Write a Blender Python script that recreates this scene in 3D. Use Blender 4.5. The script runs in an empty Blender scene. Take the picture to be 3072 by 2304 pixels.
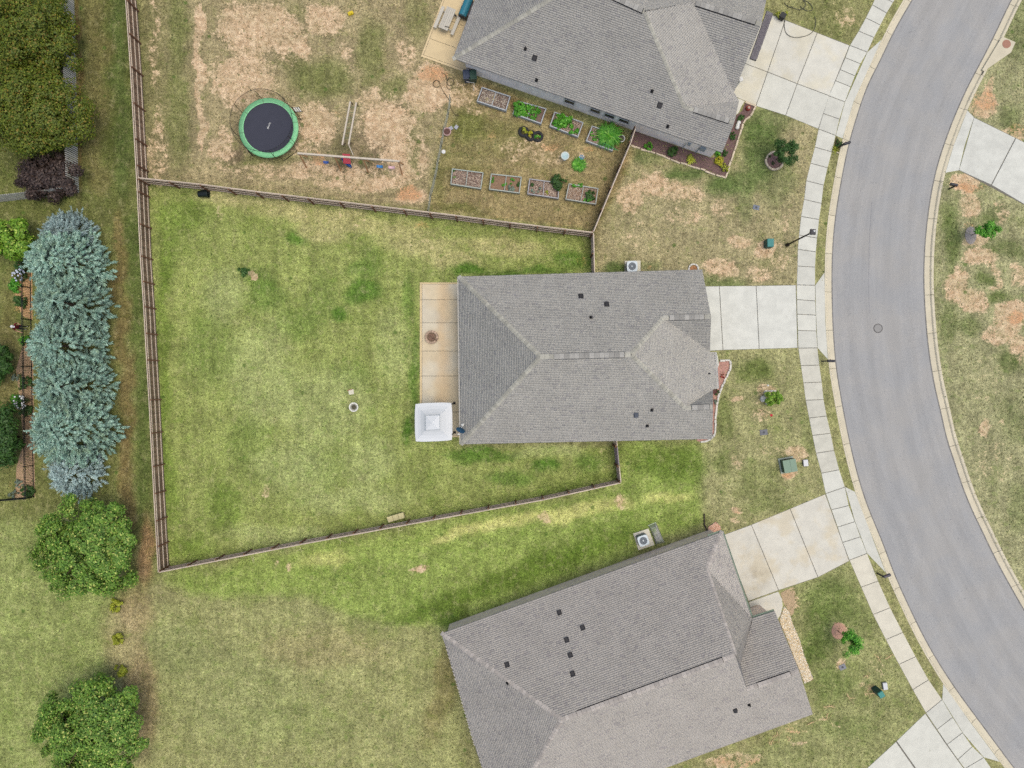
import bpy, bmesh, math, random
import numpy as np
from mathutils import Vector, Matrix, Euler
random.seed(7); RNG = np.random.default_rng(11)
R = math.radians
SC = bpy.context.scene
COL = SC.collection
# ------------------------------------------------------------------ camera
CAMH = 59.0           # drone height in metres
PPM = 38.4            # photograph pixels per metre on the ground
cam = bpy.data.cameras.new('camera'); cam.sensor_width = 36; cam.lens = 36*CAMH/80.0
cam.clip_start = 0.5; cam.clip_end = 2000
camo = bpy.data.objects.new('camera', cam); COL.objects.link(camo)
camo.location = (0, 0, CAMH); SC.camera = camo
# ------------------------------------------------------------------ sky, sun, exposure
SUN_AZ, SUN_EL = R(98), R(77)      # azimuth clockwise from north (+Y)
w = bpy.data.worlds.new('World'); SC.world = w; w.use_nodes = True
nt = w.node_tree; nt.nodes.clear()
sky = nt.nodes.new('ShaderNodeTexSky'); sky.sky_type = 'NISHITA'; sky.sun_disc = False
sky.sun_elevation = SUN_EL; sky.sun_rotation = SUN_AZ; sky.air_density = 1.0; sky.dust_density = 5.0; sky.ozone_density = 1.5
bg = nt.nodes.new('ShaderNodeBackground'); bg.inputs[1].default_value = 0.15
wo = nt.nodes.new('ShaderNodeOutputWorld')
nt.links.new(sky.outputs[0], bg.inputs[0]); nt.links.new(bg.outputs[0], wo.inputs[0])
sl = bpy.data.lights.new('sun', 'SUN'); sl.energy = 0.9; sl.angle = R(35); sl.color = (1.0, 0.96, 0.9)
so = bpy.data.objects.new('sun', sl); COL.objects.link(so); so.location = (20, -20, 50)
sd = Vector((math.sin(SUN_AZ)*math.cos(SUN_EL), math.cos(SUN_AZ)*math.cos(SUN_EL), math.sin(SUN_EL)))
so.rotation_euler = (-sd).to_track_quat('-Z', 'Y').to_euler()
vs = SC.view_settings; vs.view_transform = 'Standard'; vs.look = 'None'; vs.gamma = 1; vs.exposure = 0.50
vs.use_curve_mapping = False
SC.render.engine = 'CYCLES'
SC.cycles.max_bounces = 4; SC.cycles.diffuse_bounces = 3; SC.cycles.transparent_max_bounces = 6
SC.cycles.use_denoising = False
# ------------------------------------------------------------------ coordinates
def G(x, y, h=0.0):
    """point of the place seen at photograph position x, y and standing h metres above the lawn"""
    k = (1-h/CAMH)/PPM
    return Vector(((x-1536)*k, (1152-y)*k, h))
def T(ox, oy, f=2.1602):
    return lambda x, y: (ox+x/f, oy+y/f)
# ------------------------------------------------------------------ colour + material helpers
K = (1.695, 1.673, 1.775)   # how much brighter than its base colour a sunlit flat surface shows
def lin(c): c /= 255.0; return c/12.92 if c <= 0.04045 else ((c+0.055)/1.055)**2.4
def C(r, g, b, k=K): return (lin(r)/k[0], lin(g)/k[1], lin(b)/k[2], 1)
class NT:
    def __init__(s, name):
        m = bpy.data.materials.new(name); m.use_nodes = True; s.m = m; s.t = m.node_tree
        s.t.nodes.clear(); s.o = s.n('OutputMaterial'); s.b = s.n('BsdfPrincipled'); s.l(s.b.outputs[0], s.o.inputs[0])
    def n(s, typ, **kw):
        nd = s.t.nodes.new('ShaderNode'+typ)
        for k, v in kw.items(): setattr(nd, k, v)
        return nd
    def l(s, a, b): s.t.links.new(a, b)
    def put(s, sock, v):
        if hasattr(v, 'is_linked') or hasattr(v, 'links'): s.l(v, sock)
        else: sock.default_value = v
    def pos(s): return s.n('NewGeometry').outputs['Position']
    def noise(s, vec, scale, detail=3, rough=0.6):
        nd = s.n('TexNoise'); s.put(nd.inputs['Vector'], vec); nd.inputs['Scale'].default_value = scale
        nd.inputs['Detail'].default_value = detail; nd.inputs['Roughness'].default_value = rough
        return nd.outputs['Fac']
    def vmul(s, vec, v):
        nd = s.n('VectorMath', operation='MULTIPLY'); s.put(nd.inputs[0], vec); nd.inputs[1].default_value = v; return nd.outputs[0]
    def math(s, op, a, b=0.0, c=0.0, clamp=False):
        nd = s.n('Math', operation=op); nd.use_clamp = clamp; s.put(nd.inputs[0], a); s.put(nd.inputs[1], b)
        if op in ('MULTIPLY_ADD',): s.put(nd.inputs[2], c)
        return nd.outputs[0]
    def step(s, v, lo, hi, a=0.0, b=1.0):
        nd = s.n('MapRange', interpolation_type='SMOOTHSTEP'); s.put(nd.inputs[0], v)
        nd.inputs[1].default_value = lo; nd.inputs[2].default_value = hi; nd.inputs[3].default_value = a; nd.inputs[4].default_value = b
        return nd.outputs[0]
    def mix(s, f, a, b, typ='MIX'):
        nd = s.n('Mix', data_type='RGBA', blend_type=typ); s.put(nd.inputs[0], f); s.put(nd.inputs[6], a); s.put(nd.inputs[7], b); return nd.outputs[2]
    def scale(s, col, f):
        nd = s.n('Vector'+'Math', operation='SCALE'); s.put(nd.inputs[0], col); s.put(nd.inputs[3], f); return nd.outputs[0]
    def bump(s, h, st=0.4, d=0.02):
        nd = s.n('Bump'); nd.inputs['Strength'].default_value = st; nd.inputs['Distance'].default_value = d
        s.l(h, nd.inputs['Height']); s.l(nd.outputs[0], s.b.inputs['Normal'])
    def fin(s, col, rough=0.8, spec=0.3, metal=0.0):
        s.put(s.b.inputs['Base Color'], col); s.b.inputs['Roughness'].default_value = rough
        s.b.inputs['Specular IOR Level'].default_value = spec; s.b.inputs['Metallic'].default_value = metal
        return s.m
MATS = {}
def mat(rgb, var=0.12, scale=8.0, rough=0.7, spec=0.3, island=0.0, obj=0.0, k=K, name=None, metal=0.0, bump=0.0):
    """painted, wooden, leafy ... surface of one colour with procedural mottling, tone differences per piece or per leaf"""
    key = (tuple(rgb), var, scale, rough, spec, island, obj, k, metal, bump)
    if key in MATS: return MATS[key]
    s = NT(name or 'surface_%d_%d_%d' % tuple(int(v) for v in rgb))
    f = s.step(s.noise(s.pos(), scale, 4), 0.25, 0.75, 1-var, 1+var)
    if island:
        f = s.math('MULTIPLY', f, s.step(s.n('NewGeometry').outputs['Random Per Island'], 0, 1, 1-island, 1+island))
    if obj:
        f = s.math('MULTIPLY', f, s.step(s.n('ObjectInfo').outputs['Random'], 0, 1, 1-obj, 1+obj))
    if bump: s.bump(s.noise(s.pos(), scale*3, 3), bump, 0.02)
    MATS[key] = s.fin(s.scale(C(*rgb, k=k)[:3], f), rough, spec, metal)
    return MATS[key]
def leafmat(a, b, name, rough=0.55, c=None):
    """foliage: tone differs from leaf to leaf and from clump to clump"""
    s = NT(name); rnd = s.n('NewGeometry').outputs['Random Per Island']
    col = s.mix(rnd, C(*a), C(*b))
    if c: col = s.mix(s.step(rnd, 0.86, 0.95), col, C(*c))
    f = s.step(s.noise(s.pos(), 1.6, 3), 0.3, 0.7, 0.78, 1.18)
    s.b.inputs['Subsurface Weight'].default_value = 0.0
    return s.fin(s.scale(col, f), rough, 0.25)
# ------------------------------------------------------------------ mesh helpers
class MB:
    def __init__(s): s.v = []; s.f = []
    def add(s, vs, fs):
        o = len(s.v); s.v += [tuple(v) for v in vs]; s.f += [tuple(i+o for i in f) for f in fs]; return s
    def box(s, c, d, rz=0.0, tilt=None):
        hx, hy, hz = d[0]/2, d[1]/2, d[2]/2
        m = Matrix.Rotation(rz, 3, 'Z')
        if tilt is not None: m = tilt
        vs = [Vector(c)+m@Vector((sx*hx, sy*hy, sz*hz)) for sz in (-1, 1) for sx, sy in ((-1,-1),(1,-1),(1,1),(-1,1))]
        return s.add(vs, [(3,2,1,0),(4,5,6,7),(0,1,5,4),(1,2,6,5),(2,3,7,6),(3,0,4,7)])
    def beam(s, p, q, w, t, up=(0,0,1)):
        p, q = Vector(p), Vector(q); d = (q-p); L = d.length; d.normalize()
        u = Vector(up); sd_ = d.cross(u)
        if sd_.length < 1e-4: sd_ = d.cross(Vector((1,0,0)))
        sd_.normalize(); u = sd_.cross(d)
        vs = [b+sd_*(a*w/2)+u*(c*t/2) for b in (p, q) for a, c in ((-1,-1),(1,-1),(1,1),(-1,1))]
        return s.add(vs, [(3,2,1,0),(4,5,6,7),(0,1,5,4),(1,2,6,5),(2,3,7,6),(3,0,4,7)])
    def prism(s, poly, z0, z1):
        poly = [(p[0], p[1]) for p in poly]; n = len(poly)
        a = sum(poly[i][0]*poly[(i+1)%n][1]-poly[(i+1)%n][0]*poly[i][1] for i in range(n))
        if a < 0: poly = poly[::-1]
        vs = [(x, y, z0) for x, y in poly]+[(x, y, z1) for x, y in poly]
        return s.add(vs, [tuple(range(n))[::-1], tuple(range(n, 2*n))]+[(i, (i+1)%n, n+(i+1)%n, n+i) for i in range(n)])
    def tube(s, pts, r, n=8, closed=False, cap=True):
        pts = [Vector(p) for p in pts]; m = len(pts); rings = []; up = None
        for i, p in enumerate(pts):
            a = pts[(i-1)%m] if (closed or i > 0) else p; b = pts[(i+1)%m] if (closed or i < m-1) else p
            d = (b-a).normalized()
            if up is None: up = Vector((0,0,1)) if abs(d.z) < 0.9 else Vector((1,0,0))
            sx = d.cross(up).normalized(); sy = sx.cross(d).normalized(); up = sy
            rr = r[i] if isinstance(r, (list, tuple)) else r
            rings.append([p+sx*math.cos(2*math.pi*k/n)*rr+sy*math.sin(2*math.pi*k/n)*rr for k in range(n)])
        vs = [v for g in rings for v in g]; fs = []
        for i in range(m if closed else m-1):
            j = (i+1) % m
            fs += [(i*n+k, i*n+(k+1)%n, j*n+(k+1)%n, j*n+k) for k in range(n)]
        if not closed and cap: fs += [tuple(range(n))[::-1], tuple(range((m-1)*n, m*n))]
        return s.add(vs, fs)
    def lathe(s, c, prof, n=24, cap=True):
        vs = [(c[0]+r*math.cos(2*math.pi*k/n), c[1]+r*math.sin(2*math.pi*k/n), c[2]+z) for r, z in prof for k in range(n)]
        m = len(prof); fs = [(i*n+k, i*n+(k+1)%n, (i+1)*n+(k+1)%n, (i+1)*n+k) for i in range(m-1) for k in range(n)]
        if cap: fs += [tuple(range(n))[::-1], tuple(range((m-1)*n, m*n))]
        return s.add(vs, fs)
    def mesh(s, name):
        me = bpy.data.meshes.new(name); me.from_pydata(s.v, [], s.f); me.update(); return me
def link(o, parent=None):
    COL.objects.link(o)
    if parent is not None:
        o.parent = parent
        base = PARENT_INV.get(parent.name)
        if base is not None: o.matrix_parent_inverse = base
    return o
PARENT_INV = {}
def props(o, label=None, cat=None, group=None, kind=None):
    if label: o['label'] = label
    if cat: o['category'] = cat
    if group: o['group'] = group
    if kind: o['kind'] = kind
    return o
def obj(name, mb, m, parent=None, smooth=False, **kw):
    me = mb.mesh(name) if isinstance(mb, MB) else mb
    if m is not None and not me.materials: me.materials.append(m)
    if smooth: me.polygons.foreach_set('use_smooth', [True]*len(me.polygons))
    o = bpy.data.objects.new(name, me); link(o, parent); return props(o, **kw)
def thing(name, loc, label, cat, group=None):
    o = bpy.data.objects.new(name, None); o.location = loc; o.empty_display_size = 0.3; COL.objects.link(o)
    PARENT_INV[o.name] = Matrix.Translation(-Vector(loc))
    return props(o, label, cat, group)
def npmesh(name, verts, faces):
    """fast mesh from numpy arrays; faces all of one size"""
    me = bpy.data.meshes.new(name); nv, nf, k = len(verts), len(faces), faces.shape[1]
    me.vertices.add(nv); me.vertices.foreach_set('co', np.ascontiguousarray(verts, dtype=np.float32).ravel())
    me.loops.add(nf*k); me.loops.foreach_set('vertex_index', np.ascontiguousarray(faces, dtype=np.int32).ravel())
    me.polygons.add(nf); me.polygons.foreach_set('loop_start', np.arange(0, nf*k, k, dtype=np.int32))
    me.update(calc_edges=True); return me
# ================================================================== THE SETTING
WE = [(2850,-190),(2790,-95),(2734.5,0),(2683.6,88),(2637,185),(2600,259),(2568,352),(2542,444),(2521.6,546),(2507.7,630),(2500,695),
      (2495,768),(2494,860),(2496,953),(2501,1036),(2508,1110),(2521.6,1194),(2535.5,1268),(2556,1365),(2582,1462),(2608,1536),
      (2646.5,1628.6),(2679,1716.5),(2716,1800),(2760,1892),(2803,1970),(2859.5,2059),(2919.7,2142),(2975,2216.5),(3040,2304),(3110,2395),(3190,2495)]
EE = [(3140,-190),(3088,-95),(3035.4,0),(2984.5,106.5),(2952,171),(2919.7,231.5),(2892,287),(2864,352),(2841,412),(2818,481),(2801.6,546),
      (2790,611),(2782,672),(2776,736),(2773.5,790),(2773,850),(2776,921),(2783,1009),(2792,1083),(2806,1161.5),(2822.5,1231),(2841,1314),
      (2864,1384),(2889.6,1462),(2920,1536),(2947,1591.6),(2980,1661),(3017,1730.5),(3072,1827.6),(3135,1930),(3215,2050),(3300,2170),(3400,2300),(3500,2420)]
ROADZ = -0.14
def resample(pts, step):
    pts = [Vector((p[0], p[1])) for p in pts]; out = [pts[0]]; acc = 0.0
    # Catmull-Rom smoothing first
    sm = []
    for i in range(len(pts)-1):
        p0, p1, p2, p3 = pts[max(i-1,0)], pts[i], pts[i+1], pts[min(i+2,len(pts)-1)]
        for t in [k/8 for k in range(8)]:
            sm.append(0.5*((2*p1)+(p2-p0)*t+(2*p0-5*p1+4*p2-p3)*t*t+(3*p1-p0-3*p2+p3)*t**3))
    sm.append(pts[-1])
    for _ in range(6): sm = [sm[0]]+[(sm[i-1]+2*sm[i]+sm[i+1])/4 for i in range(1, len(sm)-1)]+[sm[-1]]
    L = [0.0]
    for i in range(1, len(sm)): L.append(L[-1]+(sm[i]-sm[i-1]).length)
    n = max(2, int(round(L[-1]/step))); res = []; j = 0
    for k in range(n+1):
        t = L[-1]*k/n
        while j < len(L)-2 and L[j+1] < t: j += 1
        f = (t-L[j])/max(1e-9, L[j+1]-L[j]); res.append(sm[j].lerp(sm[j+1], min(1, f)))
    return res
def gp(p): v = G(p[0], p[1], ROADZ); return (v.x, v.y)
WEr = resample([gp(p) for p in WE], 0.75); EEr = resample([gp(p) for p in EE], 0.75)
def normals(pl, sgn):
    out = []
    for i in range(len(pl)):
        d = (pl[min(i+1, len(pl)-1)]-pl[max(i-1, 0)]).normalized(); out.append(Vector((d.y, -d.x))*sgn)
    return out
WN = normals(WEr, 1); EN = normals(EEr, -1)      # pointing away from the road
if WN[10].x > 0: WN = [-v for v in WN]
if EN[10].x < 0: EN = [-v for v in EN]
# ---- ground colours ------------------------------------------------
XS = np.concatenate([[-420,-160,-80,-56], np.arange(-50, 50.01, 0.25), [56,80,160,420]])
YS = np.concatenate([[-420,-160,-70,-44], np.arange(-38, 38.01, 0.25), [44,70,160,420]])
GX, GY = np.meshgrid(XS, YS)
PX, PY = GX*PPM+1536, 1152-GY*PPM                # photograph position of each ground point
def vnoise(x, y, seed):
    r = np.random.default_rng(seed).random((256, 256))
    xi, yi = np.floor(x).astype(int), np.floor(y).astype(int); fx, fy = x-xi, y-yi
    fx, fy = fx*fx*(3-2*fx), fy*fy*(3-2*fy); a = lambda i, j: r[(yi+j) % 256, (xi+i) % 256]
    return (a(0,0)*(1-fx)+a(1,0)*fx)*(1-fy)+(a(0,1)*(1-fx)+a(1,1)*fx)*fy
WX = PX+28*(vnoise(GX*0.5, GY*0.5, 1)-0.5)+14*(vnoise(GX*1.4, GY*1.4, 2)-0.5)
WY = PY+28*(vnoise(GX*0.5, GY*0.5, 3)-0.5)+14*(vnoise(GX*1.4, GY*1.4, 4)-0.5)
Q = 3072/2212.0
def inpoly(poly, X, Y):
    m = np.zeros(X.shape, bool); n = len(poly)
    for i in range(n):
        (x0, y0), (x1, y1) = poly[i], poly[(i+1) % n]
        c = (y0 > Y) != (y1 > Y)
        with np.errstate(divide='ignore', invalid='ignore'): xx = (x1-x0)*(Y-y0)/(y1-y0)+x0
        m ^= c & (X < xx)
    return m
def soft(m, k):
    m = m.astype(float)
    for _ in range(k):
        m = (m+np.roll(m,1,0)+np.roll(m,-1,0)+np.roll(m,1,1)+np.roll(m,-1,1))/5
    return m
BASE = np.zeros(GX.shape+(3,)); BASE[:] = C(156,154,106)[:3]
DIRT = np.zeros(GX.shape); CLAY = np.zeros(GX.shape); GREEN = np.zeros(GX.shape)
def zone(col, poly, blur=2, warp=False):
    poly = [(x*Q, y*Q) for x, y in poly]
    m = soft(inpoly(poly, WX if warp else PX, WY if warp else PY), blur)[..., None]
    BASE[:] = BASE*(1-m)+np.array(C(*col)[:3])*m
def ell(x, y, rx, ry, a=0.0, hard=0.5):
    x, y, rx, ry = x*Q, y*Q, rx*Q, ry*Q; ca, sa = math.cos(R(a)), math.sin(R(a))
    u = ((WX-x)*ca+(WY-y)*sa)/rx; v = (-(WX-x)*sa+(WY-y)*ca)/ry
    d = np.sqrt(u*u+v*v); t = np.clip((1.25-d)/(1.25-hard), 0, 1); return t*t*(3-2*t)
def tint(col, *e, s=1.0):
    m = ell(*e)[..., None]*s; BASE[:] = BASE*(1-m)+np.array(C(*col)[:3])*m
def dirt(s, *e): np.maximum(DIRT, ell(*e)*s, out=DIRT)
def undirt(s, *e): DIRT[:] = DIRT*(1-ell(*e)*s)
def clay(s, *e): np.maximum(CLAY, ell(*e)*s, out=CLAY)
def green(s, *e): GREEN[:] = np.clip(GREEN+ell(*e)*s, -1, 1)
# zones (positions in a 2212 x 1659 reading of the photograph)
zone((124,128,76), [(-400,-400),(285,-400),(300,400),(345,1240),(300,1300),(-400,1300)], 3)
zone((168,154,118), [(290,-300),(960,-300),(990,150),(965,240),(922,458),(308,388)], 2)
zone((160,144,104), [(985,145),(1375,330),(1285,505),(922,458),(965,240)], 2)
zone((170,160,122), [(1375,330),(1575,385),(1600,300),(1640,220),(1765,270),(1735,620),(1525,620),(1283,600),(1283,505)], 2)
zone((150,160,92), [(304,388),(1283,500),(1283,600),(992,600),(992,965),(1336,965),(1338,1045),(345,1235)], 1)
zone((146,163,86), [(340,1240),(1338,1045),(1336,950),(1520,950),(1525,1130),(960,1365),(720,1330),(660,1290),(560,1300),(430,1290)], 5, True)
zone((160,161,108), [(250,1330),(430,1290),(560,1300),(660,1290),(720,1330),(960,1365),(1060,1900),(250,1900)], 3, True)
zone((150,160,97), [(-400,1120),(230,1120),(250,1300),(230,1900),(-400,1900)], 10, True)
zone((162,160,114), [(1520,760),(1735,750),(1800,1065),(1560,1150),(1520,1100)], 4)
zone((154,156,106), [(1680,1260),(1850,1200),(2000,1550),(1880,1700),(1480,1700),(1755,1545)], 2)
zone((164,162,122), [(1990,-300),(2600,-300),(2600,1900),(2300,1700),(2090,1240),(2010,800),(2020,450)], 2)
for a in [(90,140,330,420),(265,250,30,400)]: tint((104,110,60), *a, s=.7)
for y in range(500, 1150, 60): tint((132,112,76), 258+0.03*(y-500)+8*math.sin(y), y, 16, 50, s=.65); tint((96,112,58), 292+0.04*(y-500), y, 20, 50, s=.7)
for y in range(0, 420, 55): tint((92,108,58), 262+8*math.sin(y*.1), y, 22, 45, s=.6); tint((128,116,78), 205+10*math.sin(y*.07), y, 30, 40, s=.5)
tint((178,142,106), 320, 1190, 20, 80, s=.8); tint((172,150,114), 300, 1320, 40, 60, s=.6); tint((178,148,114), 305, 1520, 36, 130, s=.6); tint((180,160,124), 268, 1390, 50, 90, s=.5)
tint((152,158,104), 500, 1500, 170, 120, s=.5); tint((138,146,94), 380, 1400, 80, 60, s=.5); tint((172,156,116), 700, 1400, 160, 50, s=.4); tint((148,156,98), 640, 1560, 140, 60, s=.5)
tint((140,130,86), 960, 1480, 30, 150, 16, s=.7)
# main yard
for x, y, rx, ry in [(360,560,25,90),(352,700,18,160),(352,900,20,120),(365,1050,30,110),(400,470,60,40),(480,1100,50,60),(410,1180,60,30)]: tint((118,140,62), x, y, rx, ry, s=.75)
for x, y, rx, ry in [(620,450,120,28),(760,475,140,22),(900,520,90,40),(980,560,60,24),(1080,530,120,22),(480,430,60,20),(690,500,60,25)]: tint((190,182,128), x, y, rx, ry, 6, s=.7); dirt(.32, x, y, rx*.8, ry*.8, 6)
for x, y, rx, ry, s in [(637,516,26,18,.9),(785,632,45,26,.9),(738,675,20,24,1),(780,590,40,20,.6),(560,600,40,30,.5),(640,700,60,40,.4),(575,640,50,40,.5),(800,560,30,30,.4),(690,640,40,60,.35),(760,810,40,40,.35),(880,640,14,60,.6),(893,800,10,120,.8),(1180,1012,30,14,1),(1100,1030,60,16,.7),(1010,585,40,14,1),(1120,585,120,10,.8),(1240,560,40,24,.8),(880,930,14,40,1),(700,1000,60,60,.25),(450,760,60,90,.3),(540,960,50,80,.25),(1050,985,80,14,.8),(1270,1000,40,24,.7),(1000,975,60,10,.7)]: tint((94,128,50), x, y, rx, ry, s=s)
for x, y, rx, ry, s in [(700,880,120,90,.5),(560,800,80,120,.5),(640,1010,90,60,.5),(850,760,40,100,.4),(760,1080,140,30,.5),(480,640,50,60,.5),(800,1000,60,60,.5),(600,1160,120,30,.5),(1180,980,80,16,.5)]: tint((176,184,124), x, y, rx, ry, s=s)
dirt(1.3, 549, 590, 11, 14); dirt(.55, 570, 1058, 18, 14); dirt(.45, 470, 455, 8, 40); clay(.6, 1228, 545, 10, 8); clay(.5, 1255, 560, 12, 22); clay(.55, 905, 480, 30, 10); clay(.5, 1090, 503, 30, 8); dirt(.4, 1300, 990, 12, 30)
# grass south of the yard
for x, y, rx, ry, a, s in [(1000,1150,90,14,-14,.9),(1100,1130,90,16,-14,.9),(1240,1105,90,18,-14,.9),(1330,1095,40,16,-10,.8),(1440,1075,60,16,-8,.8),(960,1160,40,12,-10,.7),(700,1205,60,14,-10,.6)]: tint((204,204,128), x, y, rx, ry, a, s=s)
for x, y, rx, ry, s in [(910,1230,24,12,.75),(630,1215,9,22,.6),(600,1210,9,14,.5),(1170,1120,24,14,.7),(1340,1090,18,24,.6),(790,1390,20,5,.5)]: dirt(s, x, y, rx, ry)
for x, y, rx, ry, a, s in [(1100,1250,330,24,-20,.8),(1200,1050,200,10,-13,.5),(1450,1000,90,40,0,.7),(1250,1180,150,30,-20,.5),(980,1330,40,24,-20,.8)]: tint((100,124,48), x, y, rx, ry, a, s=s)
# bare yard of the upper house
for x, y, rx, ry, s in [(560,60,110,70,.75),(520,170,80,80,.7),(640,110,50,50,.7),(430,60,14,60,.85),(432,170,12,90,.9),(436,280,10,60,.8),(700,40,60,40,.7),(740,130,40,60,.5),(600,240,60,60,.4),(690,270,50,60,.75),(840,270,80,60,.8),(880,340,60,70,.8),(820,210,60,40,.6),(930,190,60,60,.9),(700,370,160,24,.6),(480,320,30,60,.6),(340,330,30,120,.45),(335,80,14,200,.45),(560,370,80,20,.5),(780,400,120,24,.7),(890,430,40,26,.85),(640,330,60,20,.5),(880,120,30,60,.5)]: dirt(s, x, y, rx, ry)
for x, y, rx, ry, s in [(690,350,24,20,.8),(740,362,22,16,.6),(815,362,24,16,.5),(885,425,34,26,.9),(940,165,50,24,.9),(960,300,10,40,.5),(740,240,20,10,.6),(880,235,40,20,.4)]: clay(s, x, y, rx, ry)
for x, y, rx, ry, s in [(390,60,24,100,.9),(385,250,30,120,.8),(700,170,70,50,.9),(640,150,40,40,.6),(800,110,30,80,.8),(850,190,30,30,.7),(740,330,20,40,.8),(790,345,22,16,1),(640,20,30,20,.4),(560,345,100,14,.6),(900,40,30,60,.6),(900,330,20,60,.5)]: tint((122,126,76), x, y, rx, ry, s=s); undirt(.8*s, x, y, rx, ry)
tint((130,112,92), 790, 325, 90, 50, s=.6); tint((120,104,84), 735, 370, 30, 20, s=.7); tint((118,100,84), 505, 335, 22, 18, s=.7)
# kitchen garden
for x, y, rx, ry, s in [(1010,270,40,40,.9),(1090,300,60,40,.5),(1000,350,60,60,.4),(1000,450,70,10,.7),(950,400,16,60,.5),(1260,420,30,40,.4)]: tint((112,116,62), x, y, rx, ry, s=s)
for x, y, rx, ry, s in [(1130,320,60,30,.5),(1250,350,14,20,.9),(1000,200,60,30,.5),(1180,340,60,40,.45),(985,225,24,20,.7),(1020,240,30,20,.5)]: dirt(s, x, y, rx, ry)
for x, y, rx, ry, s in [(1190,320,34,12,.7),(1060,300,20,10,.5),(1050,470,70,12,.45),(1270,330,20,14,.5),(1090,215,60,10,.4),(1220,480,40,8,.4),(1340,350,14,60,.45)]: clay(s, x, y, rx, ry)
tint((128,108,74), 1180, 250, 230, 12, 20, s=.8); tint((130,112,76), 1310, 420, 20, 110, 20, s=.6)
# upper front lawn
for x, y, rx, ry, s in [(1420,400,60,40,.75),(1360,430,40,50,.7),(1480,420,60,30,.7),(1560,440,24,60,.5),(1480,470,60,20,.5),(1600,520,40,20,.75),(1660,540,30,30,.85),(1560,580,50,30,.7),(1640,590,40,24,.6),(1700,480,16,30,.5),(1380,510,60,40,.35),(1690,560,24,50,.5)]: dirt(s, x, y, rx, ry)
for x, y, rx, ry, s in [(1640,320,50,80,.9),(1650,260,80,40,.6),(1600,390,70,30,.8),(1480,370,60,14,.9),(1400,340,40,14,.5),(1560,400,40,24,.7),(1680,390,40,60,.5),(1330,580,40,16,.9),(1400,570,30,14,.5),(1610,440,20,40,.5),(1560,605,60,14,.7),(1380,350,20,10,.6)]: tint((98,118,64), x, y, rx, ry, s=s); undirt(.8*s, x, y, rx, ry)
clay(.5, 1402, 487, 12, 8); clay(.6, 1398, 572, 10, 10); clay(.5, 1600, 520, 20, 8); clay(.5, 1780, 470, 20, 10); clay(.8, 1889, 100, 12, 10)
tint((120,124,74), 1780, 60, 60, 90, s=.6); dirt(.5, 1830, 40, 30, 30); dirt(.3, 1790,30,60,30)
# main front lawn
for x, y, rx, ry, s in [(1655,840,24,16,.85),(1592,862,26,12,.7),(1640,900,30,14,.5),(1720,985,40,24,.8),(1705,1025,26,12,.9),(1600,1000,24,20,.5),(1625,1050,14,8,.6),(1590,1095,24,10,.7),(1650,870,36,20,.4),(1660,980,40,20,.4),(1590,1120,30,10,.5)]: dirt(s, x, y, rx, ry)
for x, y, rx, ry, s in [(1625,800,50,24,.8),(1570,900,20,60,.6),(1640,1040,60,40,.4),(1745,940,20,60,.4),(1540,790,24,30,.6),(1660,1090,60,24,.5),(1560,1000,26,30,.6)]: tint((106,122,60), x, y, rx, ry, s=s); undirt(.6*s, x, y, rx, ry)
clay(.7, 1705, 1027, 20, 10); clay(.6, 1592, 1098, 16, 8); clay(.4, 1655, 905, 20, 10)
# lower front lawn
for x, y, rx, ry, s in [(1806,1362,18,20,1),(1822,1441,18,14,.7),(1880,1490,30,20,.5),(1700,1560,60,30,.4),(1600,1640,60,20,.6),(1560,1655,60,20,.6),(1720,1600,30,10,.6),(1790,1560,40,10,.5),(1712,1285,14,30,.7),(1720,1300,12,24,.6),(1900,1440,30,30,.35)]: dirt(s, x, y, rx, ry)
for x, y, rx, ry, s in [(1790,1300,60,60,.7),(1760,1400,40,50,.8),(1850,1340,40,50,.4),(1800,1480,50,40,.6),(1830,1570,70,30,.4),(1760,1340,30,40,.5)]: tint((100,120,58), x, y, rx, ry, s=s); undirt(.6*s, x, y, rx, ry)
clay(.9, 1806, 1362, 16, 18); clay(.6, 1889, 1492, 30, 18); clay(.6, 1590, 1650, 60, 16); clay(.5, 1700, 1570, 60, 10); clay(.7, 1690, 1288, 6, 30); clay(.6,1540,1140,16,10)
# east of the road
for x, y, rx, ry, s in [(2120,220,40,40,.95),(2130,180,16,30,.6),(2190,290,40,24,.7),(2080,390,40,24,.9),(2090,440,30,40,.7),(2110,520,50,24,.8),(2160,470,30,30,.6),(2120,560,50,24,.8),(2070,620,40,50,.85),(2110,650,50,30,.8),(2150,600,20,40,.6),(2190,690,40,50,.9),(2160,720,50,30,.7),(2200,760,30,40,.8),(2130,930,14,24,.7),(2165,915,18,14,.6),(2140,800,60,60,.3),(2150,1000,60,60,.35),(2120,850,40,30,.35),(2060,480,24,40,.4),(2205,590,30,30,.6),(2200,200,30,30,.3)]: dirt(s, x, y, rx, ry)
for x, y, rx, ry, s in [(2050,520,24,80,.9),(2130,600,20,14,.9),(2160,640,30,20,.9),(2180,780,40,24,.8),(2180,540,40,24,.7),(2140,470,30,20,.6),(2090,700,30,24,.7),(2050,700,20,60,.6),(2190,900,40,60,.4),(2200,1100,30,60,.5),(2180,260,30,40,.6),(2110,290,14,14,.9),(2200,60,40,80,.5)]: tint((104,118,66), x, y, rx, ry, s=s); undirt(.7*s, x, y, rx, ry)
for x, y, rx, ry, s in [(2125,215,36,30,.8),(2200,280,30,20,.7),(2100,400,50,12,.8),(2195,690,26,20,.9),(2100,640,40,20,.35),(2095,490,20,14,.6)]: clay(s, x, y, rx, ry)
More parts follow.
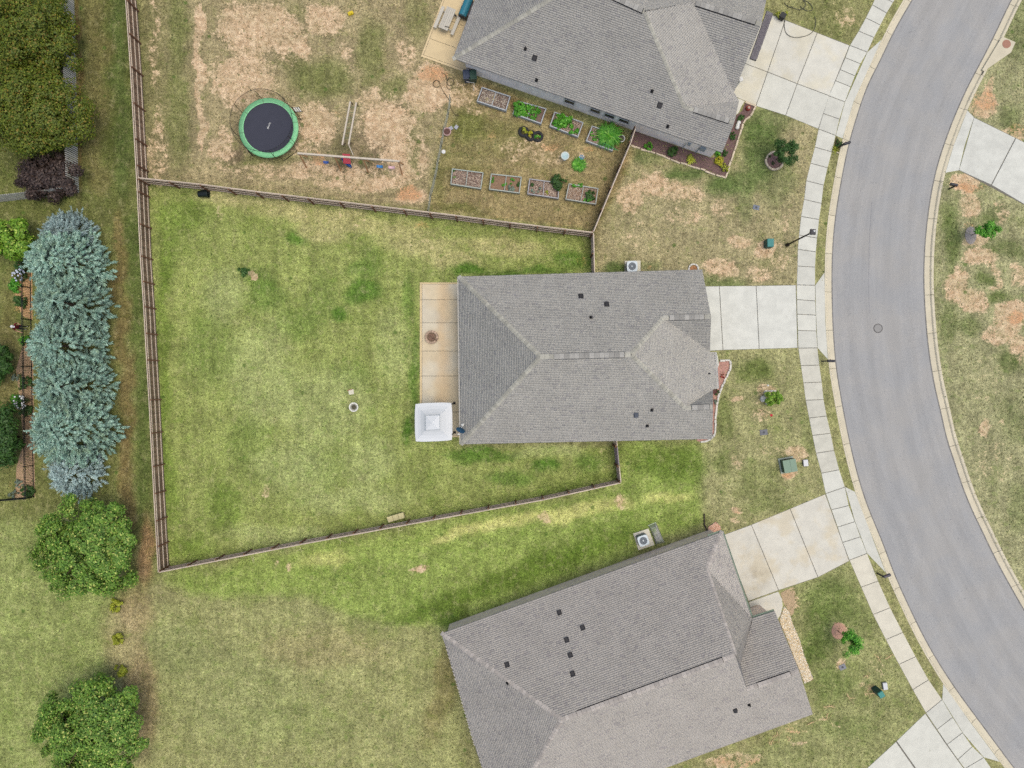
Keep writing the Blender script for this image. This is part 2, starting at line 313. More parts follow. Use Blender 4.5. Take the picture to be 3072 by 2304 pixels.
# verges + mulch by the left fence
for y in range(420, 1120, 40): tint((106,126,60), 1800-0.00075*(y-700)**2*0, y, 1, 1)
clay(.8, 40, 640, 14, 40); clay(.7, 48, 600, 12, 24); clay(.75, 60, 830, 14, 60); clay(.6, 62, 960, 10, 90); clay(.5, 30, 1040, 20, 30)
dirt(.5, 60, 780, 12, 40); dirt(.45, 74, 1000, 5, 130); tint((120,96,62), 168, 150, 8, 300, s=.8); dirt(.3, 168, 200, 5, 260); dirt(.35, 120, 420, 50, 8)
tint((112,122,66), 20, 680, 30, 40, s=.8); tint((128,112,74), 20, 800, 30, 200, s=.5)
DIRT *= 1.04; CLAY *= .85; ub = (PX > 425) & (PX < 1350) & (PY < 560); DIRT[ub] = DIRT[ub]*1.08+.03
nv = GX.size
GZ = np.zeros(GX.shape)
we = np.array([[p.x, p.y] for p in WEr]); ee = np.array([[p.x, p.y] for p in EEr])
order = np.argsort(we[:,1]); wx_at = np.interp(GY, we[order,1], we[order,0]); order2 = np.argsort(ee[:,1]); ex_at = np.interp(GY, ee[order2,1], ee[order2,0])
secw = np.sqrt(1+np.gradient(wx_at, YS, axis=0)**2); sece = np.sqrt(1+np.gradient(ex_at, YS, axis=0)**2)
GZ[(GX > wx_at-0.62*secw) & (GX < ex_at+0.68*sece)] = -0.24
idx = np.arange(nv).reshape(GX.shape)
faces = np.stack([idx[:-1,:-1].ravel(), idx[:-1,1:].ravel(), idx[1:,1:].ravel(), idx[1:,:-1].ravel()], 1)
gme = npmesh('lawn', np.stack([GX.ravel(), GY.ravel(), GZ.ravel()], 1), faces)
def attr(me, name, arr):
    a = me.color_attributes.new(name, 'FLOAT_COLOR', 'POINT'); a.data.foreach_set('color', np.ascontiguousarray(arr, dtype=np.float32).ravel())
attr(gme, 'turf', np.concatenate([BASE.reshape(-1,3), np.ones((nv,1))], 1))
attr(gme, 'bare', np.stack([DIRT.ravel(), CLAY.ravel(), np.zeros(nv), np.ones(nv)], 1))
def turf_material():
    s = NT('turf'); p = s.pos()
    at = s.n('VertexColor'); at.layer_name = 'turf'; ab = s.n('VertexColor'); ab.layer_name = 'bare'
    sep = s.n('SeparateColor'); s.l(ab.outputs[0], sep.inputs[0])
    n1 = s.noise(p, 0.5, 4, 0.65); n2 = s.noise(p, 2.2, 5, 0.72); n3 = s.noise(p, 6.5, 4, 0.8); n4 = s.noise(p, 15.0, 2, 0.7)
    n5 = s.noise(s.vmul(p, (1.0, 0.12, 1)), 1.7, 3, 0.6)
    v1 = s.step(n1, .32, .68, .80, 1.17); v2 = s.step(n2, .3, .7, .70, 1.26); v3 = s.step(n3, .28, .72, .58, 1.42); v4 = s.step(n4, .3, .7, .72, 1.28)
    f = s.math('MULTIPLY', s.math('MULTIPLY', v1, v2), s.math('MULTIPLY', v3, v4))
    f = s.math('MULTIPLY', f, s.step(n5, .3, .7, .86, 1.13))
    turf = s.scale(at.outputs[0], f)
    # straw and greener blades
    straw = s.step(s.noise(s.vmul(p, (1.3,1,1)), 1.3, 7, .8), .50, .64)
    turf = s.mix(s.math('MULTIPLY', straw, .46), turf, s.scale(s.mix(.5, at.outputs[0], C(218,206,158)), s.math('MULTIPLY', v3, v4)))
    grn = s.step(s.noise(s.vmul(p, (1,1.2,1)), 1.05, 7, .8), .52, .66)
    turf = s.mix(s.math('MULTIPLY', grn, .72), turf, s.scale(s.mix(1.0, at.outputs[0], (0.62,0.80,0.48,1), 'MULTIPLY'), s.math('MULTIPLY', v3, v4)))
    pat = s.step(s.noise(s.vmul(p, (1,.8,1)), .42, 6, .72), .53, .64)
    turf = s.mix(s.math('MULTIPLY', pat, .38), turf, s.scale(s.mix(1.0, at.outputs[0], (0.66,0.80,0.50,1), 'MULTIPLY'), s.math('MULTIPLY', v3, v4)))
    drk = s.step(s.noise(p, 8.0, 3, .7), .62, .72)
    turf = s.mix(s.math('MULTIPLY', drk, .55), turf, s.scale(at.outputs[0], .40))
    # bare soil, broken up at its edge
    br = s.math('ADD', s.math('MULTIPLY', s.math('SUBTRACT', n2, .5), 1.3), s.math('MULTIPLY', s.math('SUBTRACT', n3, .5), 1.0))
    br = s.math('ADD', br, s.math('MULTIPLY', s.math('SUBTRACT', s.noise(p, 1.0, 4, .7), .5), 1.1))
    dm = s.step(s.math('ADD', sep.outputs[0], br), .40, .74)
    soil = s.scale(s.mix(s.step(n2,.38,.66), C(196,166,132), C(234,208,174)), s.math('MULTIPLY', s.step(n3,.3,.7,.80,1.16), v4))
    dm = s.math('MULTIPLY', dm, s.step(s.noise(p, .6, 3, .6),   .34, .62, .6, 1.0))
    turf = s.mix(dm, turf, soil)
    cm = s.step(s.math('ADD', sep.outputs[1], br), .36, .95)
    turf = s.mix(s.math('MULTIPLY', cm, .75), turf, s.scale(C(204,148,104)[:3], s.math('MULTIPLY', v3, v4)))
    # small separate weeds
    for sc_, thr, colw, amt in ((2.3, .80, (70,92,40), .7), (1.1, .86, (84,112,48), .75)):
        vo = s.n('TexVoronoi'); s.l(p, vo.inputs['Vector']); vo.inputs['Scale'].default_value = sc_
        sp_ = s.n('SeparateColor'); s.l(vo.outputs['Color'], sp_.inputs[0])
        rad_ = s.math('ADD', vo.outputs['Distance'], s.math('MULTIPLY', s.math('SUBTRACT', n3, .5), .25))
        wk = s.math('MULTIPLY', s.step(rad_, .10, .24, 1, 0), s.step(sp_.outputs[0], thr, thr+.08))
        turf = s.mix(s.math('MULTIPLY', wk, amt), turf, s.scale(C(*colw)[:3], s.math('MULTIPLY', v3, v4)))
    s.bump(s.math('ADD', n3, n4), .55, .05)
    return s.fin(s.scale(turf, 1.10), .95, .1)
M_TURF = turf_material(); lawn = obj('lawn', gme, M_TURF, kind='structure')
def verge(pl, nrm, d0, d1, flat_):
    """strip of the same turf right behind the kerb"""
    V, F, A1, A2 = [], [], [], []; ny, nx = GX.shape
    for i, p in enumerate(pl):
        py = 1152-p.y*PPM; fl = any(y0 < py < y1 for y0, y1 in flat_)
        for d_ in (d0, (d0+d1)/2, d1):
            q = p+nrm[i]*d_; V.append((q.x, q.y, .004)); ix = min(nx-1, np.searchsorted(XS, q.x)); iy = min(ny-1, np.searchsorted(YS, q.y))
            A1.append(tuple(BASE[iy, ix])+(1,)); A2.append((DIRT[iy, ix]*.6, CLAY[iy, ix], 0, 1))
    for i in range(len(pl)-1):
        for k in range(2): F.append((i*3+k, i*3+k+1, i*3+k+4, i*3+k+3))
    me = npmesh('verge', np.array(V), np.array(F)); attr(me, 'turf', np.array(A1)); attr(me, 'bare', np.array(A2)); return obj('verge', me, M_TURF, kind='structure')
verge(WEr, WN, .585, 1.15, [(-90,66),(150,420),(848,1062),(1482,1686),(2062,2288)]); verge(EEr, EN, .645, 1.15, [(318,514)])
# ---- road, kerb ------------------------------------------------
n = min(len(WEr), len(EEr)); We = resample([tuple(p) for p in WEr], 0.75); 
N = 150; Wr = resample([tuple(p) for p in WEr], 0.5); Er = resample([tuple(p) for p in EEr], 0.5)
pick = lambda pl, t: pl[min(len(pl)-1, int(round(t*(len(pl)-1))))]
M_ = 12; vs_ = []; fs_ = []
for i in range(N+1):
    a, b = pick(Wr, i/N), pick(Er, i/N)
    for j in range(M_+1):
        t = j/M_; q = a.lerp(b, t); vs_.append((q.x, q.y, ROADZ+0.05*(1-(2*t-1)**2)))
for i in range(N):
    for j in range(M_): k = i*(M_+1)+j; fs_.append((k, k+1, k+M_+2, k+M_+1))
def asphalt():
    s = NT('asphalt'); p = s.pos()
    f = s.math('MULTIPLY', s.step(s.noise(p, 22, 4, .8), .3, .7, .82, 1.18), s.step(s.noise(s.vmul(p,(1,.35,1)), .9, 4, .6), .3, .7, .97, 1.03))
    col = s.mix(s.step(s.noise(p, .35, 3), .35, .65), C(172,172,173), C(178,176,174))
    col = s.mix(s.step(s.noise(p, 5.5, 2, .5), .70, .74, 0, .5), col, C(128,128,132)); col = s.mix(s.step(s.noise(p, 9.5, 2, .5), .73, .76, 0, .6), col, C(206,206,204))
    col = s.mix(s.step(s.noise(p, 3.0, 3, .6), .72, .8), col, C(150,151,154))
    ln = s.n('VertexColor'); ln.layer_name = 'lane'; sc_ = s.n('SeparateColor'); s.l(ln.outputs[0], sc_.inputs[0]); t_ = sc_.outputs[0]
    for c0, amt in ((.20,.05),(.37,.045),(.62,.05),(.80,.04)):
        f = s.math('MULTIPLY', f, s.step(s.math('ABSOLUTE', s.math('SUBTRACT', t_, c0)), .02, .075, 1-amt, 1.0))
    cv = s.n('CombineXYZ'); s.l(s.math('MULTIPLY', t_, 14.0), cv.inputs[0]); s.l(s.math('MULTIPLY', sc_.outputs[1], 1.2), cv.inputs[1])
    f = s.math('MULTIPLY', f, s.step(s.noise(cv.outputs[0], 1.6, 4, .7), .3, .7, .955, 1.04))
    s.bump(s.noise(p, 60, 2), .3, .01)
    return s.fin(s.scale(col, f), .9, .2)
M_ASPH = asphalt()
mb = MB(); mb.add(vs_, fs_); road = obj('road', mb, M_ASPH, kind='structure')
attr(road.data, 'lane', np.array([(j/M_, i*.5/10, 0, 1) for i in range(N+1) for j in range(M_+1)]))
def seam(pts, w_, m, name, parent):
    q = resample([tuple(G(*p)[:2]) for p in pts], .6); mb = MB(); v = []; f = []
    for i, p in enumerate(q):
        d = (q[min(i+1,len(q)-1)]-q[max(i-1,0)]).normalized(); nn = Vector((d.y,-d.x))*w_/2
        def zz(pt):
            return ROADZ+0.0555
        v += [(p.x+nn.x, p.y+nn.y, zz(p)), (p.x-nn.x, p.y-nn.y, zz(p))]
    for i in range(len(q)-1): f.append((2*i, 2*i+1, 2*i+3, 2*i+2))
    mb.add(v, f); return obj(name, mb, m, parent)
seam([(2618,600),(2612,680),(2609,760),(2608,860),(2610,940)], .035, mat((156,156,160), .2, 3), 'sealed_crack', road)
def edge_line(pl, nrm, name):
    V, F = [], []
    for i, p in enumerate(pl):
        for d_ in (-.09, .0): q = p+nrm[i]*d_; V.append((q.x, q.y, ROADZ+.006 if d_ < 0 else ROADZ+.009))
    for i in range(len(pl)-1): F.append((2*i, 2*i+1, 2*i+3, 2*i+2))
    me = npmesh(name, np.array(V), np.array(F)); return obj(name, me, mat((128,126,124), .3, 4), road)
edge_line(WEr, WN, 'gutter_dirt'); edge_line(EEr, EN, 'gutter_dirt')
def concrete(name, rgb, spread=.05, stain=None, blot=.06):
    s = NT(name); p = s.pos()
    f = s.math('MULTIPLY', s.step(s.noise(p, 1.1, 5, .65), .3, .7, 1-blot, 1+blot), s.step(s.noise(p, 14, 3, .7), .3, .7, .955, 1.045))
    f = s.math('MULTIPLY', f, s.step(s.n('ObjectInfo').outputs['Random'], 0, 1, 1-spread, 1+spread))
    col = s.mix(s.step(s.noise(p, 3.2, 4, .7), .6, .78), C(*rgb), C(rgb[0]*.90, rgb[1]*.89, rgb[2]*.87))
    if stain: col = stain(s, p, col)
    s.bump(s.noise(p, 45, 2), .15, .01)
    return s.fin(s.scale(col, f), .85, .25)
M_CONC = concrete('concrete_walk', (222,221,211)); M_KERB = concrete('concrete_kerb', (224,214,190), .03)
M_JOINT = mat((120,116,106), .1, 6)
def kerb(pl, nrm, name, flat, width, mloc):
    root = None; per = 4
    prof_full = [(0.0,-.125),(.38,-.095),(.43,-.02),(.47,.02),(width-.02,.022),(width,-.06)]
    prof_flat = [(0.0,-.125),(.2,-.10),(.38,-.05),(.47,-.016),(width-.02,.012),(width,-.08)]
    first = True
    for k in range(0, len(pl)-per, per):
        seg = list(range(k, k+per+1)); mb = MB(); mid = pl[k+per//2]; px, py = mid.x*PPM+1536, 1152-mid.y*PPM
        if not (-60 < py < 2370 and px < 3130): continue
        vs2 = []; fs2 = []
        for ii, i in enumerate(seg):
            p = pl[i].copy()
            if ii == 0: p += (pl[i+1]-pl[i]).normalized()*.012
            if ii == per: p -= (pl[i]-pl[i-1]).normalized()*.012
            q = Vector((p.x*PPM+1536, 1152-p.y*PPM)); fl = 0.0
            for y0, y1 in flat:
                fl = max(fl, min(1, max(0, min(q.y-y0, y1-q.y)/14+1)))
            for (d0, z0), (d1, z1) in zip(prof_full, prof_flat):
                vs2.append((p.x+nrm[i].x*d0, p.y+nrm[i].y*d0, z0*(1-fl)+z1*fl))
        m = len(prof_full)
        for a in range(per):
            for b in range(m-1): fs2.append((a*m+b, a*m+b+1, (a+1)*m+b+1, (a+1)*m+b))
        if nrm is EN: fs2 = [f[::-1] for f in fs2]
        if root is None:
            root = bpy.data.objects.new(name, None); COL.objects.link(root); root['kind'] = 'structure'
        mb.add(vs2, fs2); obj('kerb_section', mb, mloc, root)
    return root
kerb(WEr, WN, 'kerb', [(-90,66),(148,420),(845,1065),(1480,1690),(2060,2290)], .60, M_KERB)
kerb(EEr, EN, 'kerb', [(320,512)], .66, M_KERB)
# ---- concrete slabs ------------------------------------------------
def shrink(poly, g):
    """inset a convex polygon (2-D) by g"""
    n = len(poly); a = sum(poly[i][0]*poly[(i+1)%n][1]-poly[(i+1)%n][0]*poly[i][1] for i in range(n)); P = [Vector(p) for p in poly]
    if a < 0: P = P[::-1]
    out = []
    for i in range(n):
        d0 = (P[i]-P[i-1]).normalized(); d1 = (P[(i+1)%n]-P[i]).normalized()
        n0 = Vector((-d0.y, d0.x)); n1 = Vector((-d1.y, d1.x)); den = 1+n0.dot(n1)
        out.append(P[i]+(n0+n1)*(g/max(.25, den)))
    return [(p.x, p.y) for p in out]
def structure(name): o = bpy.data.objects.new(name, None); COL.objects.link(o); o['kind'] = 'structure'; return o
def slab(poly, root, m, z=.035, gap=.022, name='slab', bottom=-.1, zs=None):
    pts = [tuple(G(x, y, z)[:2]) for x, y in poly]; q = shrink(pts, gap)
    if zs: q = [tuple(Vector(p)) for p in pts]
    mb = MB(); b = shrink(q, .012)
    a = sum(q[i][0]*q[(i+1)%len(q)][1]-q[(i+1)%len(q)][0]*q[i][1] for i in range(len(q)))
    if a < 0 and not zs: q = q[::-1]
    n = len(q); zz = zs or [z]*n
    if zs: b = q
    mb.add([(x, y, bottom) for x, y in q]+[(x, y, t-(0 if zs else .012)) for (x, y), t in zip(q, zz)]+[(x, y, t) for (x, y), t in zip(b, zz)],
           [(i, (i+1)%n, n+(i+1)%n, n+i) for i in range(n)]+[(n+i, n+(i+1)%n, 2*n+(i+1)%n, 2*n+i) for i in range(n)]+[tuple(range(2*n, 3*n))])
    o = obj(name, mb, m, root)
    if zs:
        bm = bmesh.new(); bm.from_mesh(o.data); bmesh.ops.recalc_face_normals(bm, faces=bm.faces); bm.to_mesh(o.data); bm.free()
    return o
def bed(poly, root, m=None, z=.008, name='joint_bed'):
    mb = MB(); mb.prism([tuple(G(x, y)[:2]) for x, y in poly], -.05, z); return obj(name, mb, m or M_JOINT, root)
t0 = T(2304, 0); t1 = T(2304, 768); t2 = T(2304, 1536)
J = [t0(*p)+t0(*q) for p, q in [((735,-95),(850,-45)),((705,-35),(812,15)),((675,30),(770,85)),((633,115),(730,162)),((587,200),(688,243)),((530,293),(645,338)),((500,373),(600,413)),((467,450),(565,492)),
     ((437,522),(537,563)),((393,620),(500,660)),((357,735),(465,772)),((327,835),(440,878)),((303,952),(415,985)),((275,1057),(388,1087)),((247,1170),(362,1200)),
     ((233,1292),(348,1318)),((213,1402),(333,1423)),((200,1523),(320,1543)),((192,1615),(312,1632))]]
J += [t1(*p)+t1(*q) for p, q in [((190,65),(307,72)),((185,187),(307,190)),((186,282),(308,291)),((188,377),(312,383)),((192,482),(315,486)),((195,597),(322,595)),((212,710),(335,707)),
     ((228,822),(350,817)),((243,935),(362,930)),((265,1050),(382,1037)),((287,1163),(408,1148)),((310,1278),(430,1260)),((345,1408),(463,1385)),((373,1540),(500,1497)),((410,1645),(525,1617))]]
J += [t2(*p)+t2(*q) for p, q in [((450,98),(565,62)),((483,198),(600,160)),((527,313),(643,268)),((603,487),(715,447)),((680,665),(793,620)),((763,828),(875,780)),((848,988),(958,937)),
     ((937,1152),(1042,1087)),((1023,1303),(1130,1215)),((1095,1410),(1198,1330)),((1160,1507),(1262,1430)),((1230,1605),(1325,1520)),((1275,1665),(1400,1590)),((1340,1760),(1460,1680))]]
M_WALKW = concrete('concrete_walk_stained', (214,211,198), .06, None, .10); M_WALKY = concrete('concrete_walk_warm', (228,222,205), .03)
sidewalk = structure('sidewalk')
for i in range(len(J)-1):
    a, b = J[i], J[i+1]
    slab([(a[0],a[1]),(a[2],a[3]),(b[2],b[3]),(b[0],b[1])], sidewalk, M_WALKW if 24 <= i <= 30 else (M_WALKY if 36 <= i <= 41 else M_CONC))
bed([(a[0]+2,a[1]) for a in J]+[(a[2]-2,a[3]) for a in J[::-1]], sidewalk)
def wcurb(y, d=0.6):
    """photograph position of the back of the west kerb beside photograph row y"""
    i = min(range(len(WEr)), key=lambda k: abs((1152-WEr[k].y*PPM)-y)); p = WEr[i]+WN[i]*d; return (p.x*PPM+1536, 1152-p.y*PPM)
def apron(root, pts_in, y_out, m, cuts=()):
    """flare between pavement and gutter, sloping down to the kerb; pts_in lie on the pavement edge"""
    n = len(pts_in)
    for i in range(n-1):
        a, b = pts_in[i], pts_in[i+1]; c, d = wcurb(y_out[i+1], .595), wcurb(y_out[i], .595)
        slab([a, b, c, d], root, m, zs=[.033,.033,.016,.016], name='apron')
def drive_a_stain(s, p, col):
    return s.mix(s.step(s.noise(p, .5, 4, .6), .42, .62, 0, .5), col, C(226,217,190))
M_DA = concrete('concrete_drive_yellowed', (226,223,212), .03, drive_a_stain); M_DB = concrete('concrete_drive', (224,224,216), .03, None, .08)
def drive_c_stain(s, p, col):
    c = s.mix(s.step(s.noise(p, .45, 4, .6), .45, .6, 0, .7), col, C(220,208,182))
    q = s.n('VectorMath', operation='DISTANCE'); s.l(p, q.inputs[0]); q.inputs[1].default_value = G(2272, 1733)
    return s.mix(s.math('MULTIPLY', s.step(q.outputs['Value'], .2, 1.5, .55, 0), s.step(s.noise(p, 1.2, 3), .3, .7)), c, C(160,148,126))
M_DC = concrete('concrete_drive_tanned', (224,220,208), .03, drive_c_stain)
da = structure('driveway')
Tt = [(2300,38),(2356,60),(2452,98),(2549,136)]; Cc = [(2222,185),(2302.7,216),(2391.6,251),(2488,287)]; Bb = [(2198,286),(2268,318),(2357,346.5),(2455,387)]
for i in range(3): slab([Tt[i],Tt[i+1],Cc[i+1],Cc[i]], da, M_DA); slab([Cc[i],Cc[i+1],Bb[i+1],Bb[i]], da, M_DA if i == 0 else M_CONC)
slab([(2198,286),(2236,303),(2226,318),(2216,340),(2196,352),(2180,340)], da, M_DA)
apron(da, [J[5][2:],J[9][2:],J[11][2:]], [140,300,424], M_CONC); bed(Tt+Bb[::-1], da)
db = structure('driveway')
tb = T(1750, 650); top = [(2095,859),(2158,858),(2268.5,857),(2388,855)]; bot = [(2110,1054),(2169,1050.5),(2277.7,1047.5),(2393,1044)]
for i in range(3): slab([top[i],top[i+1],bot[i+1],bot[i]], db, M_DB)
apron(db, [J[20][2:],J[22][2:],J[24][2:]], [828,950,1062], M_CONC); bed(top+bot[::-1], db)
slab([(2120,1055),(2150,1055),(2155,1072),(2158,1094),(2150,1114),(2144,1122),(2120,1122)], db, M_CONC, name='front_walk')
dc = structure('driveway'); top = [(2168.5,1605.5),(2254,1574),(2370,1526),(2476,1482)]; bot = [(2245,1804),(2336,1771),(2454,1732),(2548,1683)]
for i in range(3): slab([top[i],top[i+1],bot[i+1],bot[i]], dc, M_DC)
slab([(2245,1806),(2335,1774),(2347,1797),(2349,1818),(2343,1845),(2331,1862),(2300,1880),(2265,1870)], dc, M_DC, name='front_walk')
apron(dc, [J[32][2:],J[34][2:],J[36][2:]], [1460,1590,1700], M_CONC); bed(top+bot[::-1], dc)
dd = structure('driveway'); slab([(2776,2140),(2689.6,2223),(2800,2380),(2925,2352),(2892,2306),(2839,2233)], dd, M_CONC); slab([(2688,2225),(2602,2304),(2700,2440),(2798,2382)], dd, M_CONC)
apron(dd, [J[42][2:],J[44][2:],J[46][2:]], [2050,2160,2262], M_CONC); bed([(2777,2141),(2603,2304),(2700,2438),(2924,2352)], dd)
de = structure('driveway'); te = t0
slab([te(1335,760),te(1605,893),te(1447,1198),te(1237,1103)], de, M_DB); slab([te(1607,894),te(1900,1040),te(1740,1370),te(1449,1199)], de, M_DB)
def ecurb(y, d=.655):
    i = min(range(len(EEr)), key=lambda k: abs((1152-EEr[k].y*PPM)-y)); p = EEr[i]+EN[i]*d; return (p.x*PPM+1536, 1152-p.y*PPM)
for a, b, y0, y1 in [(te(1335,760),te(1275,940),328,424),(te(1275,940),te(1237,1103),424,506)]:
    slab([a, b, ecurb(y1), ecurb(y0)], de, M_DB, zs=[.033,.033,.016,.016], name='apron')
bed([te(1335,760),te(1900,1040),te(1740,1370),te(1237,1103)], de)
# patios
def patio_stain(s, p, col):
    sp = s.n('SeparateXYZ'); s.l(p, sp.inputs[0]); x0 = G(1329, 0).x
    d = s.math('ABSOLUTE', s.math('SUBTRACT', s.math('ADD', sp.outputs[0], s.math('MULTIPLY', s.math('SUBTRACT', s.noise(p, .8, 3), .5), 1.2)), x0))
    c = s.mix(s.step(s.noise(p, .35, 3, .5), .44, .62, 0, .55), col, C(226,220,204))
    return s.mix(s.math('MULTIPLY', s.step(d, .05, .75, .7, 0), .7), c, C(220,188,146))
M_PAT = concrete('concrete_patio_rusty', (226,209,178), .03, patio_stain); M_PATB = concrete('concrete_patio_tan', (232,209,167), .03)
pa = structure('patio'); ys = [852,899,968.5,1053,1128,1236,1307]
for a, b in zip(ys, ys[1:]):
    slab([(1266,a),(1400,a),(1400,b),(1266,b)], pa, M_PAT, z=.06, gap=.012); slab([(1259,a),(1266,a),(1266,b),(1259,b)], pa, M_PATB, z=.06, gap=.008, name='border_slab')
slab([(1259,847),(1400,847),(1400,852),(1259,852)], pa, M_PATB, z=.06, gap=.008, name='border_slab'); slab([(1259,1307),(1400,1307),(1400,1312),(1259,1312)], pa, M_PATB, z=.06, gap=.008, name='border_slab')
bed([(1260,848),(1400,848),(1400,1311),(1260,1311)], pa, z=.02)
pb = structure('patio'); o_ = Vector((1261.6,169)); ex = Vector((118,42)); ey = Vector((64.4,-169))
pq = lambda a, b: tuple(o_+ex*a+ey*b)
for a, b in [(.04,.33),(.33,.72),(.72,1.15),(1.15,1.6)]: slab([pq(.05,a),pq(1.25,a),pq(1.25,b),pq(.05,b)], pb, M_PATB, z=.06, gap=.012)
slab([pq(0,0),pq(1.25,0),pq(1.25,.04),pq(0,.04)], pb, M_PATB, z=.06, gap=.008, name='border_slab'); slab([pq(0,.04),pq(.05,.04),pq(.05,1.6),pq(0,1.6)], pb, M_PATB, z=.06, gap=.008, name='border_slab')
bed([pq(.01,.01),pq(1.25,.01),pq(1.25,1.6),pq(.01,1.6)], pb, z=.02)
# storm drain top with its lid
dr = thing('storm_drain', G(3000,165), 'concrete kerb inlet with rusty round lid beside the road', 'storm drain')
mb = MB(); mb.prism([tuple(G(*te(*p))[:2]) for p in ((1515,238),(1602,275),(1572,342),(1398,462),(1385,455))], -.1, .05); obj('inlet_top', mb, M_KERB, dr)
mb = MB(); mb.lathe(G(*te(1543,287))+Vector((0,0,.05)), [(.33,0),(.33,.015),(.29,.022),(.05,.024),(0.01,.024)], 28); obj('lid', mb, mat((176,128,108), .2, 14), dr)
mb = MB(); a, b = Vector(ecurb(113,.45)), Vector(ecurb(212,.45)); mb.beam(G(a.x,a.y,-.02), G(b.x,b.y,-.02), .06, .1); obj('inlet_slot', mb, mat((40,36,32)), dr)
mh = thing('manhole_cover', G(2634,985,-.09), 'round grey iron cover set in the road', 'manhole')
mb = MB(); c = G(2634,985,-.09); mb.lathe(c, [(.36,0),(.36,.012),(.31,.012),(.31,.004)], 32, False); obj('frame_ring', mb, mat((96,94,94), .15, 20), mh)
mb = MB(); mb.lathe(c, [(.30,-.01),(.30,.012),(.27,.012),(.27,.018),(.01,.02)], 32); obj('cover', mb, mat((158,156,154), .25, 18), mh)
# ================================================================== HOUSES
def shingle_mat(name, tones, dark=.80):
    s = NT(name); rnd = s.n('NewGeometry').outputs['Random Per Island']
    ramp = s.n('ValToRGB'); s.l(rnd, ramp.inputs[0]); e = ramp.color_ramp.elements
    ramp.color_ramp.interpolation = 'CONSTANT'
    for i, t in enumerate(tones):
        el = e[i] if i < 2 else e.new(0)
        el.position = i/len(tones); el.color = C(*t)
    p = s.pos(); f = s.math('MULTIPLY', s.step(s.noise(p, .7, 3), .3, .7, .95, 1.05), s.step(s.noise(p, 40, 2, .7), .3, .7, .9, 1.1))
    s.bump(s.noise(p, 70, 2), .3, .01)
    return s.fin(s.scale(ramp.outputs[0], f), .92, .15)
GREYS = [(195,191,184),(141,137,137),(178,174,165),(208,203,194),(163,159,158),(127,124,125),(187,182,177),(171,166,164),(214,208,198),(152,148,143),(180,176,173),(199,195,184)]
M_SH = shingle_mat('shingles_weathered_grey', GREYS)
M_SH3 = shingle_mat('shingles_mauve_grey', [(r+4, g+1, b+1) for r, g, b in GREYS])
M_SHL = shingle_mat('shingles_grey', [(r-2, g-2, b-1) for r, g, b in GREYS])
M_CAP = mat((190,187,176), .08, 6, .9, .15, obj=.15); M_CAPG = mat((180,177,172), .08, 6, .9, .15, obj=.18)
M_DECK = mat((108,106,105), .1, 5, .95); M_BLACK = mat((34,34,38), .1, 9, .6); M_WHITE = mat((238,238,236), .03, 6, .5)
CAPMESH = {}
def capmesh(L, W, drop, m):
    k = (round(L,3), W, drop, m.name)
    if k not in CAPMESH:
        mb = MB(); t = .012
        for sx in (-1, 1):
            vs = [(0,0,.006),(L,0,.024),(L,sx*W,.020-drop),(0,sx*W,.004-drop),(L,0,-.004),(L,sx*W,-.006-drop)]
            f = [(0,1,2,3),(1,4,5,2)]; mb.add(vs, f if sx < 0 else [q[::-1] for q in f])
        me = mb.mesh('ridge_cap'); me.materials.append(m); CAPMESH[k] = me
    return CAPMESH[k]
def caps(p, q, roof, m=None, W=.165, drop=.075, step=.27, up=(0,0,1), name='ridge_cap'):
    """overlapping cap shingles from p (low end) up to q"""
    p, q = Vector(p), Vector(q); d = q-p; n = max(1, int(d.length/step)); st = d.length/n; x = d.normalized()
    y = Vector(up).cross(x).normalized(); z = x.cross(y); me = capmesh(st-.012, W, drop, m or M_CAP)
    for i in range(n):
        o = bpy.data.objects.new(name, me); link(o, roof)
        c = p+x*(st*i-.03)+z*.03
        o.matrix_basis = Matrix.Translation(c) @ Matrix((x, y, z)).transposed().to_4x4()
def plane_uv(poly):
    P = [Vector(p) for p in poly]; nrm = Vector((0,0,0)); n = len(P)
    for i in range(n):
        a, b = P[i], P[(i+1)%n]; nrm += Vector(((a.y-b.y)*(a.z+b.z), (a.z-b.z)*(a.x+b.x), (a.x-b.x)*(a.y+b.y)))
    nrm.normalize()
    if nrm.z < 0: nrm = -nrm
    u = Vector((0,0,1)).cross(nrm).normalized(); v = nrm.cross(u); c = sum(P, Vector())/n
    return P, nrm, u, v, c
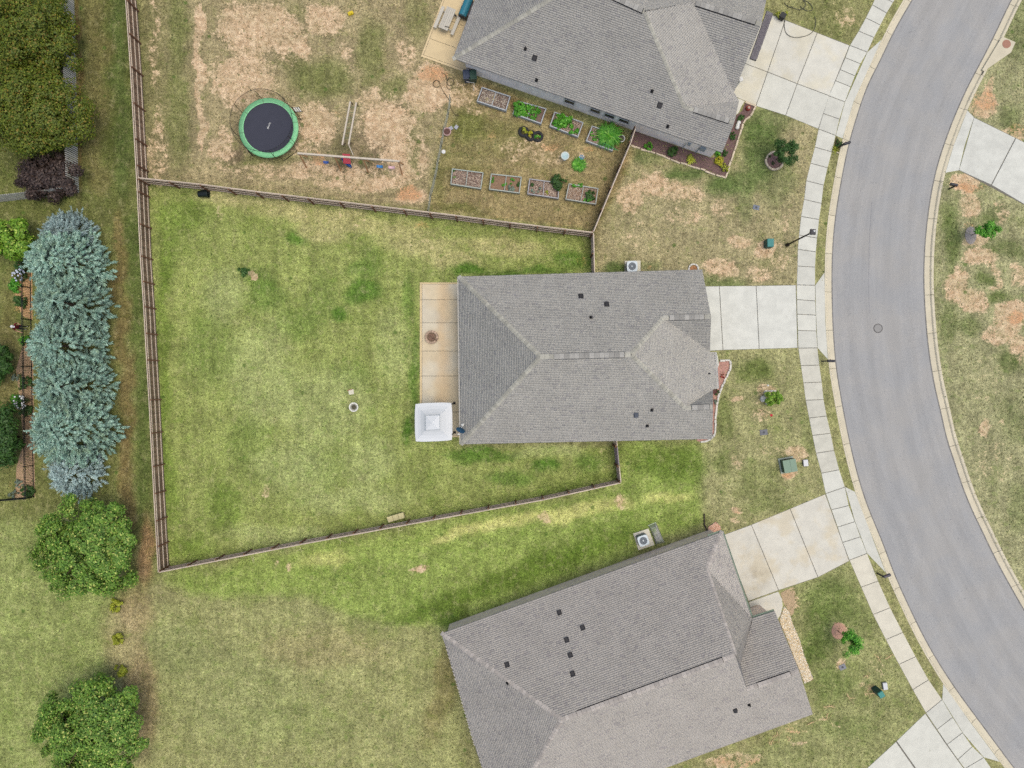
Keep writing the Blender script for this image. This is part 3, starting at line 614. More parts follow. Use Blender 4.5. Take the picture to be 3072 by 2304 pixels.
def shingle_plane(poly, V, F, expo=.145):
    P, nrm, u, v, c = plane_uv(poly); uv = [((p-c).dot(u), (p-c).dot(v)) for p in P]; n = len(uv)
    v0, v1 = min(q[1] for q in uv), max(q[1] for q in uv)
    def span(t):
        xs = []
        for i in range(n):
            (a, b), (a2, b2) = uv[i], uv[(i+1)%n]
            if (b <= t < b2) or (b2 <= t < b): xs.append(a+(a2-a)*(t-b)/(b2-b))
        return (min(xs), max(xs)) if len(xs) >= 2 else None
    k = 0; t = v0
    while t < v1-.02:
        tb, tt = t+.012, min(t+expo, v1-.001); s0, s1 = span(tb), span(tt)  # strip of darker deck left bare, drawing each course's shadow line
        if s0 and s1:
            x = min(s0[0], s1[0])-random.random()*.3; hi = max(s0[1], s1[1])
            while x < hi:
                w_ = random.choice((.17,.2,.24,.3,.34)); a, b = x, x+w_-.010
                q = [(max(a, s0[0]), tb), (min(b, s0[1]), tb), (min(b, s1[1]), tt), (max(a, s1[0]), tt)]
                x += w_
                if q[1][0] <= q[0][0] and q[2][0] <= q[3][0]: continue
                if q[1][0] < q[0][0]: q[1] = (q[0][0], tb)
                if q[2][0] < q[3][0]: q[2] = (q[3][0], tt)
                lift = random.choice((.012,.016,.026,.030)); o = len(V)
                for (uu, vv), h in zip(q, (lift, lift, .004, .004)): V.append(c+u*uu+v*vv+nrm*h)
                for (uu, vv) in q[:2]: V.append(c+u*uu+v*vv-nrm*.004)
                F.append((o, o+1, o+2, o+3)); F.append((o+4, o+5, o+1, o))
        t += expo; k += 1
def roof_of(house, planes, mshingle, skirt=.05):
    mb = MB()
    for poly in planes:
        P, nrm, u, v, c = plane_uv(poly); Q_ = [p-nrm*((p-c).dot(nrm)+.02) for p in P]; n = len(Q_)
        area = sum(Q_[i].x*Q_[(i+1)%n].y-Q_[(i+1)%n].x*Q_[i].y for i in range(n)); Q_ = Q_ if area > 0 else Q_[::-1]
        low = [q-Vector((0,0,skirt)) for q in Q_]
        mb.add(Q_+low, [tuple(range(n)), tuple(range(n, 2*n))[::-1]]+[(i, n+i, n+(i+1)%n, (i+1)%n) for i in range(n)])
    roof = obj('roof', mb, M_DECK, house)
    V, F = [], []
    for poly in planes: shingle_plane(poly, V, F)
    me = npmesh('shingles', np.array([tuple(v) for v in V]), np.array(F)); o = obj('shingles', me, mshingle, roof, kind='stuff')
    return roof
def on_plane(poly, x, y):
    """point where the line of sight of photograph position x, y meets a roof plane"""
    P, nrm, u, v, c = plane_uv(poly); g = G(x, y, 0); o = Vector((0,0,CAMH)); d = g-o
    return o+d*((c-o).dot(nrm)/d.dot(nrm)), nrm
def box_vent(roof, poly, x, y, ang=0.0, m=None, s=1.0):
    p, nrm = on_plane(poly, x, y); mb = MB(); q = nrm.to_track_quat('Z', 'Y').to_matrix()
    u = Vector((0,0,1)).cross(nrm).normalized(); v = nrm.cross(u); M3 = Matrix((u, v, nrm)).transposed()
    mb.box(p+nrm*.02, (.36*s,.40*s,.02), tilt=M3)
    a = [p+M3@Vector(t) for t in [(-.13*s,-.17*s,.02),(.13*s,-.17*s,.02),(.13*s,.15*s,.02),(-.13*s,.15*s,.02),(-.12*s,-.16*s,.15),(.12*s,-.16*s,.15),(.12*s,.11*s,.05),(-.12*s,.11*s,.05)]]
    mb.add(a, [(0,1,5,4),(1,2,6,5),(2,3,7,6),(3,0,4,7),(4,5,6,7)]); return obj('roof_vent', mb, m or M_BLACK, roof)
def pipe_vent(roof, poly, x, y, m=None):
    p, nrm = on_plane(poly, x, y); mb = MB(); u = Vector((0,0,1)).cross(nrm).normalized(); v = nrm.cross(u); M3 = Matrix((u, v, nrm)).transposed()
    mb.box(p+nrm*.02, (.22,.26,.018), tilt=M3); mb.tube([p+nrm*.01, p+Vector((0,0,.12)), p+Vector((0,0,.34))], [.1,.055,.045], 10)
    return obj('vent_pipe', mb, m or M_BLACK, roof)
def ridge_vent(roof, p, q, m=None, pieces=8, W=.19):
    """raised strip along the ridge with dark open edges, capped piece by piece"""
    p, q = Vector(p), Vector(q); d = (q-p).normalized(); mb = MB(); sd_ = Vector((0,0,1)).cross(d).normalized()
    for s in (-1, 1):
        a = [p+sd_*s*.02+Vector((0,0,.05)), q+sd_*s*.02+Vector((0,0,.05)), q+sd_*s*(W+.02)-Vector((0,0,.10)), p+sd_*s*(W+.02)-Vector((0,0,.10))]
        b = [t+Vector((0,0,.06)) for t in a]; mb.add(a+b, [(0,1,2,3),(7,6,5,4),(0,4,5,1),(1,5,6,2),(2,6,7,3),(3,7,4,0)] )
    obj('ridge_vent', mb, M_BLACK, roof)
    L = (q-p).length; n = max(2, int(L/.33)); caps(p+Vector((0,0,.10)), q+Vector((0,0,.10)), roof, m or M_CAPG, W=W, drop=.11, step=L/n-.001)
def wall_from(house, foot, h, m, name='wall', t=.0):
    mb = MB(); mb.prism([(p.x, p.y) for p in foot], -.05, h); return obj(name, mb, m, house)
def brick_mat(name, rgb, mortar, udir, k=K):
    s = NT(name); p = s.pos(); d = s.n('VectorMath', operation='DOT_PRODUCT'); s.l(p, d.inputs[0]); d.inputs[1].default_value = udir
    sp = s.n('SeparateXYZ'); s.l(p, sp.inputs[0]); cb = s.n('CombineXYZ'); s.l(d.outputs['Value'], cb.inputs[0]); s.l(sp.outputs[2], cb.inputs[1])
    br = s.n('TexBrick'); s.l(cb.outputs[0], br.inputs['Vector']); br.inputs['Scale'].default_value = 1.0
    br.inputs['Brick Width'].default_value = .21; br.inputs['Row Height'].default_value = .075; br.inputs['Mortar Size'].default_value = .012
    br.inputs['Color1'].default_value = C(*rgb, k=k); br.inputs['Color2'].default_value = C(rgb[0]*.92, rgb[1]*.90, rgb[2]*.89, k=k); br.inputs['Mortar'].default_value = C(*mortar, k=k)
    return s.fin(s.scale(br.outputs[0], s.step(s.noise(p, 2, 3), .3, .7, .9, 1.1)), .9, .2)
def window(house, a, b, z0, z1, out, nb=True):
    """window set in the wall between ground points a and b; out = outward direction"""
    a, b, out = Vector(a), Vector(b), Vector(out); a.z = b.z = 0; up = Vector((0,0,1)); mb = MB(); f = .06
    for p, q in ((a+up*z0, b+up*z0), (a+up*z1, b+up*z1), (a+up*z0, a+up*z1), (b+up*z0, b+up*z1), (a+up*(z0+z1)/2, b+up*(z0+z1)/2)): mb.beam(p+out*.03, q+out*.03, f, .07, up=out)
    w_ = obj('window', mb, M_WHITE, house); mb = MB(); o = out*.02
    mb.add([a+up*z0+o, b+up*z0+o, b+up*z1+o, a+up*z1+o], [(0,1,2,3)]); obj('pane', mb, M_GLASS, w_)
    mb = MB(); mb.beam(a+up*(z0-.07)+out*.06, b+up*(z0-.07)+out*.06, .16, .07, up=up); obj('sill', mb, mat((214,206,196), .06, 8), w_)
    return w_
def glass():
    s = NT('window_glass'); return s.fin(C(26,30,40), .08, .6)
M_GLASS = glass()
def gutter(house, pts, m, w_=.12):
    for a, b in zip(pts, pts[1:]):
        a, b = Vector(a), Vector(b); d = (b-a).normalized(); sd_ = Vector((0,0,1)).cross(d); mb = MB()
        pr = [(-w_/2,.05),(-w_/2,-.05),(w_/2,-.05),(w_/2,.05),(w_/2-.012,.05),(w_/2-.012,-.038),(-w_/2+.012,-.038),(-w_/2+.012,.05)]
        vs = [p+sd_*x+Vector((0,0,z)) for p in (a, b) for x, z in pr]; n = len(pr)
        mb.add(vs, [(i, (i+1)%n, n+(i+1)%n, n+i) for i in range(n)]+[tuple(range(n))[::-1], tuple(range(n, 2*n))]); obj('gutter', mb, m, house)
EH = 2.75
def hit(pl3, x, y): return on_plane(pl3, x, y)[0]
def resid(d, tag):
    for k, poly in d.items():
        P, nrm, u, v, c = plane_uv(poly); r = max(abs((p-c).dot(nrm)) for p in P)
        if r > .06: print('RESID', tag, k, round(r, 2))
# ---- the middle house ------------------------------------------------
A, B, Cw, D = G(1376.4,829.6,EH), G(2106.4,808.3,EH), G(1382.9,1332.8,EH), G(2137,1317,EH)
E = G(1621.3,1070.3,6.4); NP, SP = [A,B,E], [Cw,E,D]
F_ = (hit(NP,1893.5,1063.4)+hit(SP,1893.5,1063.4))/2
Gs, Ge, Hs, He = hit(NP,1990.7,953.2), hit(NP,2133.3,950), hit(SP,2055.5,1224), hit(SP,2139,1220.3)
EP = [F_, Gs, Hs]; Kp, PN, PS, Lp = hit(EP,2129.6,1056), hit(EP,2146,1057), hit(EP,2153,1166), hit(EP,2139,1168)
print('H1', [round(p.z,2) for p in (F_,Gs,Ge,Hs,He,Kp,PN,PS,Lp)])
h1 = thing('house', G(1750,1080), 'middle house with grey hipped shingle roof and white canopy at its patio', 'house')
pl1 = dict(north=[A,B,Ge,Gs,F_,E], west=[A,E,Cw], south=[Cw,E,F_,Hs,He,D], gs=[Gs,Ge,Kp], east=[F_,Gs,Kp,PN,PS,Lp,Hs], sg=[Hs,Lp,He])
resid(pl1, 'h1'); r1 = roof_of(h1, list(pl1.values()), M_SH)
for p, q in ((A,E),(Cw,E),(Gs,F_),(Hs,F_)): caps(p, q, r1)
caps(E, E.lerp(F_, .16), r1); caps(E.lerp(F_, .93), F_, r1); ridge_vent(r1, E.lerp(F_, .155), E.lerp(F_, .93))
caps(Gs, Gs.lerp(Ge,.12), r1); ridge_vent(r1, Gs.lerp(Ge,.13), Gs.lerp(Ge,.86)); caps(Gs.lerp(Ge,.86), Ge, r1)
caps(Hs, Hs.lerp(He,.24), r1); ridge_vent(r1, Hs.lerp(He,.25), Hs.lerp(He,.88)); caps(Hs.lerp(He,.88), He, r1)
for x, y, k in ((1742.6,888.9,'north'),(1820,913.4,'north')): box_vent(r1, pl1[k], x, y)
box_vent(r1, pl1['south'], 1908.3, 1245, m=mat((86,92,104), .1, 8)); pipe_vent(r1, pl1['north'], 1773, 951.8); pipe_vent(r1, pl1['south'], 1956, 1229.6); pipe_vent(r1, pl1['south'], 1942, 1277.7)
box_vent(r1, pl1['east'], 2126, 1121, s=.35)
flat = lambda p: Vector((p.x, p.y, 0))
def inset(poly, d): return [Vector((x, y, 0)) for x, y in shrink([(p.x, p.y) for p in poly], d)]
M_BR1 = brick_mat('brick_pale', (206,196,184), (224,220,212), (1,0,0)); M_BR1Y = brick_mat('brick_pale_side', (206,196,184), (224,220,212), (0,1,0))
foot = inset([A, B, G(2128,950,EH), G(2122,1056,EH), G(2137,1060,EH), G(2145,1166,EH), G(2134,1170,EH), D, Cw], .42)
wall_from(h1, foot, EH-.06, M_BR1)
SO1, EA1 = Vector((0,-1,0)), Vector((1,0,0))
window(h1, foot[0]+Vector((3,.0,0)), foot[0]+Vector((4.4,.05,0)), .9, 2.1, (0,1,0)); window(h1, foot[8]+Vector((5,.12,0)), foot[8]+Vector((6.4,.15,0)), .9, 2.1, (0,-1,0))
mb = MB(); gx = G(2126,950,EH).x-.42; mb.box((gx-.02, G(0,950).y*0.95, 1.1), (.08, 4.9, 2.2)); obj('garage_door', mb, M_WHITE, h1)
gutter(h1, [A+Vector((-.07,.0,-.06)), Cw+Vector((-.07,0,-.06))], mat((206,204,200), .05, 6), .1)
gutter(h1, [PN+Vector((.05,0,-.05)), PS+Vector((.05,0,-.05))], M_WHITE, .1)
mb = MB(); q = G(1379,962,1.7); mb.box(q+Vector((-.0,0,0)), (.14,.14,.3)); mb.lathe(q+Vector((-.05,0,.15)), [(.1,0),(.03,.12)], 10); obj('wall_lamp', mb, M_BLACK, h1)
# ---- the lower house ------------------------------------------------
a3, ne3 = G(1324.2,1899.8,EH), G(2166.2,1594,EH); wdir = (G(1445.4,2304,EH)-a3); sw3 = a3+wdir*1.42
RW3 = G(1685.3,2159,6.4); ndir = (ne3-a3); ndir.z = 0; ndir.normalize(); NP3 = [a3, ne3, RW3]
R3, M3_ = hit(NP3,2205.5,1966.6), hit(NP3,2120,1707); Es3 = G(2256.5,1856,2.8); se3 = G(2438.2,2142.4,EH); SP3 = [RW3, R3, se3]
Q3, Pk = hit(SP3,2240,2068), hit(SP3,2397.6,2013); Wn, Ws = G(2258.8,1853.2,2.85), G(2323.6,1832.4,2.85); WP3 = [Wn, Ws, Pk]; U3 = hit(WP3,2221.7,1994.4)
sw3 = se3-ndir*((se3-sw3).dot(ndir)); P_, nr_, u_, v_, c_ = plane_uv(SP3); sw3 = Vector((sw3.x, sw3.y, c_.z-((sw3.x-c_.x)*nr_.x+(sw3.y-c_.y)*nr_.y)/nr_.z))
print('H3', [round(p.z,2) for p in (R3,M3_,Q3,Pk,U3,sw3)])
h3 = thing('house', G(1850,1950), 'lower house with mauve grey shingle roof and gravel bed along its porch', 'house')
pl3 = dict(north=[a3, ne3, M3_, R3, RW3], west=[a3, RW3, sw3], east1=[ne3, Es3, M3_], east2=[M3_, Es3, R3], east3=[R3, Es3, U3], wing=[Wn, Ws, Pk, Q3, U3], south=[sw3, RW3, R3, Q3, Pk, se3])
resid(pl3, 'h3'); r3 = roof_of(h3, list(pl3.values()), M_SH3)
mb = MB(); mb.add([R3, U3, Q3], [(0,1,2)]); obj('gable_end', mb, mat((150,148,150), .1, 8), h3)
MCAP3 = mat((194,186,180), .08, 6, .9, .15, obj=.15)
for p, q in ((a3,RW3),(sw3,RW3),(ne3,M3_),(M3_,R3)): caps(p, q, r3, MCAP3)
caps(RW3, RW3.lerp(R3,.09), r3, MCAP3); ridge_vent(r3, RW3.lerp(R3,.092), RW3.lerp(R3,.93), MCAP3); caps(RW3.lerp(R3,.93), R3, r3, MCAP3)
caps(Q3, Q3.lerp(Pk,.22), r3, MCAP3); ridge_vent(r3, Q3.lerp(Pk,.22), Q3.lerp(Pk,.84), MCAP3); caps(Q3.lerp(Pk,.84), Pk, r3, MCAP3)
for x, y in ((1678,1837.8),(1748,1882.8),(1700,1919.7),(1711,1965),(1718,2021.4),(1521,1994.3)): box_vent(r3, pl3['north'], x, y, s=.95)
pipe_vent(r3, pl3['west'], 1523, 2049); box_vent(r3, pl3['south'], 2205.5, 2130.5, s=.9); pipe_vent(r3, pl3['south'], 2247, 2114)
M_BR3 = brick_mat('brick_tan', (236,212,192), (246,236,224), tuple(ndir), (1.2,1.2,1.25))
foot3 = inset([a3, ne3, Wn, Ws, se3, sw3], .30); wall_from(h3, foot3, EH-.06, M_BR3)
on3 = Vector((-ndir.y, ndir.x, 0)); n0, n1 = foot3[0], foot3[1]
if (n1-n0).dot(ndir) < 3: n0, n1 = min(foot3, key=lambda p: (p-flat(a3)).length), min(foot3, key=lambda p: (p-flat(ne3)).length)
def along(n0, n1, x, y, h):
    p = flat(G(x, y, h)); d = (n1-n0).normalized(); return n0+d*((p-n0).dot(d))
for x0, y0, x1, y1 in ((1564,1812,1598,1795),(1771,1734,1805,1720)): window(h3, along(n0,n1,x0,y0,1.7), along(n0,n1,x1,y1,1.7), 1.0, 2.25, on3)
GRN = mat((150,172,154), .06, 6, .5)
gutter(h3, [ne3+Vector((.06,.02,-.05)), Es3+Vector((.06,.02,-.05))], GRN, .1); gutter(h3, [Wn+on3*.06-Vector((0,0,.06)), Ws+on3*.06-Vector((0,0,.06))], GRN, .1); gutter(h3, [ne3-ndir*1.1+on3*.06-Vector((0,0,.06)), ne3+on3*.06-Vector((0,0,.06))], GRN, .1)
mb = MB(); p = along(n0,n1,2112,1618,1.5)+on3*.1; mb.box(p+Vector((0,0,1.5)), (.36,.16,.5), rz=math.atan2(ndir.y, ndir.x)); mb.lathe(p+Vector((0,0,1.75)), [(.13,0),(.13,.08),(.02,.1)], 14); obj('electric_meter', mb, mat((168,182,192), .1, 8, .4), h3)
for x, y in ((2060,1634),(2035,1642),(1985,1662)):
    mb = MB(); p = along(n0,n1,x,y,1.0)+on3*.08; mb.box(p+Vector((0,0,.9)), (.12,.12,.3)); mb.tube([p+Vector((0,0,.9)), p+Vector((0,0,.1)), p+on3*.25+Vector((0,0,.05))], .025, 8); obj('wall_valve', mb, mat((150,146,142), .1, 8), h3)
mb = MB(); p0 = Vector(n1)-ndir*.5+on3*.08; mb.tube([p0+Vector((0,0,2.6)), p0+Vector((0,0,.25)), p0+on3*.3+Vector((0,0,.1)), G(2113,1573,.08), G(2113,1541,.07)], .055, 8); obj('downspout', mb, mat((62,50,44), .1, 8), h3)
# ---- the upper house ------------------------------------------------
s2, e2 = G(1358.8,175.9,EH), G(2166,458.3,EH); wd2 = (G(1423.6,0,EH)-s2).normalized(); ed2 = (e2-s2).normalized()
n2 = s2+wd2*14.0; pe2 = Vector((-ed2.y, ed2.x, 0)).normalized(); RW2 = hit([s2, e2, s2+(Vector((ed2.x,ed2.y,0)).normalized()+pe2)*6.6+Vector((0,0,3.65))], 1648, -1)
RW2 = s2+(RW2-s2)*(3.65/(RW2.z-s2.z)); SP2 = [s2, e2, RW2]; R2, SGs, SGe = hit(SP2,1935,34.7), hit(SP2,2053,319), hit(SP2,2203,368)
SGn = G(2217,303,2.8); EP2 = [R2, SGs, SGn]; GR0, GSb = hit(EP2,2079,6), hit(EP2,2202,276); GR1 = G(2284,72,GR0.z)
NE2 = GR1+pe2*4.6; NE2.z = EH; NB = R2+pe2*6.4; NB.z = EH
print('H2', [round(p.z,2) for p in (RW2,R2,SGs,SGe,GR0,GSb)])
h2 = thing('house', G(1800,150), 'upper house with grey shingle roof beside the raised garden beds', 'house')
NW2 = n2.copy()
pl2 = dict(south=[s2, e2, SGe, SGs, R2, RW2], west=[s2, RW2, NW2], east=[R2, SGs, SGn, GSb, GR0], sg=[SGs, SGn, SGe], gs=[GR0, GSb, GR1], gn=[GR0, GR1, NE2, GR0+(NE2-GR1)], north=[NW2, RW2, R2, NB], fill=[R2, GR0, GR0+(NE2-GR1), NB])
resid(pl2, 'h2'); r2 = roof_of(h2, list(pl2.values()), M_SHL)
for p, q in ((s2,RW2),(SGs,R2)): caps(p, q, r2)
caps(RW2, R2, r2); ridge_vent(r2, RW2.lerp(R2,.3), R2.lerp(RW2,.03), pieces=10); caps(SGs, SGs.lerp(SGe,.2), r2); ridge_vent(r2, SGs.lerp(SGe,.2), SGs.lerp(SGe,.9)); caps(SGs.lerp(SGe,.9), SGe, r2)
ridge_vent(r2, GR0.lerp(GR1,.05), GR0.lerp(GR1,.92)); caps(GR0.lerp(GR1,.92), GR1, r2)
for x, y in ((1604,173.6),(1979,316)): box_vent(r2, pl2['south'], x, y)
for x, y in ((1576,147),(1609.7,240.7),(1956,274),(2003,379.6)): pipe_vent(r2, pl2['south'], x, y)
V, F = [], []
shp = [G(2300.4,31.5,3.05), G(2320,41,2.8), G(2269,181.5,2.8), G(2249.5,175,3.05)]; shingle_plane(shp, V, F); me = npmesh('garage_eyebrow_roof', np.array([tuple(v) for v in V]), np.array(F)); obj('garage_eyebrow_roof', me, shingle_mat('shingles_dark', [(128,122,128),(112,108,114),(136,132,136),(120,116,122)]), h2, kind='stuff')
mb = MB(); mb.add([p-Vector((0,0,.02)) for p in shp]+[p-Vector((0,0,.14)) for p in shp], [(0,1,2,3),(7,6,5,4),(0,4,5,1),(1,5,6,2),(2,6,7,3),(3,7,4,0)]); obj('garage_eyebrow', mb, M_DECK, h2)
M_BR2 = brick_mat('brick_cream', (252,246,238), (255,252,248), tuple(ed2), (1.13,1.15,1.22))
sO = Vector((ed2.y, -ed2.x, 0)); wl0, wl1 = flat(G(1400,216)), flat(G(2131.5,472))
foot2 = [wl0, wl1, flat(SGn)-ed2*.4, flat(GSb)-ed2*.5, flat(GR1)-ed2*.5, flat(NE2)-ed2*.5-sO*-.4, flat(NW2)+ed2*.5+sO*.4]
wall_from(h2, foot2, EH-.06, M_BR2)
tl = T(1250, 0)
for x, y in ((988,664),(1155,724),(1248,756),(1342,789)):
    c = along(wl0, wl1, *tl(x, y), 1.6); window(h2, c-ed2*.40, c+ed2*.40, .85, 2.25, sO)
for x, y, k in ((2108,446,0),(2068,432,1)):
    p = along(wl0, wl1, x, y, 1.3)+sO*.09; mb = MB(); mb.box(p+Vector((0,0,1.3)), (.42 if k == 0 else .2,.16,.55 if k == 0 else .25), rz=math.atan2(ed2.y, ed2.x))
    mb.tube([p-ed2*.25+Vector((0,0,1.2)), p-ed2*.25+Vector((0,0,.05))], .03, 8); obj('electric_meter' if k == 0 else 'gas_meter', mb, mat((172,184,192), .1, 8, .4), h2)
mb = MB(); p = flat(G(2192,278))-Vector((0,0,0)); mb.box(p+Vector((0,0,1.35)), (.16,.16,2.7), rz=.34); mb.box(p+Vector((0,0,2.6)), (.3,.3,.12), rz=.34); obj('porch_post', mb, M_WHITE, h2)
mb = MB(); q0, q1 = flat(GR1)-ed2*.46, flat(GSb)-ed2*.46; mb.beam(q0.lerp(q1,-.25)+Vector((0,0,1.15)), q0.lerp(q1,.6)+Vector((0,0,1.15)), .06, 2.3); obj('garage_door', mb, M_WHITE, h2)
# ================================================================== FENCES
PICK = {}
def picket_mesh(w_, h, t, m, dog=.0):
    k = (w_, h, t, m.name, dog)
    if k not in PICK:
        mb = MB()
        if dog: mb.add([(x, y, z) for y in (-t/2, t/2) for x, z in ((-w_/2,0),(w_/2,0),(w_/2,h-dog),(w_/2-dog,h),(-w_/2+dog,h),(-w_/2,h-dog))], [(0,1,2,3,4,5),(11,10,9,8,7,6)]+[(i, (i+6), (i+1)%6+6, (i+1)%6) for i in range(6)])
        else: mb.box((0,0,h/2), (w_, t, h))
        me = mb.mesh('picket'); me.materials.append(m); PICK[k] = me
    return PICK[k]
def fence(name, label, tops, h, inner, m, mr, mp, sp=.146, pw=.138, rails=(.28,.95,1.62), post=2.2, pick='picket', limit=300, rail_sz=(.045,.09), group=None, cat='fence', cap=True):
    """board fence: boards on the outer face, rails and posts on the inner face (inner = sign of the side to the left of the run)"""
    base = [flat(G(x, y, h)) for x, y in tops]; root = thing(name, base[0], label, cat, group); cnt = 0
    for a, b in zip(base, base[1:]):
        d = b-a; L = d.length; d.normalize(); n = Vector((-d.y, d.x, 0))*inner; ang = math.atan2(d.y, d.x); k = max(1, int(L/sp)); st = L/k
        for i in range(k):
            if cnt >= limit: break
            o = bpy.data.objects.new(pick, picket_mesh(pw, h, .02, m, .02)); link(o, root); cnt += 1
            o.matrix_basis = Matrix.Translation(a+d*(st*(i+.5))+Vector((0,0,random.uniform(-.025,.01)))) @ Matrix.Rotation(ang+random.uniform(-.02,.02), 4, 'Z')
        np_ = max(1, int(round(L/post)))
        for i in range(np_):
            p, q = a+d*(L*i/np_), a+d*(L*(i+1)/np_)
            for z in rails: mb = MB(); mb.beam(p+n*.035+d*.01+Vector((0,0,z)), q+n*.035-d*.01+Vector((0,0,z)), *rail_sz); obj('rail', mb, mr, root)
            if cap: mb = MB(); mb.beam(p+n*.0+d*.004+Vector((0,0,h+.012)), q+d*-.004+Vector((0,0,h+.012)), .055, .022); obj('cap_rail', mb, mr, root)
            mb = MB(); mb.box(p+n*.10+Vector((0,0,(h-.05)/2)), (.09,.09,h-.05), rz=ang); obj('post', mb, mp, root)
    mb = MB(); mb.box(base[-1]+n*.10-d*.05+Vector((0,0,(h-.05)/2)), (.09,.09,h-.05), rz=ang); obj('post', mb, mp, root)
    return root
M_FB = mat((152,126,108), .22, 5, .9, .1, obj=.26); M_FR = mat((226,208,190), .14, 7, .9, .1, obj=.08); M_FP = mat((140,104,84), .15, 6, .9, .1, obj=.1)
FH = 1.83
fence('wooden_fence', 'long brown board fence between the blue evergreens and the lawn', [(370,-60),(377,0),(391,200),(403,416),(412,575),(421,768),(431,920),(440,1080),(447,1200),(457,1400),(466,1563),(475,1717)][::-1], FH, -1, M_FB, M_FR, M_FP, sp=.158, pw=.150)
fence('wooden_fence', 'board fence between the swing set yard and the green lawn', [(415,533),(600,552),(768,574),(924,592.5),(1211,627),(1368,645.8),(1530,667),(1779,697)], FH, -1, M_FB, M_FR, M_FP, rails=(.35,1.0,1.66))
fence('wooden_fence', 'board fence along the lower edge of the green lawn', [(478,1717),(900,1634),(1300,1560),(1630,1500),(1862,1449)], FH, 1, M_FB, M_FR, M_FP, rails=(.35,1.0,1.66))
fence('wooden_fence', 'short board fence from the garden corner to the middle house', [(1781,699),(1782.5,760),(1784,826)], FH, -1, M_FB, M_FR, M_FP, rails=(.35,1.0,1.66))
fence('wooden_fence', 'board fence between kitchen garden and upper front lawn', [(1781,695),(1836,562.5),(1893.5,426),(1909,378)], FH, 1, M_FB, M_FR, M_FP)
fence('wooden_fence', 'short board fence with gate below the middle house', [(1863,1447),(1858,1399)], FH, 1, M_FB, M_FR, M_FP, rails=(.35,1.0,1.66))
gt = fence('garden_gate', 'wooden gate between middle house and lower fence corner', [(1857.5,1397),(1852,1340)], FH, 1, M_FB, mat((170,156,160), .1, 8), M_FP, rails=(.3,.95,1.6), post=3, cat='gate')
fence('wooden_fence', 'stub of board fence touching the middle house wall', [(1851.5,1338),(1850,1316)], FH, 1, M_FB, M_FR, M_FP)
M_GP = mat((240,238,232), .12, 8, .9, .1, obj=.12); M_GD = mat((120,112,106), .15, 8, .9)
# neighbour's grey picket fence: photograph positions of its foot
def foot_line(pts, h): return [((x-1536)/(1-h/CAMH)+1536, (y-1152)/(1-h/CAMH)+1152) for x, y in pts]
fence('picket_fence', 'weathered grey open picket fence by the purple shrub', foot_line([(-70,618),(0,606),(120,592),(237,578),(232,430),(228,240),(224,60),(221,-40)], 1.7), 1.7, 1, M_GP, M_GD, M_GD, sp=.155, pw=.095, rails=(.3,1.4), post=2.4, cap=False)
# black metal fence
def metal_fence(label, pts, h=1.22):
    base = [flat(G(x, y)) for x, y in pts]; root = thing('metal_fence', base[0], label, 'fence'); m = mat((30,34,36), .1, 8, .5)
    bal = MB(); bal.tube([(0,0,.05),(0,0,h-.02)], .011, 6); bme = bal.mesh('baluster'); bme.materials.append(m)
    for a, b in zip(base, base[1:]):
        d = b-a; L = d.length; d.normalize(); k = max(1, int(L/.125))
        for i in range(k):
            o = bpy.data.objects.new('baluster', bme); link(o, root); o.matrix_basis = Matrix.Translation(a+d*(L*(i+.5)/k))
        for z in (.12, h-.16, h-.02): mb = MB(); mb.beam(a+Vector((0,0,z)), b+Vector((0,0,z)), .035, .035); obj('rail', mb, m, root)
        n_ = max(1, int(round(L/2.3)))
        for i in range(n_): mb = MB(); mb.box(a+d*(L*i/n_)+Vector((0,0,h/2+.03)), (.06,.06,h+.06)); mb.box(a+d*(L*i/n_)+Vector((0,0,h+.07)), (.08,.08,.03)); obj('post', mb, m, root)
    return root
metal_fence('black metal railing fence along the left mulch bed', [(-40,702),(88,694),(92,768),(95,960),(97,1100),(100,1300),(103,1490),(-40,1502)])
# kitchen garden wire fence
wf = thing('wire_fence', G(1352,312), 'sagging wire mesh fence closing the kitchen garden', 'fence'); wp = [(1352,300),(1346,345),(1333,395),(1325,440),(1315,490),(1306,540),(1293,590),(1286,640)]
for x, y in wp[::1]:
    mb = MB(); mb.tube([G(x,y,0), G(x,y,0)+Vector((0,0,1.15))], .022, 6); obj('post', mb, mat((70,66,60), .1, 8), wf)
def meshpanel():
    s = NT('wire_mesh'); p = s.pos(); tr = s.n('BsdfTransparent'); mx = s.n('MixShader'); s.l(tr.outputs[0], mx.inputs[1]); s.l(s.b.outputs[0], mx.inputs[2])
    mx.inputs[0].default_value = .45; s.l(mx.outputs[0], s.o.inputs[0]); return s.fin(C(170,174,160), .6)
for (x0, y0), (x1, y1) in zip(wp, wp[1:]):
    a, b = G(x0,y0), G(x1,y1); mb = MB(); d = (b-a); L = d.length; d.normalize()
    for k in range(9): z = .05+k*.13; mb.tube([a+Vector((0,0,z)), a+d*(L/2)+Vector((.03,0,z-.03)), b+Vector((0,0,z))], .006, 4)
    kk = int(L/.14)
    for k in range(kk): q = a+d*(L*(k+.5)/kk); mb.tube([q+Vector((0,0,.03)), q+Vector((.03,0,1.1))], .006, 4)
    obj('mesh_panel', mb, mat((176,180,168), .1, 8, .5), wf)
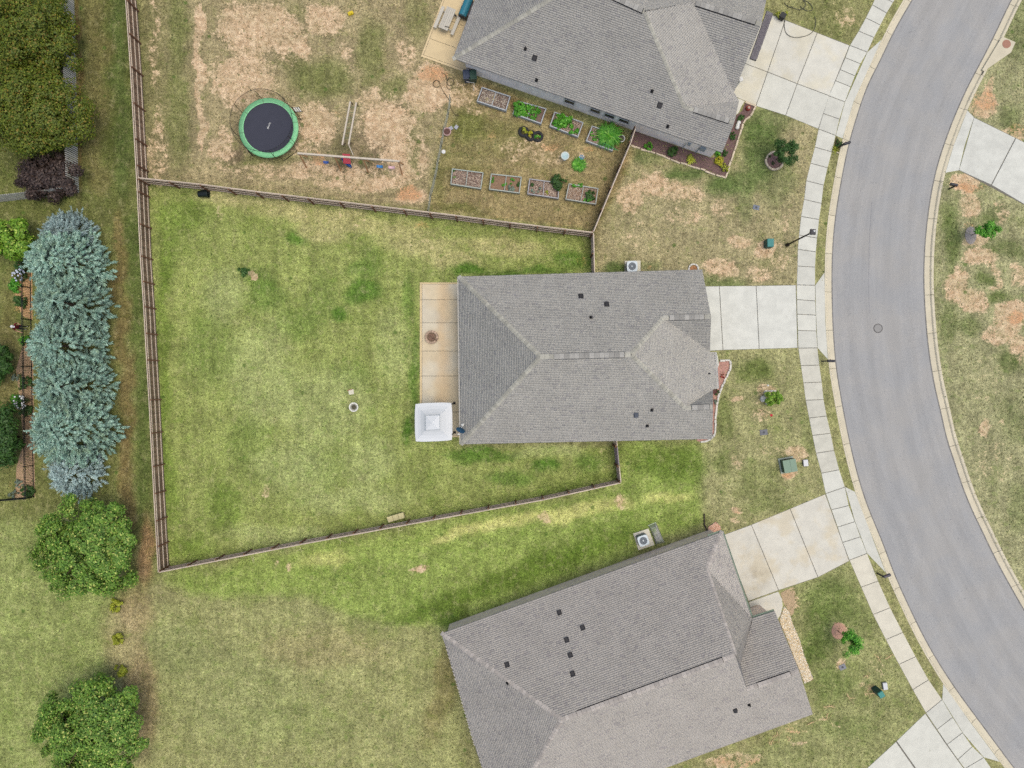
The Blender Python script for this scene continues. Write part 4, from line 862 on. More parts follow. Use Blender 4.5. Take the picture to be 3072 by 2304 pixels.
# ================================================================== PLANTS
def leaves(name, pos, nrm, size, m, aspect=.55, dirs=None, rng=RNG):
    """diamond leaves at pos facing nrm; size per leaf"""
    n = len(pos); nrm = nrm/np.maximum(1e-6, np.linalg.norm(nrm, axis=1))[:, None]
    a = rng.normal(size=(n,3)) if dirs is None else dirs
    a = a-nrm*np.sum(a*nrm, 1)[:,None]; a /= np.maximum(1e-6, np.linalg.norm(a, axis=1))[:,None]; b = np.cross(nrm, a)
    s = np.asarray(size).reshape(-1,1)*np.ones((n,1))
    V = np.stack([pos-a*s*.5, pos+b*s*aspect*.5-nrm*s*.06, pos+a*s*.5, pos-b*s*aspect*.5-nrm*s*.06], 1).reshape(-1,3)
    return npmesh(name, V, np.arange(4*n).reshape(-1,4))
def unit(n, rng): v = rng.normal(size=(n,3)); return v/np.linalg.norm(v, axis=1)[:,None]
def crown_points(n, rx, ry, rz, rng, clumps=60, cl=.32, hollow=.55, flatb=-.6, rough=.22, cone=0.0):
    """leaf positions gathered in clumps through an uneven crown volume (centre at 0)"""
    d = unit(clumps, rng); d[:,2] = np.where(d[:,2] < flatb, flatb, d[:,2]); r = hollow+(1-hollow)*rng.random(clumps)**.6
    lump = 1+rough*np.sin(3*np.arctan2(d[:,1], d[:,0])+rng.random()*6)*np.cos(2*d[:,2]+rng.random()*6)+rough*rng.normal(size=clumps)*.5
    c = d*(r*lump)[:,None]
    if cone: c[:,:2] *= (1-cone*(c[:,2:3]+1)/2)
    c *= np.array([rx,ry,rz]); w_ = rng.integers(0, clumps, n); o = unit(n, rng)*(rng.random(n)**.45)[:,None]*(cl*(.7+.6*rng.random(clumps))[w_])[:,None]*(rx+ry+rz)/3
    p = c[w_]+o; nr = o*1.2+c[w_]/np.array([rx,ry,rz])*.5*(rx+ry+rz)/6+np.array([0,0,.5])*(rx+ry+rz)/6+rng.normal(size=(n,3))*.25*(rx+ry+rz)/6
    return p, nr
def trunk_mesh(base, top, r, limbs, rng, spread):
    mb = MB(); base, top = Vector(base), Vector(top); mid = base.lerp(top, .5)+Vector((rng.normal()*.06, rng.normal()*.06, 0)); mb.tube([base, mid, top], [r, r*.75, r*.4], 8)
    for i in range(limbs):
        a = rng.random()*6.28; p = base.lerp(top, .45+.5*rng.random()); q = p+Vector((math.cos(a)*spread, math.sin(a)*spread, spread*.5)); mb.tube([p, p.lerp(q,.5)+Vector((0,0,.08)), q], [r*.4, r*.28, r*.12], 6)
    return mb
M_BARK = mat((104,86,70), .25, 9, .95)
LM = {'maple': leafmat((78,122,40),(140,178,70),'leaf_maple',c=(196,206,110)), 'lime': leafmat((92,142,28),(140,180,56),'leaf_lime',c=(196,216,100)),
      'olive': leafmat((76,98,22),(124,134,40),'leaf_olive',c=(142,122,48)), 'plum': leafmat((52,42,40),(84,68,62),'leaf_plum',c=(110,92,82)),
      'dark': leafmat((44,82,30),(76,112,48),'leaf_dark'), 'bright': leafmat((52,128,24),(112,188,50),'leaf_bright',c=(160,220,96)),
      'yellow': leafmat((160,164,30),(206,196,56),'leaf_yellow'), 'chart': leafmat((140,156,34),(186,190,64),'leaf_chartreuse'), 'sage': leafmat((112,130,112),(150,164,146),'leaf_sage'), 'veg': leafmat((54,132,28),(104,176,52),'leaf_vegetable',c=(140,200,80)), 'straw': leafmat((176,160,120),(214,200,160),'leaf_straw'), 'red': leafmat((150,52,44),(190,92,70),'leaf_red')}
def tree(name, label, cat, base, h, rx, ry, rz, zc, mk, n, size, seed, group=None, lean=(0,0), clumps=60, cl=.32, aspect=.55, trunk=.12, limbs=7, rough=.22, bark=None, flatb=-.6, hollow=.55):
    rng = np.random.default_rng(seed); base = Vector(base); root = thing(name, base, label, cat, group); top = base+Vector((lean[0], lean[1], zc))
    obj('trunk', trunk_mesh(base-Vector((0,0,.05)), top, trunk, limbs, rng, rx*.55), bark or M_BARK, root, smooth=True)
    p, nr = crown_points(n, rx, ry, rz, rng, clumps, cl, hollow=hollow, rough=rough, flatb=flatb); p += np.array(top)
    p[:,2] = np.maximum(p[:,2], .12+.1*rng.random(len(p)))
    obj('crown', leaves('crown', p, nr, size*(.7+.6*rng.random(n)), LM[mk], aspect, rng=rng), LM[mk], root); return root
# blue evergreens: feathery upright sprays
def spray_mat(name, a, b, c):
    s = NT(name); rnd = s.n('NewGeometry').outputs['Random Per Island']; col = s.mix(rnd, C(*a), C(*b)); n1 = s.noise(s.pos(), 1.1, 3)
    col = s.mix(s.step(n1, .52, .66, 0, .5), col, C(*c)); return s.fin(s.scale(col, s.math('MULTIPLY', s.step(s.n('ObjectInfo').outputs['Random'], 0, 1, .86, 1.12), s.step(s.noise(s.pos(), 1.8, 4), .3, .7, .62, 1.28))), .7, .2)
M_BLUE = spray_mat('needles_blue_green', (112,160,142), (200,232,216), (172,198,158)); M_SPRU = spray_mat('needles_silver_blue', (134,166,166), (206,228,228), (176,204,204))
def evergreen_mesh(seed, Rb, H, nb, per, blade, droop=.15, pw=.75, low=.25):
    """sprays of narrow blades fanning out along branch tips of a rounded cone"""
    rng = np.random.default_rng(seed); z = rng.random(nb)**1.25; ang = rng.random(nb)*2*np.pi; prof = Rb*(1-z**1.5)**pw
    lump = 1+.13*np.sin(5*ang+3*z*6+rng.random()*6)+.08*rng.normal(size=nb); rr = prof*lump*(.55+.45*rng.random(nb)**.35)
    c = np.stack([np.cos(ang)*rr, np.sin(ang)*rr, low+z*(H-low)], 1); out = np.stack([np.cos(ang), np.sin(ang), .55+.5*z-droop], 1); out /= np.linalg.norm(out, axis=1)[:,None]
    w_ = np.repeat(np.arange(nb), per); n = len(w_); t = rng.random(n); L = (.42+.30*rng.random(nb))[w_]
    side = rng.normal(size=(n,3))*.42; d = out[w_]+side; d /= np.linalg.norm(d, axis=1)[:,None]
    p = c[w_]+out[w_]*(t*L)[:,None]*1.1+rng.normal(size=(n,3))*.04; sz = blade*(.6+.8*rng.random(n)); nr = np.array([0,0,1.0])+.7*rng.normal(size=(n,3))+.4*out[w_]
    return leaves('crown', p, nr, sz, None, .24, dirs=d, rng=rng)
EV = [evergreen_mesh(s, 2.45, 4.9, 720, 64, .21, pw=.62) for s in (3, 4, 5)]
for e in EV: e.materials.append(M_BLUE)
def evergreen(px, py, me, s, rz, label, m=None, h=4.7, group='blue evergreens in a row'):
    base = flat(G(px, py)); root = thing('evergreen_tree', base, label, 'tree', group); mb = MB(); mb.tube([base, base+Vector((0,0,h*s*.85))], [.16,.04], 8); obj('trunk', mb, M_BARK, root)
    o = obj('crown', me, m, root); o.matrix_basis = Matrix.Translation(base) @ Matrix.Rotation(rz, 4, 'Z') @ Matrix.Scale(s, 4)
evs = [(240,802,.97,0,'blue green evergreen at the upper end of the row, below the small silver one'),(252,920,.92,1,'blue green evergreen, second of the five big ones from the top'),(244,1042,.95,2,'blue green evergreen in the middle of the row'),(258,1158,.93,0,'blue green evergreen, fourth of the five big ones from the top'),(262,1284,1.02,1,'blue green evergreen, biggest, near the lower end of the row')]
for i, (x, y, s, k, lb) in enumerate(evs): evergreen(x, y, EV[k], s, 1.3*i, lb)
SP = evergreen_mesh(9, 1.75, 2.6, 420, 56, .17); SP.materials.append(M_SPRU)
evergreen(224, 716, SP, .92, 0, 'small silver blue spruce at the upper end of the evergreen row', h=2.6); evergreen(252, 1412, SP, .96, 2, 'small silver blue spruce at the lower end of the evergreen row', h=2.6)
# broad trees
GT = 'trees along the left edge'
tree('leafy_tree', 'olive green tree in the upper left corner', 'tree', flat(G(170,150)), 5, 3.5, 3.3, 2.2, 3.2, 'olive', 42000, .17, 21, GT, clumps=170, cl=.24, rough=.14, hollow=.3)
tree('leafy_tree', 'olive green tree above the purple shrub', 'tree', flat(G(175,375)), 5, 3.6, 3.4, 2.2, 3.2, 'olive', 44000, .17, 22, GT, clumps=170, cl=.24, rough=.14, hollow=.3)
tree('leafy_tree', 'olive green tree cut by the left edge beside two others', 'tree', flat(G(20,260)), 5, 3.2, 3.6, 2.0, 3.0, 'olive', 30000, .17, 27, GT, clumps=120, cl=.26, rough=.14, hollow=.3)
tree('plum_shrub', 'dark purple leaved shrub in the picket fence corner', 'shrub', flat(G(172,545)), 3, 2.0, 1.75, 1.1, 1.3, 'plum', 15000, .2, 23, clumps=70, cl=.28, rough=.2)
tree('leafy_tree', 'lime green tree beside the silver spruce', 'tree', flat(G(85,735)), 4, 1.5, 1.45, 1.1, 2.0, 'lime', 9000, .2, 24, GT, clumps=60)
tree('leafy_tree', 'dark green tree cut by the left edge below the person', 'tree', flat(G(28,1085)), 4, 1.25, 1.5, 1.2, 2.4, 'dark', 8000, .2, 25, GT, clumps=50)
tree('leafy_tree', 'dark green tree at the left edge near the lower railing corner', 'tree', flat(G(55,1310)), 4, 1.5, 2.1, 1.3, 2.2, 'dark', 11000, .2, 26, GT, clumps=60)
tree('maple_tree', 'broad green maple left of the lower fence corner', 'tree', flat(G(330,1622)), 6, 3.7, 3.6, 1.7, 3.2, 'maple', 60000, .19, 31, GT, clumps=240, cl=.17, rough=.20, hollow=.25, trunk=.18, limbs=14)
tree('maple_tree', 'broad green maple in the lower left corner', 'tree', flat(G(332,2140)), 6, 4.1, 3.5, 1.7, 3.2, 'maple', 56000, .19, 32, GT, clumps=230, cl=.17, rough=.21, hollow=.25, trunk=.18, limbs=14)
for i, (x, y, r, lb) in enumerate(((355,1812,.5,'small yellow green shrub under the maple edge'),(363,1912,.5,'small yellow green shrub, middle of three in a line'),(371,2008,.46,'small yellow green shrub nearest the lower left maple'))):
    tree('small_shrub', lb, 'shrub', flat(G(x,y)), 1, r, r, .35, .35, 'chart', 1300, .13, 40+i, 'yellow green shrubs in a line', clumps=22, trunk=.03, limbs=3)
# ---- young trees of the front lawns
tree('young_tree', 'young dark green tree in the stone ring by the upper driveway', 'tree', flat(G(2327,480)), 2, 1.05, .85, .6, 2.0, 'dark', 6000, .11, 51, lean=(.15,.0), clumps=34, trunk=.035, limbs=5); 
tree('young_tree', 'young bright green tree on the lawn across the road', 'tree', flat(G(2913,706)), 2, .78, .62, .55, 2.1, 'bright', 3400, .11, 52, clumps=26, cl=.36, trunk=.03, limbs=5)
tree('young_tree', 'young bright green tree above the grey meter lid of the lower lawn', 'tree', flat(G(2513,1891)), 2, .7, .95, .6, 2.3, 'bright', 4400, .11, 53, lean=(.1,-.2), clumps=30, cl=.34, trunk=.03, limbs=5)
tree('young_tree', 'yellow green leafy bush inside the white stone border', 'shrub', flat(G(2310,1196)), 1, .68, .62, .45, 1.0, 'lime', 3000, .11, 54, clumps=28, trunk=.03, limbs=4)
tree('small_bush', 'dark sapling beside a bare patch in the green lawn', 'shrub', flat(G(740,822)), 1, .48, .38, .4, .9, 'dark', 500, .14, 55, clumps=16, trunk=.02, limbs=4)

# ---- grass tufts standing in the lawn (colour follows the turf they grow in)
def grass_tufts(n=150000):
    rng = np.random.default_rng(77); x, y = rng.uniform(-41,41,n), rng.uniform(-31,31,n); px, py = x*PPM+1536, 1152-y*PPM
    ix = np.clip(np.searchsorted(XS, x), 0, len(XS)-1); iy = np.clip(np.searchsorted(YS, y), 0, len(YS)-1)
    keep = (GZ[iy, ix] > -.1) & (rng.random(n) > .75*DIRT[iy, ix])
    hard = [[(j[0]-3, j[1]) for j in J]+[(j[2]+3, j[3]) for j in J[::-1]], [(2300,30),(2560,130),(2460,396),(2180,350),(2190,280)], [(2090,850),(2395,848),(2400,1050),(2160,1060),(2160,1122),(2090,1122)], [(2160,1606),(2478,1476),(2552,1686),(2352,1780),(2356,1830),(2320,1880),(2250,1880)],
            [(2777,2134),(2594,2304),(2700,2450),(2930,2360)], [(2890,320),(2922,346),(3100,430),(3100,640),(2870,516),(2836,516)], [(1254,842),(1404,842),(1404,1317),(1254,1317)], [(1255,172),(1330,-40),(1500,-40),(1385,212)], [(3000,105),(3050,125),(3036,162),(2948,218),(2930,215)]]
    for flat_, pl_, nn_ in (([(-90,66),(140,428),(838,1070),(1474,1694),(2052,2296)], WEr, WN),):
        for y0, y1 in flat_: hard.append([wcurb(v, .5) for v in np.linspace(y0, y1, 8)]+[wcurb(v, 1.9) for v in np.linspace(y1, y0, 8)])
    for h_ in hard: keep &= ~inpoly(h_, px, py)
    x, y, ix, iy = x[keep], y[keep], ix[keep], iy[keep]; k = len(x); s = .09+.13*rng.random(k)**2
    p = np.stack([x, y, .012+.02*rng.random(k)], 1); nr = np.array([0,0,1.0])+.55*rng.normal(size=(k,3)); me = leaves('grass', p, nr, s, None, .42, rng=rng)
    colr = np.concatenate([BASE[iy, ix]*(.9+.25*rng.random((k,1)))*np.array([1,1.02,.92]), np.ones((k,1))], 1); attr(me, 'turf', np.repeat(colr, 4, 0))
    s_ = NT('grass_blades'); at = s_.n('VertexColor'); at.layer_name = 'turf'; f = s_.step(s_.n('NewGeometry').outputs['Random Per Island'], 0, 1, .50, 1.38)
    m = s_.fin(s_.scale(at.outputs[0], f), .9, .1); obj('grass', me, m, None, kind='stuff')
grass_tufts()
# ================================================================== THINGS IN THE YARDS
UP = Vector((0,0,1))
def ringpts(c, r, n, z=0.0, a0=0.0): return [Vector((c.x+r*math.cos(a0+2*math.pi*k/n), c.y+r*math.sin(a0+2*math.pi*k/n), z)) for k in range(n)]
# ---- trampoline
def trampoline():
    c = flat(G(806,384,.9)); zt = .92; r1, r0 = 2.27, 1.95; t = thing('trampoline', c, 'round black trampoline with green rim and safety net', 'trampoline')
    grn = mat((142,216,158), .08, 5, .55, island=.05); blk = mat((30,31,36), .1, 8, .5); n = 64
    mb = MB(); mb.lathe((c.x,c.y,zt), [(.01,-.04),(1.0,-.035),(r0,0)], 64, False); obj('jump_mat', mb, mat((62,64,78), .06, 2, .75), t, smooth=True)
    for k in range(8):
        mb = MB(); v = []; m_ = 10
        for i in range(m_+1):
            a = 2*math.pi*(k+i/m_*.985)/8+.2
            for r, z in ((r0-.03,.045),((r0+r1)/2,.075),(r1+.02,.05),(r1+.03,-.02)): v.append((c.x+r*math.cos(a), c.y+r*math.sin(a), zt+z))
        mb.add(v, [(i*4+j, i*4+j+1, (i+1)*4+j+1, (i+1)*4+j) for i in range(m_) for j in range(3)]); obj('rim_pad', mb, grn, t, smooth=True)
    mb = MB(); mb.tube(ringpts(c, r1-.05, 48, zt-.05), .035, 6, True); obj('frame_ring', mb, blk, t)
    hr = r1+.16; ztop = zt+1.75
    mb = MB(); mb.tube(ringpts(c, hr-.1, 56, ztop), .016, 6, True); obj('net_hoop', mb, blk, t)
    for k in range(8):
        a = 2*math.pi*k/8+.25; d = Vector((math.cos(a), math.sin(a), 0)); mb = MB(); b = c+d*(r1+.02)
        mb.tube([b+UP*.35, b+d*.13+UP*.9, b+d*.16+UP*1.7, b+d*.02+UP*(ztop-.12-.0)+UP*.1, c+d*(hr-.1)+UP*ztop], .019, 6); obj('net_pole', mb, blk, t)
    for k in range(4):
        a = 2*math.pi*k/4+.64; d = Vector((math.cos(a), math.sin(a), 0)); s_ = Vector((-d.y, d.x, 0)); mb = MB(); b = c+d*(r1-.02)
        mb.tube([b-s_*.7+UP*(zt-.06), b-s_*.62+d*.12+UP*.04, b+s_*.62+d*.12+UP*.04, b+s_*.7+UP*(zt-.06)], .024, 6); obj('leg', mb, blk, t)
    s = NT('safety_net'); tr = s.n('BsdfTransparent'); mx = s.n('MixShader'); mx.inputs[0].default_value = .20; s.l(tr.outputs[0], mx.inputs[1]); s.l(s.b.outputs[0], mx.inputs[2]); s.l(mx.outputs[0], s.o.inputs[0]); s.fin(C(24,26,30), .8)
    mb = MB(); mb.lathe((c.x,c.y,0), [(r0+.04,zt+.06),(hr-.1,ztop-.02)], 56, False); obj('net', mb, s.m, t, smooth=True)
    # lettering on the mat
    cu = bpy.data.curves.new('mat_lettering', 'FONT'); cu.body = 'BAVN'; cu.size = .2; cu.align_x = 'CENTER'; cu.align_y = 'CENTER'; tmp = bpy.data.objects.new('tmp', cu); COL.objects.link(tmp)
    dg = bpy.context.evaluated_depsgraph_get(); me = bpy.data.meshes.new_from_object(tmp.evaluated_get(dg)); bpy.data.objects.remove(tmp)
    o = obj('mat_lettering', me, M_WHITE, t); p = flat(G(807,377,zt)); o.matrix_basis = Matrix.Translation(p+UP*(zt+.004)) @ Matrix.Rotation(R(68), 4, 'Z')
    # ladder
    mb = MB(); w0 = flat(G(893,334)); d = (flat(G(896,335))-c).normalized(); s_ = Vector((-d.y, d.x, 0))
    for s2 in (-1, 1): mb.beam(c+d*(r1+.05)+s_*.2*s2+UP*.85, c+d*(r1+.62)+s_*.2*s2+UP*.02, .03, .03)
    obj('ladder_rail', mb, blk, t)
    for k in range(3): mb = MB(); q = c+d*(r1+.2+.14*k)+UP*(.64-.2*k); mb.beam(q-s_*.22, q+s_*.22, .07, .02); obj('ladder_step', mb, M_WHITE, t)
trampoline()
# ---- swing set: long beam on splayed legs with swings, climbing ladder beams beside it
WOODW = mat((214,202,186), .10, 7, .85, island=.04); CHAIN = mat((206,196,168), .1, 9, .6)
def swing_set():
    h = 2.25; a, b = G(893,460,h), G(1199,484,h); t = thing('swing_set', flat((a+b)/2), 'long pale wooden swing beam with red, blue and pink seats', 'swing set'); d = (b-a).normalized(); s_ = Vector((-d.y, d.x, 0))
    mb = MB(); mb.beam(a, b, .13, .16); obj('top_beam', mb, WOODW, t)
    for f in (.012, .36, .64, .988):
        for sd2 in (-1, 1):
            p = a.lerp(b, f); mb = MB(); mb.beam(p-UP*.05, flat(p)+s_*(.42*sd2), .08, .08); obj('leg', mb, mat((206,158,116), .15, 7), t)
    def swing(f, m, w_, name, drop=1.75):
        p = a.lerp(b, f); q = p-UP*drop
        for sd2 in (-1, 1): mb = MB(); mb.tube([p+d*sd2*w_/2, q+d*sd2*w_/2], .012, 5); obj('chain', mb, CHAIN, t)
        mb = MB(); v = []; 
        for i in range(9): u_ = (i/8-.5)*w_; z = -.10*(1-(2*i/8-1)**2); v += [tuple(q+d*u_+s_*.10+UP*z), tuple(q+d*u_-s_*.10+UP*z)]
        mb.add(v, [(2*i, 2*i+1, 2*i+3, 2*i+2) for i in range(8)]); mb.add([(x, y, z-.02) for x, y, z in v], [(2*i+2, 2*i+3, 2*i+1, 2*i) for i in range(8)]); obj('seat', mb, m, t, label=name)
    swing(.22, mat((54,92,170), .1, 8, .5), .42, 'dark blue swing seat'); swing(.765, mat((64,140,206), .1, 8, .5), .5, 'light blue swing seat'); swing(.885, mat((240,196,204), .06, 8, .5), .5, 'pink swing seat')
    p = a.lerp(b, .44); q = p-UP*1.5
    mb = MB(); v = []
    for i in range(6):
        for j in range(4): u_ = -.36+j*.24; v.append(tuple(q+d*(u_*.8)+s_*(.55-i*.12)+UP*(.45-.11*i)))
    mb.add(v, [(i*4+j, i*4+j+1, (i+1)*4+j+1, (i+1)*4+j) for i in range(5) for j in range(3)]); mb.add([(x, y, z-.02) for x, y, z in v], [((i+1)*4+j, (i+1)*4+j+1, i*4+j+1, i*4+j) for i in range(5) for j in range(3)]); obj('red_seat', mb, mat((214,84,98), .15, 10, .5), t)
    c = flat(G(1045,494)); mb = MB(); v = []; ax = Vector((.72,-.69,0)); sy = Vector((.69,.72,0))
    for i in range(9):
        f = i/8; wv = .17*math.sin(math.pi*min(1,f*.9+.1))**.6
        for j in range(5): g = j/4-.5; v.append(tuple(c+ax*(f-.5)*.95+sy*g*2*wv+UP*(.62-.5*f+.22*(2*g)**2)))
    mb.add(v, [(i*5+j, i*5+j+1, (i+1)*5+j+1, (i+1)*5+j) for i in range(8) for j in range(4)]); mb.add([(x, y, z-.02) for x, y, z in v], [((i+1)*5+j, (i+1)*5+j+1, i*5+j+1, i*5+j) for i in range(8) for j in range(4)]); obj('slide', mb, mat((40,92,168), .15, 8, .4), t, smooth=True)
    for sd2 in (-1, 1): mb = MB(); mb.tube([p+d*sd2*.25, q+d*sd2*.25+s_*.3+UP*.3], .012, 5); obj('chain', mb, CHAIN, t)
swing_set()
def monkey_bars():
    h = 2.1; a0, a1, b0, b1 = G(1051,305,h), G(1027,435,h), G(1069,308,h), G(1046,434,h); t = thing('monkey_bars', flat((a0+b1)/2), 'two pale climbing beams with rungs beside the trampoline', 'climbing frame')
    for p, q in ((a0,a1),(b0,b1)): mb = MB(); mb.beam(p, q, .11, .12); obj('beam', mb, WOODW, t)
    for k in range(7): f = .12+.12*k; mb = MB(); mb.tube([a0.lerp(a1,f), b0.lerp(b1,f)], .016, 6); obj('rung', mb, mat((96,124,92), .1, 8), t)
    for p, q in ((a0,(1058,312)),(b0,(1074,316)),(a1,(1036,430)),(b1,(1054,429))): mb = MB(); mb.beam(p-UP*.05, G(*q), .08, .08); obj('post', mb, mat((128,108,90), .15, 7), t)
    for q in ((1052,446),(1060,466)): mb = MB(); mb.beam(b1-UP*.02, G(q[0],q[1],.9 if q[1]<460 else 2.2)-UP*.0, .05, .05); obj('brace', mb, WOODW, t)
monkey_bars()
mb = MB(); p = flat(G(1053,42)); mb.box(p+UP*.09, (.42,.24,.16), rz=.4); mb.box(p+UP*.2, (.2,.18,.12), rz=.4); o = obj('toy_truck', mb, mat((232,206,40), .08, 9, .4), None, label='small yellow toy on the bare upper yard', cat='toy')
# ---- picnic table + covered grill
def picnic():
    h = .78; c = flat(G(1342,57,.7)); ax = Vector((.36,-.93,0)).normalized()*-1; ax = Vector((.385,.92,0)).normalized(); sx = Vector((ax.y,-ax.x,0)); t = thing('picnic_table', c, 'pale grey wooden picnic table on the tan patio', 'picnic table'); m = mat((206,200,188), .12, 10, .85, obj=.06)
    for k in range(5): mb = MB(); q = c+sx*(-.30+.15*k)+UP*h; mb.beam(q-ax*.88, q+ax*.88, .14, .035); obj('table_board', mb, m, t)
    for s2 in (-1, 1): mb = MB(); q = c+sx*(.72*s2)+UP*.45; mb.beam(q-ax*.88, q+ax*.88, .25, .035); obj('bench', mb, m, t)
    for e_ in (-1, 1):
        for s2 in (-1, 1): mb = MB(); q = c+ax*(.62*e_); mb.beam(q+sx*.18*s2+UP*(h-.04), q+sx*.62*s2+UP*.06, .09, .04, up=ax); obj('leg', mb, m, t)
        mb = MB(); q = c+ax*(.56*e_)+UP*.41; mb.beam(q-sx*.78, q+sx*.78, .04, .09); obj('cross_beam', mb, m, t)
picnic()
mb = MB(); p = flat(G(1341,80,.8)); mb.beam(p+UP*.82+Vector((-.18,.02,0)), p+UP*.82+Vector((.18,-.06,0)), .05, .03); obj('barbecue_tongs', mb, M_BLACK, None, label='dark barbecue tool lying on the picnic table', cat='tool')
mb = MB(); p = flat(G(1366,46,.45)); mb.beam(p+UP*.5+Vector((-.1,.12,0)), p+UP*.5+Vector((.08,-.1,0)), .09, .04); obj('dark_bag', mb, M_BLACK, None, label='small dark object on the picnic bench', cat='object')
def grill():
    c = flat(G(1397,20,.9)); rz = R(-22); t = thing('barbecue_grill', c, 'teal covered barbecue grill beside the picnic table', 'grill'); m = mat((50,130,152), .06, 6, .45); M3 = Matrix.Rotation(rz, 3, 'Z')
    mb = MB(); n = 10; v = []
    for i in range(n+1):
        a = math.pi*i/n
        for yy in (-.72,.72): v.append(tuple(c+M3@Vector((-.32*math.cos(a), yy, 0))+UP*(.82+.28*math.sin(a))))
    mb.add(v, [(2*i, 2*i+2, 2*i+3, 2*i+1) for i in range(n)]+[tuple(range(0, 2*n+2, 2))[::-1], tuple(range(1, 2*n+2, 2))]); obj('hood', mb, m, t)
    mb = MB(); mb.box(c+UP*.60, (.66,1.46,.46), rz=rz); obj('cabinet', mb, mat((40,46,56), .1, 6, .5), t)
    mb = MB(); q = c+M3@Vector((.38,0,0)); mb.box(q+UP*.78, (.14,1.1,.04), rz=rz); obj('side_shelf', mb, mat((90,80,84), .1, 6), t)
    for sx in (-1,1):
        for sy in (-1,1): mb = MB(); mb.tube([c+M3@Vector((.26*sx,.6*sy,0))+UP*.4, c+M3@Vector((.26*sx,.6*sy,0))], .03, 6); obj('leg', mb, M_BLACK, t)
grill()
def bin_(x, y, m, label, rz=0.0, h=1.05):
    c = flat(G(x, y)); t = thing('wheeled_bin', c, label, 'bin', 'wheeled bins by the upper house wall'); M3 = Matrix.Rotation(rz, 3, 'Z'); mb = MB()
    lo = [c+M3@Vector((sx*.22, sy*.24, 0))+UP*.04 for sx, sy in ((-1,-1),(1,-1),(1,1),(-1,1))]; hi = [c+M3@Vector((sx*.28, sy*.33, 0))+UP*h for sx, sy in ((-1,-1),(1,-1),(1,1),(-1,1))]
    mb.add(lo+hi, [(3,2,1,0),(4,5,6,7),(0,1,5,4),(1,2,6,5),(2,3,7,6),(3,0,4,7)]); obj('body', mb, m, t)
    mb = MB(); mb.box(c+UP*(h+.03), (.6,.7,.06), rz=rz); mb.box(c+UP*(h+.075), (.46,.5,.04), rz=rz); obj('lid', mb, m, t)
    for sx in (-1,1): mb = MB(); q = c+M3@Vector((.24*sx,.3,0))+UP*.1; mb.tube([q-M3@Vector((.03,0,0)), q+M3@Vector((.03,0,0))], .1, 12); obj('wheel', mb, M_BLACK, t)
    mb = MB(); mb.tube([c+M3@Vector((-.22,.36,0))+UP*(h-.02), c+M3@Vector((-.22,.43,0))+UP*h, c+M3@Vector((.22,.43,0))+UP*h, c+M3@Vector((.22,.36,0))+UP*(h-.02)], .018, 6); obj('handle', mb, M_BLACK, t)
bin_(1403,240,mat((66,76,98), .08, 8, .5),'dark blue grey wheeled bin at the upper house corner', .1); bin_(1420,241,mat((52,84,72), .08, 8, .5),'dark green wheeled bin next to the blue grey one', .1)
def hose(name, label, pts, r, m, z=.03):
    q = resample([tuple(G(x,y)[:2]) for x, y in pts], .12); mb = MB(); mb.tube([(p.x, p.y, z+.004*(i%7)) for i, p in enumerate(q)], r, 6); obj(name, mb, m, None, smooth=True, label=label, cat='hose')
coil = lambda x, y, r, n, s=0: [(x+r*math.cos(s+2*math.pi*k/12), y+r*math.sin(s+2*math.pi*k/12)) for k in range(int(12*n))]
M_HOSE = mat((92,84,62), .1, 8, .5)
hose('garden_hose', 'dark garden hose looped on the bare soil by the tan patio', [(1324,218),(1336,224),(1341,236)]+coil(1351,247,11,1.3,3.1)+[(1340,262),(1352,270),(1358,262)], .02, M_HOSE)
hose('garden_hose', 'coiled garden hose trailing toward the wire fence', coil(1310,252,11,1.6)+[(1312,240),(1325,265),(1340,290),(1348,300),(1353,325),(1364,343),(1378,348)], .02, M_HOSE)
hose('garden_hose', 'dark hose looping over the upper driveway edge', [(2352,60),(2353,90),(2365,108),(2390,114),(2425,106),(2443,88),(2446,62),(2442,50)], .022, mat((74,76,70), .1, 8, .5), z=.06)
hose('garden_hose', 'dark hose tangled on the grass above the upper driveway', [(2352,8),(2362,20),(2380,24),(2398,30),(2412,24),(2416,8),(2405,2),(2420,4),(2434,18),(2437,30),(2420,34),(2400,20)], .022, mat((74,76,70), .1, 8, .5))
mb = MB(); p = flat(G(2342,56)); mb.box(p+UP*.3, (.42,.36,.5), rz=-.5); mb.box(p+UP*.57, (.46,.4,.05), rz=-.5); obj('hose_box', mb, mat((60,60,58), .1, 8), None, label='dark hose box at the corner of the upper driveway', cat='box')
for x, y, lb in ((2330,52,'small potted plant left of the dark hose box'),(2352,48,'small potted plant right of the dark hose box')):
    tree('potted_plant', lb, 'plant', flat(G(x,y)), 1, .2, .2, .18, .4, 'chart', 160, .12, int(x), clumps=8, trunk=.02, limbs=0)
